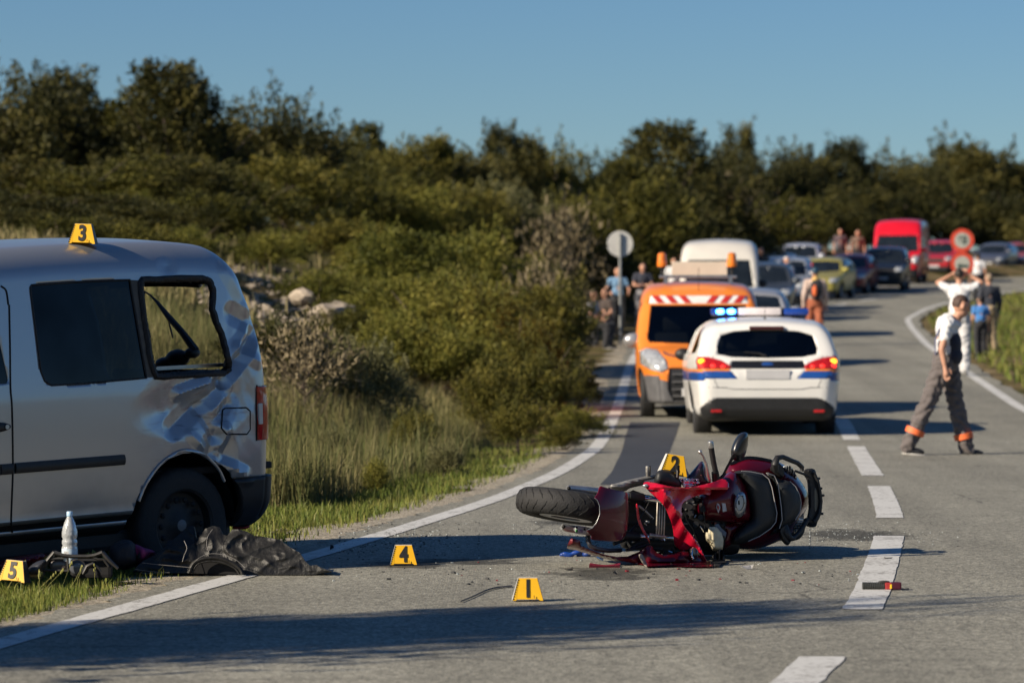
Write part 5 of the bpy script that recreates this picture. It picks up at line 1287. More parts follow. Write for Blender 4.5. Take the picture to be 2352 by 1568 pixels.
rod('mirror_mount', [(1520, 420, -.02), (1560, 385, -.03), (1575, 365, -.04)], 12, BLACKM)
# -- front wheel
wc = M3(452, 605, .16)
wu = Vector((.155, .13, 1)).normalized()      # wheel axle, nearly upright now
wx, wy = frame_of(wu)
bm = new(); R_ = .292; prof = [(R_ + .058 * math.cos(a) - .058, .074 * math.sin(a)) for a in np.linspace(-2.2, 2.2, 15)]
lathe(bm, prof, wc, wu, 56)
wh = link('front_wheel', bm, RUBBER, bike, world=True, smooth=60)
def wpt(ang, a, lift=.0):
    """point on the tread: ang round the wheel, a across the tread"""
    rr = R_ - .058 + (.058 + lift) * math.cos(a); hh = (.074 + lift) * math.sin(a)
    return wc + rr * (wx * math.cos(ang) + wy * math.sin(ang)) + wu * hh
for k in range(30):
    a0 = 2 * math.pi * k / 30
    for sg in (-1, 1):
        bm = new(); a1 = a0 + (.1 if sg > 0 else 0)
        tube(bm, [wpt(a1, sg * .08, -.0005), wpt(a1 + .03, sg * .35, -.0005), wpt(a1 + .12, sg * .7, -.0005), wpt(a1 + .20, sg * 1.15, -.0005)], [.0015, .0042, .0046, .002], 5)
        g = link('tread_groove', bm, SEAM, wh, world=False)
bm = new()
for hs_ in (-1, 1): lathe(bm, [(.215, hs_ * .060), (.205, hs_ * .064), (.195, hs_ * .045), (.19, hs_ * .02)], wc, wu, 48)
lathe(bm, [(.19, -.03), (.19, .03)], wc, wu, 48)
lathe(bm, [(.05, -.06), (.05, .06)], wc, wu, 20, True)
for k in range(3):
    a = 2 * math.pi * k / 3 + .3; d_ = wx * math.cos(a) + wy * math.sin(a); tube(bm, [wc + d_ * .04, wc + d_ * .195], [.026, .018], 8, flat=.6)
link('rim', bm, mat('grey_rim', (.07, .07, .075), .4, .8, var=.3, vs=20), wh, smooth=40)
for hs_ in (-1, 1):
    bm = new(); lathe(bm, [(.150, hs_ * .062), (.150, hs_ * .066), (.085, hs_ * .066), (.085, hs_ * .062), (.150, hs_ * .062)], wc, wu, 40); link('brake_disc', bm, ALU, wh, smooth=30)
# -- fork
rod('fork_leg', [(452, 474, .02), (470, 476, .02), (560, 486, .02), (680, 500, .02), (800, 520, .05), (885, 530, .06)], [22, 24, 27, 28, 28, 28], ALU, seg=14)
rod('fork_leg', [(412, 748, .0), (440, 756, .0), (560, 775, .0), (640, 786, .02), (760, 805, .05), (850, 815, .06)], [20, 26, 28, 28, 28, 28], ALU, seg=14)
rod('fork_seal', [(885, 530, .05), (905, 535, .05), (985, 545, .05)], [33, 38, 36], BLACKM, seg=14); rod('fork_tube', [(985, 548, .05), (1080, 560, .07), (1250, 590, .16)], 24, CHROME, seg=14)
rod('fork_seal', [(850, 812, .05), (870, 815, .05), (955, 820, .05)], [34, 36, 34], BLACKM, seg=14); rod('fork_tube', [(955, 818, .05), (1030, 822, .07), (1200, 830, .16)], 22, CHROME, seg=14)
for x, y in ((462, 474), (424, 748)):
    bm = new(); ellipsoid(bm, M3(x, y, -.02), (.011, .011, .011)); link('axle_bolt', bm, BLACKM, bike, world=True, smooth=180)
panel('fork_label', [(505, 738), (590, 748), (585, 805), (505, 795)], lambda x, y, e: -.032, LABELW, step=20, smooth_n=1, thick=.002)
for pg, m_ in (([(511, 746), (524, 748), (524, 762), (511, 760)], SEAM), ([(509, 766), (525, 768), (525, 788), (509, 786)], mat('green_print', (.05, .30, .06), .5)), ([(535, 766), (560, 769), (560, 790), (535, 787)], mat('violet_print', (.25, .2, .35), .5)), ([(568, 756), (582, 758), (581, 776), (568, 774)], SEAM)):
    panel('label_print', pg, lambda x, y, e: -.035, m_, step=20, smooth_n=1, thick=.001)
# fender wrapped over the tyre
panel('front_fender', [(682, 462), (720, 470), (800, 490), (870, 505), (880, 560), (885, 640), (878, 740), (855, 815), (800, 850), (700, 845), (625, 838), (622, 815), (600, 790), (592, 772), (630, 755), (660, 715), (680, 660), (680, 600), (665, 560), (645, 543), (668, 505)],
      lambda x, y, e: bd(Z3(452, 0)[0]) - bd(Z3(x, 0)[0]) + .08 - math.sqrt(max(.001, .365 ** 2 - ((x - 452) * PX3) ** 2)) + .05 * ((y - 650) / 215) ** 2, MAROON, step=14, thick=.006)
panel('fender_slot', [(748, 565), (800, 566), (806, 578), (770, 574)], lambda x, y, e: -.26, ALU, step=12, smooth_n=1, thick=.002)
fo = lambda x, y: bd(Z3(452, 0)[0]) - bd(Z3(x, 0)[0]) + .076 - math.sqrt(max(.001, .365 ** 2 - ((x - 452) * PX3) ** 2)) + .05 * ((y - 650) / 215) ** 2
rod('fender_trim', [(x, y, fo(x, y)) for x, y in ((645, 543), (665, 560), (680, 600), (682, 660), (660, 715), (630, 755), (592, 772))], 2.2, ALU)
# -- torn fairing
def fold(x, y, e):
    r1 = abs((x - 1120) * .87 - (y - 480) * .0) ; z = -.13
    z += .0011 * max(0, 1130 - x) * .9
    z += .00055 * abs(x - (1130 + .62 * (y - 480))) if y > 480 else .0008 * abs(y - 470)
    return z - .05 * min(1, max(0, (x - 1300) / 200)) + .006 * math.sin(x * .05 + y * .03)
panel('torn_fairing', [(992, 445), (1012, 430), (1060, 434), (1110, 446), (1180, 462), (1250, 470), (1340, 466), (1420, 450), (1500, 428), (1560, 408), (1600, 440), (1590, 490), (1560, 500), (1550, 552), (1500, 540), (1440, 518), (1400, 520), (1330, 545), (1275, 580), (1262, 620), (1268, 660), (1262, 690), (1285, 745), (1330, 800), (1375, 855), (1410, 920), (1440, 985), (1472, 1026), (1440, 1010), (1400, 965), (1385, 915), (1345, 890), (1310, 905), (1270, 920), (1225, 890), (1210, 850), (1208, 800), (1195, 730), (1170, 660), (1140, 600), (1100, 555), (1060, 520), (1020, 480)],
      fold, SCARLET, step=12, thick=.005, sharp=28, smooth_n=2)
bm = new(); ellipsoid(bm, M3(1010, 456, -.02), (.016, .008, .010)); link('marker_lamp', bm, CLEARL, bike, world=True, smooth=180)
panel('fairing_inner_edge', [(940, 590), (955, 600), (960, 660), (985, 740), (1025, 820), (1040, 870), (1030, 850), (990, 790), (950, 700)], lambda x, y, e: .0, SCARLET, step=10, thick=.004)
panel('belly_fairing', [(452, 882), (480, 832), (536, 848), (545, 885), (600, 908), (700, 945), (800, 965), (880, 962), (960, 930), (1020, 885), (1036, 876), (1030, 910), (1005, 945), (1000, 990), (1012, 1025), (960, 1012), (860, 992), (740, 958), (600, 920), (520, 895)], lambda x, y, e: -.05 + .05 * math.sin((y - 880) * .02) - .03 * min(1, e / 20), mat('scraped_fairing', (.16, .012, .018), .35, .2, var=.5, vs=12, coat=.5), step=12, thick=.006, back=.10, smooth_n=1)
panel('belly_fairing', [(985, 950), (1036, 880), (1075, 925), (1110, 945), (1140, 950), (1210, 945), (1260, 925), (1330, 930), (1400, 940), (1440, 985), (1490, 1030), (1400, 1034), (1300, 1032), (1180, 1028), (1060, 1032), (1012, 1028), (995, 985)], lambda x, y, e: -.12 - .05 * min(1, e / 40), MAROON, step=14, thick=.006, back=.12)
panel('scraped_edge', [(960, 950), (985, 945), (1005, 985), (1022, 1025), (1005, 1026), (980, 995)], lambda x, y, e: -.19, mat('bare_plastic', (.30, .26, .22), .6, var=.5, vs=80), step=10, thick=.003)
rod('exhaust_pipe', [(600, 800, .1), (598, 845, .08), (615, 885, .06), (660, 905, .05), (740, 918, .06), (830, 915, .1)], [17, 17, 17, 17, 16, 16], mat('exhaust_steel', (.10, .10, .11), .35, .8, var=.4, vs=12), seg=12)
rod('frame_tube', [(900, 905, .0), (960, 865, .0), (1030, 850, .02)], 9, BLACKM); rod('frame_tube', [(870, 915, -.02), (950, 900, -.02), (1030, 870, -.02)], 11, BLACKM)
rod('frame_tube', [(780, 870, .06), (860, 840, .06), (960, 720, .1)], 14, BLACKM); rod('frame_tube', [(960, 600, .06), (1010, 640, .06), (1060, 690, .08)], 9, ALU)
panel('radiator', [(888, 505), (1000, 520), (1120, 560), (1190, 700), (1210, 900), (1050, 900), (900, 880), (880, 760)], lambda x, y, e: .16 + .004 * math.sin(y * .8), BLACKM, step=18, back=.1)
# -- radiator pipes, engine
for k, x in enumerate((1086, 1102, 1120, 1138)):
    rod('cooling_fin', [(x + 8, 575 + 6 * k, -.03), (x + 4, 680, -.045), (x, 780, -.04), (x - 3, 822, -.03)], 6.5, mat('fin_metal', (.42, .38, .32), .4, .7, var=.3, vs=40))
rod('fin_header', [(1035, 808, -.03), (1060, 812, -.04), (1150, 820, -.03)], [17, 15, 9], MATS['fin_metal'])
r2 = random.Random(5); bm = new()
for _ in range(70):
    x, y = r2.uniform(905, 1560), r2.uniform(520, 960); s = r2.uniform(14, 46) * PX3
    if x > 1460 and y < 640: continue
    box(bm, M3(x, y, r2.uniform(.10, .22)), (s, s * r2.uniform(.5, 1.5), s * r2.uniform(.5, 1.6)), Matrix.Rotation(r2.uniform(-.6, .6), 3, 'Y'), s * .12)
box(bm, M3(1200, 720, .42), (.62, .25, .30), None, .05); box(bm, M3(1420, 760, .42), (.42, .25, .30), None, .05)
eng = link('engine', remeshed(bm, .010, 1), BLACKM, bike, world=True)
for _ in range(46):
    x, y = r2.uniform(920, 1480), r2.uniform(500, 950); l = r2.uniform(8, 34); a = r2.uniform(0, 3.14)
    if in_poly([(1000, 430), (1560, 410), (1270, 640), (1420, 960), (1215, 880)], x, y) and x < 1260: continue
    q = rod('engine_fitting', [(x, y, .05), (x + l * math.cos(a), y + l * math.sin(a), .05 + r2.uniform(-.03, .03))], r2.uniform(3, 9), r2.choice([ALU, BLACKM, BLACKM, CHROME]), eng, 6); q.location = (0, 0, 0)
for x, y, s in ((1320, 600, 26), (1330, 650, 24), (1365, 730, 22), (1420, 620, 24), (1400, 680, 20)):
    q = rod('engine_cap', [(x, y, .02), (x + 6, y + 3, .10)], [s, s * .9], BLACKM, eng, 14); q.location = (0, 0, 0)
for pts in ([(1280, 620), (1300, 700), (1340, 760), (1380, 860)], [(1410, 560), (1425, 660), (1430, 760)], [(960, 700), (1000, 640), (1030, 580)], [(1130, 900), (1150, 970), (1200, 1020)]):
    rod('cable', [(x, y, .0) for x, y in pts], 4, BLACKM)
rod('link_rod', [(1395, 745, .0), (1420, 785, .0)], 5, CHROME)
# upper broken cockpit
panel('cockpit_trim', [(1082, 380), (1100, 352), (1150, 345), (1200, 358), (1240, 400), (1260, 462), (1200, 468), (1110, 452), (1078, 430)], pillow(.06, 40, .02), PLASTIC, step=14, back=.1)
panel('cockpit_trim', [(1300, 400), (1330, 370), (1390, 300), (1412, 288), (1430, 330), (1440, 400), (1470, 425), (1400, 455), (1340, 440)], pillow(.05, 30, .04), mat('purple_black_panel', (.03, .012, .028), .3, coat=.4), step=12, back=.08)
panel('headlight_reflector', [(1248, 408), (1300, 402), (1345, 405), (1392, 410), (1396, 440), (1360, 452), (1300, 468), (1275, 464)], lambda x, y, e: -.03 + .02 * abs(((x / 17) % 2) - 1) + .015 * abs(((y / 14) % 2) - 1), mat('reflector', (.75, .78, .82), .12, 1, var=.2, vs=40), step=7, smooth_n=1, sharp=15)
rod('frame_bar', [(735, 470, .14), (860, 440, .12), (980, 410, .1), (1090, 388, .08)], [12, 18, 16, 15], mat('cast_alloy', (.34, .33, .31), .5, .6, var=.35, vs=30))
panel('frame_plate', [(765, 452), (830, 437), (900, 415), (985, 400), (990, 425), (900, 448), (860, 470), (780, 472)], lambda x, y, e: .10 - .02 * min(1, e / 8), MATS['cast_alloy'], step=12, back=.05)
rod('bracket', [(1024, 386, .06), (1022, 350, .05), (1023, 318, .05)], [13, 14, 15], MATS['cast_alloy']); rod('bracket', [(1035, 384, .08), (1037, 315, .07)], 9, BLACKM)
rod('bracket', [(1232, 400, -.02), (1236, 350, -.04), (1236, 312, -.04)], [14, 14, 16], BLACKM); rod('bracket', [(1228, 395, -.04), (1230, 345, -.05)], 8, CHROME)
panel('broken_screen', [(1270, 300), (1290, 320), (1320, 380), (1300, 385), (1275, 350)], lambda x, y, e: .02, mat('screen_plastic', (.35, .33, .40), .2, coat=.5), step=10, smooth_n=1, thick=.003)
# pale control box and grey bracket
panel('control_box', [(1462, 752), (1510, 752), (1545, 790), (1560, 840), (1555, 895), (1520, 905), (1490, 895), (1470, 850), (1446, 830), (1440, 790), (1458, 790)], lambda x, y, e: -.06 - .012 * min(1, e / 10), mat('cream_plastic', (.60, .54, .38), .55, var=.12, vs=30), step=12, back=.07, smooth_n=1)
panel('control_box_lid', [(1478, 770), (1500, 768), (1508, 800), (1502, 850), (1482, 840)], lambda x, y, e: -.08, MATS['cream_plastic'], step=12, smooth_n=1, thick=.008)
for x, y in ((1462, 855), (1470, 875), (1478, 862)): rod('terminal', [(x, y, -.08), (x + 10, y + 3, -.085)], 5, mat('brass', (.45, .34, .16), .4, .8))
panel('bracket_plate', [(1500, 735), (1525, 730), (1545, 760), (1580, 790), (1575, 815), (1545, 800), (1530, 775)], lambda x, y, e: -.03, mat('blue_grey_plate', (.09, .12, .17), .4), step=12, back=.04, smooth_n=1)
panel('broken_trim', [(1480, 960), (1510, 930), (1540, 905), (1560, 925), (1570, 985), (1585, 1000), (1545, 1015), (1530, 1030), (1500, 1030)], lambda x, y, e: -.05 + .02 * math.sin(x * .2), PLASTIC, step=12, back=.08, smooth_n=1)
bm = new(); ellipsoid(bm, M3(1350, 940, -.19), (34 * PX3, .03, 46 * PX3)); link('indicator', bm, mat('smoked_lens', (.03, .03, .03), .15, coat=.6), bike, world=True, smooth=180)
rod('indicator_stem', [(1345, 905, -.20), (1335, 950, -.22), (1345, 975, -.215)], [6, 6, 9], CHROME)
# rear wheel, on the far side of the wreck
rc = M3(1790, 640, .85); bm = new(); lathe(bm, [(.30 + .06 * math.cos(a) - .06, .085 * math.sin(a)) for a in np.linspace(-2.2, 2.2, 13)], (rc.x, rc.y, .17), Vector((.05, .1, 1)), 40)
rwh = link('rear_wheel', bm, RUBBER, bike, world=True, smooth=60)
bm = new(); lathe(bm, [(.21, -.07), (.19, 0), (.21, .07)], (rc.x, rc.y, .17), Vector((.05, .1, 1)), 32); lathe(bm, [(.19, 0), (.001, .01)], (rc.x, rc.y, .17), Vector((.05, .1, 1)), 32); link('rim', bm, MATS['grey_rim'], rwh, smooth=40)
# ================================================================ people
SKIN = mat('skin', (.50, .26, .17), .55, var=.12, vs=10)
HAIR = mat('dark_hair', (.025, .018, .014), .6, var=.3, vs=30)
SHOE = mat('dark_shoes', (.02, .02, .022), .5); SOLE = mat('white_sole', (.55, .53, .5), .6)
def cloth(name, c, var=.15): return mat(name, c, .85, var=var, vs=9, bump=.25, bs=22, sheen=.2)
def limb(bm, a, b, r1, r2, n=5):
    a, b = Vector(a), Vector(b); tube(bm, [a.lerp(b, k / n) for k in range(n + 1)], [r1 + (r2 - r1) * k / n for k in range(n + 1)], 10)
    ellipsoid(bm, a, (r1,) * 3, None, 10, 8); ellipsoid(bm, b, (r2,) * 3, None, 10, 8)
def hand(bm, w_, d, side=1, s=1.0):
    """palm and five bent fingers from the wrist w_ along d"""
    w_ = Vector(w_); d = Vector(d).normalized(); x, y = frame_of(d)
    limb(bm, w_, w_ + d * .08 * s, .024 * s, .034 * s, 2)
    for k, ln in enumerate((.062, .075, .070, .055)):
        o = w_ + d * .085 * s + y * (k - 1.5) * .019 * s
        limb(bm, o, o + d * ln * .55 * s + x * .006 * s, .0092 * s, .0085 * s, 2); limb(bm, o + d * ln * .55 * s + x * .006 * s, o + d * ln * s + x * .02 * s, .0085 * s, .0072 * s, 2)
    t0 = w_ + d * .03 * s - y * .026 * s * side
    limb(bm, t0, t0 + (d * .5 - y * side * .7).normalized() * .04 * s, .012 * s, .010 * s, 2); limb(bm, t0 + (d * .5 - y * side * .7).normalized() * .04 * s, t0 + (d * .9 - y * side * .4).normalized() * .07 * s, .010 * s, .008 * s, 2)
def head(bm, c, look, s=1.0):
    """skull, jaw, nose, ears; look: where the face points"""
    c = Vector(c); f = Vector(look); f.normalize(); up = Vector((0, 0, 1)); sd = f.cross(up).normalized(); up = sd.cross(f)
    M = Matrix((sd, f, up)).transposed()
    ellipsoid(bm, c + up * .02 * s, (.076 * s, .095 * s, .10 * s), M); ellipsoid(bm, c + f * .025 * s - up * .05 * s, (.058 * s, .066 * s, .07 * s), M)
    ellipsoid(bm, c + f * .098 * s - up * .012 * s, (.014 * s, .02 * s, .024 * s), M); ellipsoid(bm, c + f * .09 * s + up * .022 * s, (.045 * s, .014 * s, .012 * s), M)
    ellipsoid(bm, c + f * .083 * s - up * .058 * s, (.024 * s, .012 * s, .010 * s), M)
    for q in (-1, 1): ellipsoid(bm, c + sd * q * .079 * s, (.012 * s, .022 * s, .032 * s), M)
    return f, sd, up
def face(t, c, f, sd, up, s=1.0, hair=True, hm=HAIR, cap=None, bald=False):
    c = Vector(c)
    for q in (-1, 1):
        bm = new(); ellipsoid(bm, c + f * .088 * s + sd * q * .03 * s + up * .008 * s, (.011 * s, .011 * s, .007 * s)); link('eye', bm, HAIR, t, world=True)
    bm = new(); ellipsoid(bm, c + f * .094 * s - up * .058 * s, (.022 * s, .022 * s, .005 * s)); link('mouth', bm, mat('lips', (.30, .10, .09), .5), t, world=True)
    M = Matrix((sd, f, up)).transposed()
    bm = new(); ellipsoid(bm, c - f * .016 * s + up * .032 * s, (.083 * s, .094 * s, .096 * s), M)
    bmesh.ops.delete(bm, geom=[v for v in bm.verts if (v.co - c).dot(up) < (-.035 if (v.co - c).dot(f) < -.02 else .045) * s], context='VERTS')
    if cap: link('cap', bm, cap, t, world=True, smooth=180)
    else: link('hair', bm, hm, t, world=True, smooth=180)

def creased(me, amp=.009):
    n = len(me.vertices); co = np.empty(n * 3, np.float32); no = np.empty(n * 3, np.float32)
    me.vertices.foreach_get('co', co); me.vertices.foreach_get('normal', no); co = co.reshape(-1, 3); no = no.reshape(-1, 3)
    x, y, z = co.T * 1.0
    w_ = np.sin(x * 31 + 2.2 * np.sin(z * 19)) * np.sin(z * 37 + 1.7 * np.sin(x * 23 + y * 29)) + .6 * np.sin(z * 71 + x * 40 + 2 * np.sin(y * 33)) * np.sin(y * 45 + z * 21)
    co = co + no * (w_ * amp)[:, None]; me.vertices.foreach_set('co', co.ravel()); me.update(); return me
def person(loc, label, J, skin_parts, shirt, trousers, vox=.013, look=(1, 0, 0), sleeves=.55, shorts=False, cap=None, group=None, arms_bare=True, s=1.0, extra=None, hm=HAIR):
    """J: joints in world coordinates: head neck shL shR elL elR wrL wrR pelvis hipL hipR knL knR anL anR chest"""
    t = thing('person', loc, label, 'person', group)
    g = lambda k: Vector(J[k])
    bm = new(); f, sd, up = head(bm, g('head'), look, s)
    limb(bm, g('neck') - Vector((0, 0, .02)), g('head') - Vector((0, 0, .05 * s)), .055 * s, .05 * s)
    limb(bm, g('pelvis'), g('chest'), .10 * s, .11 * s)
    for q in 'LR':
        limb(bm, g('neck') - Vector((0, 0, .06)), g('sh' + q), .05 * s, .045 * s)
        limb(bm, g('sh' + q), g('el' + q), .046 * s, .038 * s); limb(bm, g('el' + q), g('wr' + q), .039 * s, .025 * s)
        hand(bm, g('wr' + q), g('wr' + q) - g('el' + q), 1 if q == 'L' else -1, s)
        limb(bm, g('hip' + q), g('kn' + q), .07 * s, .05 * s); limb(bm, g('kn' + q), g('an' + q), .052 * s, .035 * s)
    link('body', remeshed(bm, vox * .75, 2), SKIN, t, world=True)
    face(t, g('head'), f, sd, up, s, cap=cap, hm=hm)
    bm = new(); lat = (g('shL') - g('shR')).normalized()
    ch, pe = g('chest'), g('pelvis')
    def slab(c, hw, hd, hh):
        fw = lat.cross(Vector((0, 0, 1))).normalized(); ellipsoid(bm, c, (hw, hd, hh), Matrix((lat, fw, Vector((0, 0, 1)))).transposed())
    slab(ch + Vector((0, 0, .06)) * s, .185 * s, .125 * s, .17 * s); slab(ch.lerp(pe, .5), .165 * s, .12 * s, .22 * s); slab(ch.lerp(pe, .8), .165 * s, .118 * s, .15 * s)
    for q in 'LR':
        limb(bm, g('neck') - Vector((0, 0, .055)), g('sh' + q), .07 * s, .072 * s)
        e = g('sh' + q).lerp(g('el' + q), min(1, sleeves * 1.0)); limb(bm, g('sh' + q), e, .07 * s, .062 * s)
        if sleeves > 1: limb(bm, e, g('el' + q).lerp(g('wr' + q), .92), .058 * s, .04 * s)
    link('shirt', creased(remeshed(bm, vox, 2)), shirt, t, world=True)
    bm = new(); slab(pe + Vector((0, 0, .02)), .18 * s, .145 * s, .15 * s)
    for q in 'LR':
        k, a = g('kn' + q), g('an' + q)
        limb(bm, g('hip' + q), k, .112 * s, .090 * s)
        if not shorts: limb(bm, k, a + Vector((0, 0, .02)), .090 * s, .082 * s)
    link('trousers', creased(remeshed(bm, vox, 2), .013), trousers, t, world=True)
    for q in 'LR':
        a = g('an' + q); ft = Vector(J.get('ft' + q, Vector(look) * 1.0)); ft.z *= .3; ft.normalize()
        bm = new(); M = Matrix((ft, Vector((-ft.y, ft.x, 0)).normalized(), Vector((0, 0, 1)))).transposed()
        ellipsoid(bm, a + ft * .06 * s + Vector((0, 0, -.02)), (.13 * s, .048 * s, .045 * s), M); ellipsoid(bm, a, (.06 * s, .05 * s, .07 * s), M)
        sh = link('shoe', remeshed(bm, .012, 2), SHOE, t, world=True)
        bm = new(); ellipsoid(bm, a + ft * .065 * s + Vector((0, 0, -.052)), (.135 * s, .05 * s, .016), M); o = link('sole', bm, SOLE, sh, smooth=180)
    return t

# -- the man in work overalls walking across the road
DW = 36.7
def W8(x, y, off=0.0): return P(2039.8 + .2904 * x, 616.7 + .2904 * y, DW + off)
J = dict(head=W8(577, 300), neck=W8(528, 400), chest=W8(465, 520), pelvis=W8(455, 740), shL=W8(468, 455, .17), shR=W8(470, 455, -.17), elR=W8(425, 640, -.23), wrR=W8(450, 775, -.24), elL=W8(500, 640, .24), wrL=W8(530, 770, .22),
         hipR=W8(430, 780, -.09), hipL=W8(480, 780, .09), knR=W8(300, 1085, -.10), anR=W8(155, 1425, -.10), knL=W8(545, 1100, .10), anL=W8(625, 1445, .10), ftL=(1, .15, 0), ftR=(1, -.1, -.3))
OVER = cloth('overall_grey', (.115, .098, .095)); NAVYC = cloth('bib_navy', (.018, .02, .035)); HIVIS = mat('orange_reflective', (.85, .17, .05), .6, var=.1)
wk = person((J['pelvis'].x, DW, 0.012), 'man in white T-shirt and grey overalls with orange leg bands walking across the road', J, None, cloth('white_tshirt', (.70, .70, .70), .06), OVER, .011, look=(.93, .2, -.28), sleeves=.48, s=.97, hm=mat('cropped_hair', (.07, .04, .03), .7, var=.3, vs=40))
for a, b, k in (('knR', 'anR', .60), ('knL', 'anL', .65)):
    c = Vector(J[a]).lerp(Vector(J[b]), k); d = (Vector(J[b]) - Vector(J[a])).normalized()
    bm = new(); tube(bm, [c - d * .030, c + d * .030], [.104, .102], 16); link('leg_band', bm, HIVIS, wk, world=True, smooth=60)
bm = new()
ellipsoid(bm, W8(505, 600, -.0), (.105, .17, .17)); ellipsoid(bm, W8(510, 690, 0), (.11, .175, .12)); link('bib', remeshed(bm, .012, 3), NAVYC, wk, world=True)
for off in (-.12, .12):
    bm = new(); tube(bm, [W8(520, 560, off), W8(510, 450, off), W8(478, 405, off), W8(420, 440, off), W8(375, 560, off * .9), W8(375, 680, off * .8)], .022, 6, flat=.4); link('strap', bm, cloth('strap_blue', (.10, .11, .20)), wk, world=True)

def stand(u, d, h, face_deg, label, shirt, trousers, arms='down', stride=0.0, cap=None, sleeves=.5, shorts=False, group=None, z=None, sit=False, lean=0.0, hm=HAIR):
    """a standing figure of height h at column u, depth d; face_deg: 0 looks at the camera, 90 to the right of the picture"""
    x = (u - CU) / F * d; g0 = G(x, d); onroad = le(d) - .2 < x < re_(d) + .2
    if onroad: g0.z = float(zroad(d)) + .012
    if z is not None: g0.z = z
    k = h / 1.75; a = R(face_deg); fw = Vector((math.sin(a), -math.cos(a), 0)); lt_ = Vector((math.cos(a), math.sin(a), 0))   # lt_: the figure's left
    def at(l, f, zz): return g0 + (lt_ * l + fw * (f + lean * zz) + Vector((0, 0, zz))) * k
    dz = -.38 if sit else 0
    J = dict(head=at(0, .02, 1.63 + dz), neck=at(0, 0, 1.49 + dz), chest=at(0, 0, 1.28 + dz), pelvis=at(0, -.02, .95 + dz))
    for q, sg in (('L', 1), ('R', -1)):
        J['sh' + q] = at(sg * .185, 0, 1.42 + dz); st = stride * sg
        if arms == 'fold': J['el' + q] = at(sg * .25, .06, 1.17 + dz); J['wr' + q] = at(-sg * .04, .22, 1.16 + dz)
        elif arms == 'up': J['el' + q] = at(sg * .36, .06, 1.52); J['wr' + q] = at(sg * .13, .10, 1.66)
        elif arms == 'out': J['el' + q] = at(sg * .30, .04, 1.18 + dz); J['wr' + q] = at(sg * .24, .24, 1.10 + dz)
        else: J['el' + q] = at(sg * .25, -.02 - st * .5, 1.13 + dz); J['wr' + q] = at(sg * .26, .08 - st * .7, .88 + dz)
        J['hip' + q] = at(sg * .09, 0, .92 + dz)
        if sit: J['kn' + q] = at(sg * .13, .40, .56); J['an' + q] = at(sg * .12, .36, .08)
        else: J['kn' + q] = at(sg * .10, .04 + st, .50); J['an' + q] = at(sg * .10, st * 1.5 - .02, .085)
        J['ft' + q] = fw
    return person(g0, label, J, None, shirt, trousers, .018 if d < 90 else .024, fw, sleeves, shorts, cap, group, s=k, hm=hm), J
BLK = cloth('black_cloth', (.018, .019, .024)); DNM = cloth('denim', (.04, .055, .09)); KHA = cloth('khaki', (.36, .27, .16)); GRYC = cloth('grey_cloth', (.16, .16, .17)); WHT = cloth('white_cloth', (.68, .68, .70), .06)
stand(2203, 62, 1.90, 165, 'man in white shirt with hands raised to his head behind the man in overalls', WHT, cloth('pale_trousers', (.55, .55, .56)), 'up', sleeves=.6)
stand(2272, 76, 1.76, 200, 'man in dark jacket and khaki trousers standing on the grass', cloth('charcoal_cloth', (.035, .04, .055)), KHA, 'down', sleeves=1.5, hm=mat('fair_hair', (.30, .22, .15), .7))
stand(2252, 73, 1.30, 190, 'child in bright blue T-shirt beside the man in khaki trousers', cloth('sky_blue_cloth', (.06, .22, .55)), BLK, 'down')
pv, Jv = stand(1872, 80, 1.78, 178, 'person with helmet and orange backpack walking up the road', cloth('pinkish_shirt', (.55, .42, .36)), cloth('orange_trousers', (.32, .09, .04)), 'down', .12, cap=mat('helmet_blue', (.02, .06, .10), .3, coat=.5), sleeves=1.5)
c = Vector(Jv['chest']); bm = new(); ellipsoid(bm, c + Vector((0, -.17, -.04)), (.15, .09, .24)); link('backpack', bm, BLK, pv, world=True, smooth=180)
bm = new(); ellipsoid(bm, c + Vector((-.03, -.26, -.06)), (.055, .03, .13)); link('pack_pocket', bm, HIVIS, pv, world=True, smooth=180)
bm = new(); ellipsoid(bm, c + Vector((0, -.08, .2)), (.08, .08, .07)); link('neck_scarf', bm, mat('yellow_cloth', (.65, .42, .12), .8), pv, world=True, smooth=180)
stand(1806, 106, 1.78, 20, 'man in white top and grey trousers beside the pale car', WHT, GRYC, 'down', cap=WHT, sleeves=1.4)
stand(1418, 88, 1.74, 10, 'man in light blue shirt standing behind the post of the round sign', cloth('light_blue_shirt', (.16, .30, .48)), BLK, 'out')
stand(1476, 92, 1.78, 8, 'man in dark top with folded arms and pale patterned trousers', cloth('dark_blue_top', (.03, .035, .055)), cloth('pale_camouflage', (.26, .25, .26), .5), 'fold')
stand(1362, 78, 1.70, 70, 'person in grey shirt crouching at the shaded roadside', cloth('light_grey_shirt', (.26, .27, .30)), BLK, 'out', sit=True)
stand(1392, 80, 1.70, -60, 'person in dark brown clothes crouching beside the person in grey', cloth('brown_cloth', (.05, .035, .03)), BLK, 'out', sit=True)
stand(1548, 104, 1.80, 0, 'person in white top seen just above the amber beacon of the orange van', WHT, BLK, 'down')
stand(1562, 107, 1.86, 0, 'person in dark top beside the one in white above the beacon', BLK, BLK, 'down')
stand(1747, 112, 1.98, 15, 'person in dark top whose head shows over the slate grey car', BLK, BLK, 'down')
stand(1930, 150, 1.92, 0, 'person standing behind the dark red car, the one on the left', cloth('salmon_cloth', (.10, .07, .08)), BLK, 'down')
stand(1970, 152, 1.98, 0, 'person standing behind the dark red car, the one on the right', cloth('sand_cloth', (.16, .11, .08)), BLK, 'down')
stand(2246, 118, 1.78, 170, 'person in white top standing far behind beside the speed limit sign', WHT, BLK, 'down')
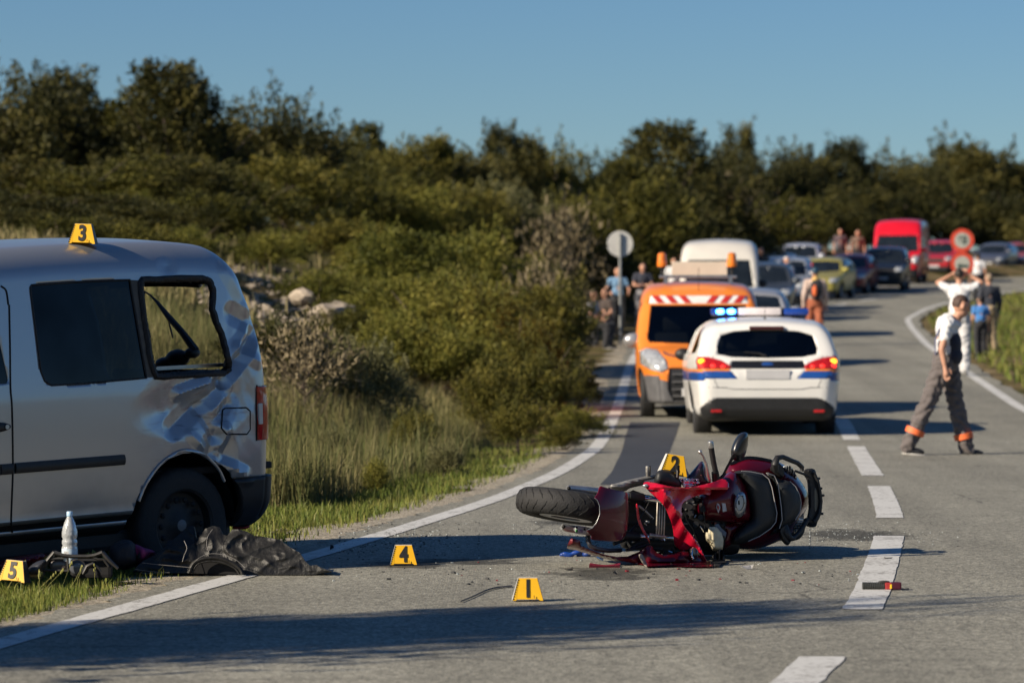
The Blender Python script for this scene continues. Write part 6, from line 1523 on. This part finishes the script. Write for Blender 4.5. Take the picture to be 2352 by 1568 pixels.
# ================================================================ signs
GALV = mat('galvanised', (.30, .31, .31), .5, .6, var=.2, vs=12)
def disc(bm, c, r, y, n=28):
    vs_ = [bm.verts.new((c[0] + r * math.cos(2 * math.pi * k / n), y, c[1] + r * math.sin(2 * math.pi * k / n))) for k in range(n)]
    bm.faces.new(vs_); return vs_
def round_sign(u, v, d, r, label, discs, from_back=False, rotz=0):
    x = (u - CU) / F * d; g0 = G(x, d); zt = HC - (v - CV) / F * d
    t = thing('road_sign', g0, label, 'sign', None, rotz)
    bm = new(); py = -.05 if from_back else .05
    tube(bm, [(0, py, -.1), (0, py, zt - g0.z + r * .8)], .033, 10); link('post', bm, GALV, t, smooth=50)
    for zc_, kind in discs:
        zz = zt - g0.z + zc_; bm = new(); lathe(bm, [(.001, -.012), (r, -.012), (r, .012), (.001, .012)], (0, 0, zz), (0, 1, 0), 32); 
        p = link('sign_plate', bm, mat('sign_back', (.62, .61, .57), .5, .1, var=.1, vs=6) if from_back else mat('sign_red', (.62, .07, .035), .45, var=.12, vs=5), t, smooth=30)
        if not from_back:
            bm = new(); disc(bm, (0, zz), r * .66, -.016); link('sign_face', bm, mat('sign_white', (.42, .43, .38), .5, var=.12, vs=6), p)
            if kind != 'lorry':
                me = text_mesh(kind, r * .95, .012, .82); me.transform(Matrix.Translation((0, -.02, zz))); link('lettering', me, mat('sign_black', (.05, .08, .07), .5), p)
            else:
                bm = new(); box(bm, (.07, -.02, zz - .05), (.16, .004, .06)); box(bm, (-.06, -.02, zz - .04), (.10, .004, .08)); box(bm, (0, -.02, zz - .09), (.24, .004, .02)); link('pictogram', bm, MATS['sign_black'], p)
    return t
round_sign(1424, 560, 80, .30, 'round white back of a road sign on a grey post', [(0, None)], True, R(4))
round_sign(2210, 552, 89, .30, 'post with round red-rimmed 60 speed limit sign over a second red-rimmed sign', [(0, '60'), (-.60, 'lorry')])
# ================================================================ evidence markers
YEL = mat('marker_yellow', (.85, .46, .008), .45, var=.04, vs=10); DIG = mat('marker_black', (.015, .015, .015), .5); MWH = mat('marker_edge', (.55, .54, .5), .5)
def marker(n, loc, label, rotz=0, rx=0, ry=0, s=1.0):
    t = thing('evidence_marker', loc, label, 'evidence marker', 'numbered evidence markers', rotz); t.rotation_euler = (rx, ry, rotz)
    wb, wt, h, db, dt = .075 * s, .046 * s, .112 * s, .042 * s, .022 * s
    def q(sx, sy, top): return Vector((sx * (wt if top else wb), sy * (dt if top else db), h if top else .004))
    def plate(name, pts, m_, th=.0025):
        bm = new(); bm.faces.new([bm.verts.new(p) for p in pts]); o = link(name, bm, m_, t); md = o.modifiers.new('t', 'SOLIDIFY'); md.thickness = th; md.offset = 0; return o
    f0 = [q(-1, -1, 0), Vector((-wb * .78, -db, .004)), Vector((-wb * .70, -db * .95, .010)), Vector((wb * .70, -db * .95, .010)), Vector((wb * .78, -db, .004)), q(1, -1, 0), q(1, -1, 1), q(-1, -1, 1)]
    fr = plate('front_face', f0, YEL)
    plate('back_face', [q(1, 1, 0), q(-1, 1, 0), q(-1, 1, 1), q(1, 1, 1)], YEL)
    plate('top_face', [q(-1, -1, 1), q(1, -1, 1), q(1, 1, 1), q(-1, 1, 1)], MWH)
    for sg in (-1, 1):
        plate('side_face', [q(sg, -1, 0), q(sg, 1, 0), q(sg, 1, 1), q(sg, -1, 1)], MWH if sg < 0 else DIG)
        bm = new()
        tube(bm, [q(sg, -1, 0) + Vector((0, -.001, 0)), q(sg, -1, 1) + Vector((0, -.001, 0))], .0014, 5); link('edge', bm, DIG, t)
    for k in range(9):
        p = q(-1, -1, 0).lerp(q(-1, -1, 1), (k + .7) / 9.6); bm = new(); box(bm, p + Vector((.0022, -.0022, 0)), (.0075, .002, .0045)); link('ruler_tick', bm, DIG, fr)
    th = math.atan2(db - dt, h)
    me = text_mesh(n, .118 * s, .0045, .78); me.transform(Matrix.Translation((.0, -(db + dt) / 2 - .0035, h * .52)) @ Matrix.Rotation(-th, 4, 'X')); link('digit', me, DIG, fr)
    bm = new(); box(bm, (.030 * s, -db + .0035 - .008, h * .2), (.003, .002, .014), Matrix.Rotation(-th, 3, 'X')); link('small_mark', bm, DIG, fr)
    return t
def onroad(u, v):
    d = (HC - .013) * F / (v - CV); p = P(u, v, d); return Vector((p.x, p.y, .0135))
marker('1', onroad(1212, 1379), 'yellow evidence marker number 1 on the asphalt in front', R(2))
marker('4', onroad(927, 1297), 'yellow evidence marker number 4 on the road behind marker 1', R(3))
p = Matrix.Translation(VLOC) @ VM @ vray(191, 562, bv1)
marker('3', p + Vector((0, 0, .002)), 'yellow evidence marker number 3 on the roof of the silver van', R(-4), R(1), R(2), 1.0)
g5 = P(33, 1332, 18.0); marker('5', (g5.x, g5.y, max(float(gz(g5.x, g5.y)), g5.z - .01)), 'yellow evidence marker number 5 half hidden in the grass', R(-16), R(-4), R(4))
g2 = M3(1195, 384, .06); marker('2', g2, 'yellow evidence marker number 2 propped on the motorcycle', R(10), R(-2), R(9), 1.05)
# ================================================================ things lying about
def cloth_panel(t, name, poly, f, m_, d0, hgt, wpx, mapz, back=.12, step=14, off=0, wr=.012, seed=0):
    def mp(x, y, o):
        u, v = mapz(x, y); d = d0 + o
        d = min(d, (HC - .014) * F / (v - CV)); return P(u, v, d)
    def dep(x, y, e):
        k = 1 - min(1, e / wpx); n = noise.noise(Vector((x * .006, y * .011, seed))) + .5 * noise.noise(Vector((x * .016, y * .02, seed + 5)))
        cr = abs(((x * .006 + y * .0035 + 1.1 * n) % 2) - 1) - .5 + .5 * (abs(((x * .003 - y * .009 + .9 * n + seed) % 2) - 1) - .5)
        return off - hgt * math.sqrt(max(0, 1 - k * k)) + wr * (.9 * n + 1.1 * cr)
    return panel(name, poly, dep, m_, t, step, .004, back, 2, mp, 60)
Z6 = lambda x, y: (284.6 + .20976 * x, 1157.5 + .20976 * y)
LEATHER = mat('black_leather', (.009, .009, .010), .5, var=.3, vs=12, bump=.25, bs=60, col2=(.020, .0195, .018), spec=.4)
jk = thing('leather_jacket', (P(500, 1320, 18.75).x, 18.75, 0), 'crumpled dusty black leather jacket lying beside the van wheel', 'jacket')
# one draped sheet: columns follow the outline of the heap, rows run from its front hem up and over the back
topc = np.array([(100, 735), (150, 670), (210, 618), (330, 560), (440, 478), (480, 395), (530, 392), (600, 335), (690, 250), (730, 232), (770, 240), (795, 385), (835, 335), (890, 268), (970, 236), (1045, 248), (1085, 330), (1130, 345), (1185, 275), (1275, 276), (1350, 300), (1430, 345), (1500, 350), (1700, 386), (1755, 425), (1810, 465), (1925, 530), (1985, 625), (2040, 672), (2110, 664), (2150, 690), (2285, 738)], float)
botc = np.array([(100, 742), (400, 750), (715, 756), (1300, 776), (1700, 774), (2050, 770), (2285, 742)], float)
def jfold(x, y):
    rdg = lambda f, g, sx, sy, o: (1 - abs(noise.noise(Vector((x * f * sx + y * g, y * f * sy - x * g * .5, o))))) ** 2.2
    return .030 * rdg(.0021, .0030, 1, 1.4, 1.7) + .020 * rdg(.0042, -.0040, 1, 1.5, 5.1) + .004 * rdg(.012, .003, 1, .8, 9.9)
NXJ, NYJ = 190, 44; Vj = []
for j in range(NYJ + 12):
    for i in range(NXJ):
        x = 100 + 2185 * i / (NXJ - 1); yt = float(np.interp(x, topc[:, 0], topc[:, 1])); yb_ = float(np.interp(x, botc[:, 0], botc[:, 1]))
        t_ = min(1, j / (NYJ - 1)); y = yb_ + (yt - yb_) * t_
        hm = (yb_ - yt) * .21 / F * 18.8
        o_ = .55 * hm * t_ ** 1.5 - (jfold(x, y) - .045) * min(1, 4 * t_) * min(1, hm / .10) + .02 * (1 - t_) ** 2
        u, v_ = Z6(x, y); d = min(18.74 + o_, (HC - .014) * F / (v_ - CV)); p_ = P(u, v_, d)
        if j >= NYJ: k_ = (j - NYJ + 1) / 12; p_ += Vector((0, .22 * k_, -hm * .9 * k_ ** 2))
        Vj.append(p_)
Ij = np.arange(len(Vj)).reshape(-1, NXJ)
me = np_mesh('jacket_body', np.array(Vj), np.stack([Ij[:-1, :-1], Ij[:-1, 1:], Ij[1:, 1:], Ij[1:, :-1]], -1).reshape(-1, 4))
link('jacket_body', me, LEATHER, jk, world=True, smooth=40)
def M6(x, y, o=0):
    u, v = Z6(x, y); d = 18.74 + .55 * max(0, (760 - y)) * .21 / F * 18.8 * max(0, (760 - y) / 500) + o * .9 - .005; d = min(d, (HC - .01) * F / (v - CV)); return P(u, v, d)
def rod6(nm, pts, r, m_, o=-.07):
    bm = new(); tube(bm, [M6(x, y, o) for x, y in pts], r, 6); return link(nm, bm, m_, jk, world=True, smooth=60)
rod6('jacket_hem', smooth_curve([(712, 752), (760, 650), (850, 605), (960, 588), (1080, 600), (1200, 650), (1275, 710), (1300, 772)], 4), .012, LEATHER, -.06)
rod6('jacket_hem', smooth_curve([(745, 752), (800, 660), (900, 625), (1000, 625), (1120, 650), (1220, 700), (1270, 770)], 4), .008, LEATHER, -.055)
STITCH = mat('grey_stitch', (.20, .19, .18), .7)
rod6('stitching', smooth_curve([(200, 640), (400, 662), (600, 680), (735, 692)], 4), .0016, STITCH, -.082); rod6('stitching', smooth_curve([(120, 710), (300, 735), (500, 748)], 4), .0014, STITCH, -.06)
rod6('stitching', smooth_curve([(760, 640), (850, 570), (960, 540), (1100, 555), (1230, 610), (1320, 690)], 4), .0015, STITCH, -.07); rod6('stitching', smooth_curve([(970, 275), (920, 350), (905, 440), (930, 525)], 4), .0016, STITCH, -.045)
rod6('zip', smooth_curve([(640, 630), (660, 560), (690, 480), (660, 400)], 4), .002, STITCH, -.075)
cloth_panel(jk, 'jacket_lining', [(745, 752), (800, 665), (900, 630), (1000, 630), (1120, 655), (1220, 705), (1265, 770)], None, mat('dark_lining', (.006, .006, .007), .9), 18.74, .0, 30, Z6, .0, 16, 0, 0)
Z5 = lambda x, y: (.16136 * x, 1138.5 + .16136 * y)
def M5(x, y, o=0):
    u, v = Z5(x, y); d = 18.1 + o; d = min(d, (HC - .0) * F / (v - CV)); return P(u, v, d)
gear = thing('dashboard_surround', (M5(1100, 1050).x, 18.1, 0), 'black plastic motorcycle dashboard surround lying in front of the bottle', 'debris')
def bar5(nm, pts, r, m_=PLASTIC, o=0):
    bm = new(); tube(bm, [M5(x, y, o) for x, y in pts], [k * .16136 / F * 18.9 for k in r] if isinstance(r, list) else r * .16136 / F * 18.9, 8, flat=.8); return link(nm, bm, m_, gear, world=True, smooth=50)
GP = mat('grey_black_plastic', (.035, .034, .032), .5, var=.3, vs=20)
bar5('frame_bar', [(770, 805), (900, 845), (1010, 858), (1240, 862), (1350, 845), (1460, 805)], [40, 34, 34, 36, 34, 38], GP)
bar5('frame_bar', [(775, 800), (690, 900), (590, 1040)], [38, 40, 36], GP); bar5('frame_bar', [(1455, 800), (1560, 920), (1680, 1030)], [38, 36, 26], GP)
bar5('frame_bar', [(600, 1050), (720, 1058), (850, 1062), (960, 1070)], 24, GP); bar5('frame_bar', [(962, 870), (965, 960), (970, 1080)], 20, GP); bar5('frame_bar', [(1300, 860), (1390, 900), (1470, 900), (1550, 1000)], 22, GP)
bar5('frame_bar', [(720, 900), (830, 890), (950, 895)], 26, GP)
bar5('gauge_rim', [(1100 + 118 * math.cos(a), 1010 + 105 * math.sin(a)) for a in np.linspace(2.9, 6.6, 14)], 13, GP)
bm = new(); ellipsoid(bm, M5(1105, 1015, .03), (.045, .01, .036)); link('gauge_glass', bm, mat('dull_glass', (.10, .11, .13), .2, coat=.5), gear, world=True, smooth=180)
bm = new(); ellipsoid(bm, M5(840, 985, .03), (.05, .01, .030)); link('gauge_glass', bm, mat('dull_glass_brown', (.13, .11, .10), .3, coat=.5), gear, world=True, smooth=180)
bar5('loose_bracket', [(1180, 1110), (1240, 1000), (1320, 965), (1400, 1010), (1440, 1080)], [20, 34, 30, 14, 10], GP, -.06)
bm = new(); lathe(bm, [(.001, 0), (.008, 0), (.009, .004)], M5(930, 905, -.05), (0, -1, 0), 12); link('screw', bm, RIM, gear, world=True)
bm = new(); box(bm, M5(1300, 1030, .06), (.22, .05, .10), None, .02); link('inner_shell', bm, SEAM, gear, world=True)
hp_ = thing('rounded_shell', (M5(480, 1080).x, 18.1, 0), 'dark rounded shell lying between marker 5 and the dashboard surround', 'debris')
panel('shell', [(370, 1110), (400, 1040), (470, 970), (560, 925), (650, 910), (640, 960), (600, 1060), (560, 1130), (420, 1140)], pillow(.06, 90, .0), mat('dark_grey_shell', (.03, .032, .04), .35, coat=.3), hp_, 20, .004, .1, 2, M5)
rg = thing('fairing_piece', (M5(250, 900).x, 19.1, -.04), 'dark red glossy fairing piece lying under the van sill behind marker 5', 'debris')
panel('shell', [(-60, 960), (0, 930), (150, 880), (300, 850), (480, 825), (600, 815), (680, 840), (640, 890), (520, 960), (300, 1010), (100, 1040), (-60, 1050)], pillow(.10, 110, .5), MAROON, rg, 24, .004, .12, 2, M5)
bg_ = thing('black_bag', (M5(1750, 850).x, 19.1, -.05), 'black bag lying in front of the van wheel behind the dashboard surround', 'bag')
panel('bag_body', [(1560, 760), (1600, 700), (1700, 640), (1820, 625), (1900, 670), (1920, 760), (1940, 880), (1900, 960), (1760, 1010), (1640, 1000), (1570, 900)], pillow(.12, 130, .75), mat('bag_cloth', (.015, .016, .022), .7, bump=.3), bg_, 24, .004, .12, 2, M5)
pk = thing('pink_cloth', (M5(2050, 850).x, 19.15, -.05), 'crumpled pink and purple cloth between the black bag and the jacket', 'cloth')
panel('cloth_fold', [(1870, 830), (1900, 740), (1930, 690), (2050, 740), (2200, 790), (2120, 850), (2020, 920), (1960, 945), (1920, 900)], pillow(.05, 60, .8, lambda x, y: .02 * math.sin(x * .03)), mat('pink_fabric', (.34, .04, .14), .7, var=.35, vs=20), pk, 18, .004, .06, 2, M5)
panel('dark_print', [(1950, 860), (1990, 800), (2060, 820), (2050, 870), (1980, 900)], lambda x, y, e: .745, SEAM, pk, 18, .003, 0, 2, M5)
# red rag under the bumper
rr = thing('red_rag', P(555, 1210, 20.6), 'scrap of red cloth on the grass under the van bumper', 'cloth')
bm = new(); ellipsoid(bm, P(557, 1208, 20.5), (.045, .04, .018)); ellipsoid(bm, P(545, 1211, 20.5), (.03, .03, .015)); link('rag', remeshed(bm, .006), mat('red_cloth', (.45, .03, .05), .8), rr, world=True)
# water bottle
bt = M5(988, 820); bz = P(160, 1312, 18.2)
bottle = thing('water_bottle', (bz.x, 18.2, bz.z), 'clear plastic water bottle with white and blue label standing beside the van', 'bottle')
PET = mat('clear_pet', (.52, .55, .57), .18, var=.12, vs=25, trans=.35, spec=.6, bump=.3, bs=40)
bm = new(); k = .305
lathe(bm, [(.001, 0), (.036, .0), (.041, .012), (.0405, .30 * k), (.041, .42 * k), (.036, .45 * k), (.041, .48 * k), (.040, .53 * k), (.035, .56 * k), (.041, .60 * k), (.041, .66 * k), (.037, .74 * k), (.028, .84 * k), (.018, .91 * k), (.0135, .94 * k), (.0135, .97 * k)], (0, 0, 0), (0, 0, 1), 24)
link('bottle_body', bm, PET, bottle, smooth=60)
bm = new(); lathe(bm, [(.0155, .95 * k), (.016, .96 * k), (.016, 1.02 * k), (.014, 1.03 * k), (.001, 1.03 * k)], (0, 0, 0), (0, 0, 1), 20); link('bottle_cap', bm, mat('pale_blue_cap', (.42, .62, .82), .4), bottle, smooth=40)
bm = new(); lathe(bm, [(.0418, .02), (.0418, .40 * k)], (0, 0, 0), (0, 0, 1), 24); link('bottle_label', bm, mat('bottle_label', (.55, .66, .74), .5, var=.15, vs=60), bottle, smooth=60)
bm = new()
for q in range(9): box(bm, (-.014 + .003 * math.sin(q * 3.3), -.0425, .030 + .009 * q), (.016 + .003 * math.sin(q * 2.1), .001, .0012))
link('label_print', bm, mat('label_grey', (.3, .34, .36), .6), bottle)['kind'] = 'stuff'
bm = new(); box(bm, (-.013, -.041, .062), (.026, .002, .094)); link('label_panel', bm, mat('label_white', (.72, .72, .70), .6), bottle)
# ribbed torch-like grip on the centre dash
gp = onroad(2025, 1354); tool = thing('ribbed_hand_grip', gp, 'ribbed black handlebar control with red and yellow end lying on the centre dash', 'debris', None, R(-1))
bm = new(); prof = []
for q in range(12): prof += [(.0165, q * .0095), (.0195, q * .0095 + .002), (.0195, q * .0095 + .006), (.0165, q * .0095 + .0085)]
lathe(bm, [(.001, 0)] + prof + [(.001, .115)], (-.098, 0, .021), (1, .03, -.02), 18); link('ribbed_grip', bm, mat('grip_grey', (.06, .062, .058), .4, .3, var=.3), tool, smooth=30)
bm = new(); box(bm, (.034, 0, .020), (.035, .034, .036), None, .006); link('red_switch', bm, mat('red_plastic', (.35, .03, .03), .4, var=.2), tool)
bm = new(); box(bm, (.046, -.016, .018), (.010, .008, .022), None, .002); link('yellow_button', bm, mat('yellow_plastic', (.85, .55, .02), .4), tool)
bm = new(); box(bm, (.072, 0, .021), (.056, .036, .038), None, .008); link('maroon_end', bm, mat('maroon_plastic', (.07, .008, .018), .4), tool)
bm = new(); tube(bm, [(.09, -.005, .006), (.115, -.008, .005), (.138, -.01, .007)], [.003, .003, .005], 6); link('cable_stub', bm, PLASTIC, tool)
bm = new(); ellipsoid(bm, (.012, .0, .041), (.03, .012, .007)); link('thumb_lever', bm, GP, tool, smooth=180)
# strip of rubber by marker 1
bm = new(); pts = [onroad(u, v) + Vector((0, 0, .003)) for u, v in smooth_curve([(1058, 1383), (1085, 1372), (1115, 1358), (1140, 1351), (1176, 1347)], 6)]
n_ = len(pts); Vv = []
for q, p in enumerate(pts):
    wd_ = .012 + .014 * min(1, q / 10); Vv += [bm.verts.new(p + Vector((0, -wd_, .0))), bm.verts.new(p + Vector((0, 0, .006))), bm.verts.new(p + Vector((0, wd_, 0)))]
for q in range(n_ - 1):
    for k in range(2): bm.faces.new((Vv[q * 3 + k], Vv[q * 3 + 3 + k], Vv[q * 3 + 4 + k], Vv[q * 3 + 1 + k]))
tag(link('rubber_strip', bm, mat('rubber_strip', (.03, .03, .032), .6)), 'thin curved strip of black rubber beside marker 1', 'debris')
# blue glove, red shard, clear shard, dark stone and other pieces
def crumple(name, px, d_, rad, m_, label, cat, n=6, seed=1, vox=.006):
    r3 = random.Random(seed); p = onroad(*px); bm = new()
    for _ in range(n): ellipsoid(bm, p + Vector((r3.uniform(-1, 1) * rad[0], r3.uniform(-1, 1) * rad[1], r3.uniform(.2, 1) * rad[2])), (rad[0] * r3.uniform(.2, .45), rad[1] * .5, rad[2] * r3.uniform(.4, .8)), Matrix.Rotation(r3.uniform(-.5, .5), 3, 'Y'))
    return tag(link(name, remeshed(bm, vox, 1), m_), label, cat)
crumple('rubber_glove', Z3(520, 958), 0, (.085, .03, .024), mat('blue_latex', (.004, .045, .27), .45, var=.3, vs=20), 'crumpled bright blue rubber glove under the front of the motorcycle', 'glove', 9, 4)
def shard(name, px, size, m_, label, rot=0.0, tilt=.1):
    p = onroad(*px); bm = new(); r3 = random.Random(int(px[0]))
    pts = [(size[0] * .5 * math.cos(a) * r3.uniform(.6, 1.1), size[1] * math.sin(a) * r3.uniform(.6, 1.1), size[2] * (.5 + .5 * math.sin(a * 2 + 1))) for a in np.linspace(0, 2 * math.pi, 8)[:-1]]
    f = bm.faces.new([bm.verts.new(q) for q in pts]); bmesh.ops.solidify(bm, geom=[f], thickness=.005)
    bmesh.ops.rotate(bm, verts=bm.verts, cent=(0, 0, 0), matrix=Matrix.Rotation(tilt, 3, 'X') @ Matrix.Rotation(rot, 3, 'Z'))
    zmin = min(v.co.z for v in bm.verts)
    o = link(name, bm, m_); o.location = p + Vector((0, 0, -zmin)); return tag(o, label, 'debris', 'fragments on the road')
p = onroad(*Z3(715, 1042)); bm = new()
for a, b in (((-.085, 0), (.085, .004)),):
    rows = []
    for q in range(9):
        x = -.085 + .17 * q / 8; h = .017 + .012 * abs(q / 4 - 1) ** 1.5; rows.append([bm.verts.new((x, 0, .002)), bm.verts.new((x, -.006, h * .6)), bm.verts.new((x + .006, .004, h))])
    for r0, r1 in zip(rows, rows[1:]):
        for k in range(2): bm.faces.new((r0[k], r1[k], r1[k + 1], r0[k + 1]))
bmesh.ops.solidify(bm, geom=bm.faces[:], thickness=.004)
o = link('fairing_fragment', bm, mat('rose_fairing', (.26, .03, .06), .35, coat=.6)); o.location = p; tag(o, 'waisted dark pink fairing fragment on the road below the motorcycle', 'debris', 'fragments on the road')
shard('clear_fragment', Z3(680, 992), (.07, .03, .05), glass_mat('clear_shard', (.8, .82, .85)), 'clear plastic fragment beside the blue glove', .3, .8)
crumple('dark_stone', (760, 1262), 0, (.018, .015, .028), mat('dark_stone', (.03, .03, .032), .9), 'small dark stone at the edge of the asphalt near the jacket', 'stone', 4, 9)
shard('grey_fragment', Z3(1730, 1048), (.09, .02, .03), mat('grey_fragment', (.25, .25, .26), .4), 'small grey fragment on the road right of the motorcycle', .1, .3)
shard('black_fragment', Z3(790, 1085), (.03, .015, .02), PLASTIC, 'small black fragment in the dark stain below the motorcycle', .5, .4)
shard('black_fragment', Z3(460, 1056), (.07, .015, .008), PLASTIC, 'thin black fragment left of the pink fairing fragment', .1, .1)
shard('pale_fragment', Z3(1640, 990), (.07, .03, .01), mat('silver_fragment', (.5, .52, .55), .25, .6), 'pale flat fragment in the shadow right of the motorcycle', .1, .05)
shard('black_fragment', (2040, 1283), (.07, .012, .012), PLASTIC, 'black sliver lying across the long centre dash', .05, .1)
bits = {0: [], 1: [], 2: []}
r4 = np.random.default_rng(17)
def sprinkle(n, u0, u1, v0, v1, smin, smax, kinds, mu=None):
    for _ in range(n):
        u = r4.uniform(u0, u1) if mu is None else np.clip(r4.normal(*mu[:2]), u0, u1); v = r4.uniform(v0, v1) if mu is None else np.clip(r4.normal(*mu[2:]), v0, v1)
        bits[r4.choice(kinds)].append((onroad(u, v), r4.uniform(smin, smax)))
sprinkle(700, 1860, 2200, 1195, 1262, .0015, .005, [0, 1, 1], (1960, 110, 1228, 14)); sprinkle(500, 1180, 1480, 1195, 1262, .0015, .006, [0, 1, 1], (1330, 70, 1232, 16)); sprinkle(500, 780, 1100, 1200, 1285, .002, .008, [0, 1, 1], (920, 90, 1240, 22))
sprinkle(150, 700, 2000, 1285, 1345, .002, .008, [0, 1, 1, 1, 2]); sprinkle(22, 800, 1900, 1300, 1345, .008, .016, [1, 1, 2])
for k, m_, nm, lb_ in ((0, mat('glass_grit', (.55, .60, .60), .15, coat=.5), 'glass_grit', 'glittering crumbs of broken glass spread over the road'), (1, mat('dark_grit', (.03, .032, .034), .6), 'dark_grit', 'dark crumbs and splinters spread over the road'), (2, mat('red_grit', (.20, .02, .03), .4), 'red_splinters', 'small red plastic splinters on the road')):
    bm = new()
    for p, s in bits[k]: box(bm, p + Vector((0, 0, s * .25)), (s * 1.6, s, s * .6), Matrix.Rotation(r4.uniform(0, 3), 3, 'Z'))
    tag(link(nm, bm, m_), lb_, 'debris', None, 'stuff')

for s_ in list(bpy.data.scenes):
    if s_.name == 'tmp': bpy.data.scenes.remove(s_)
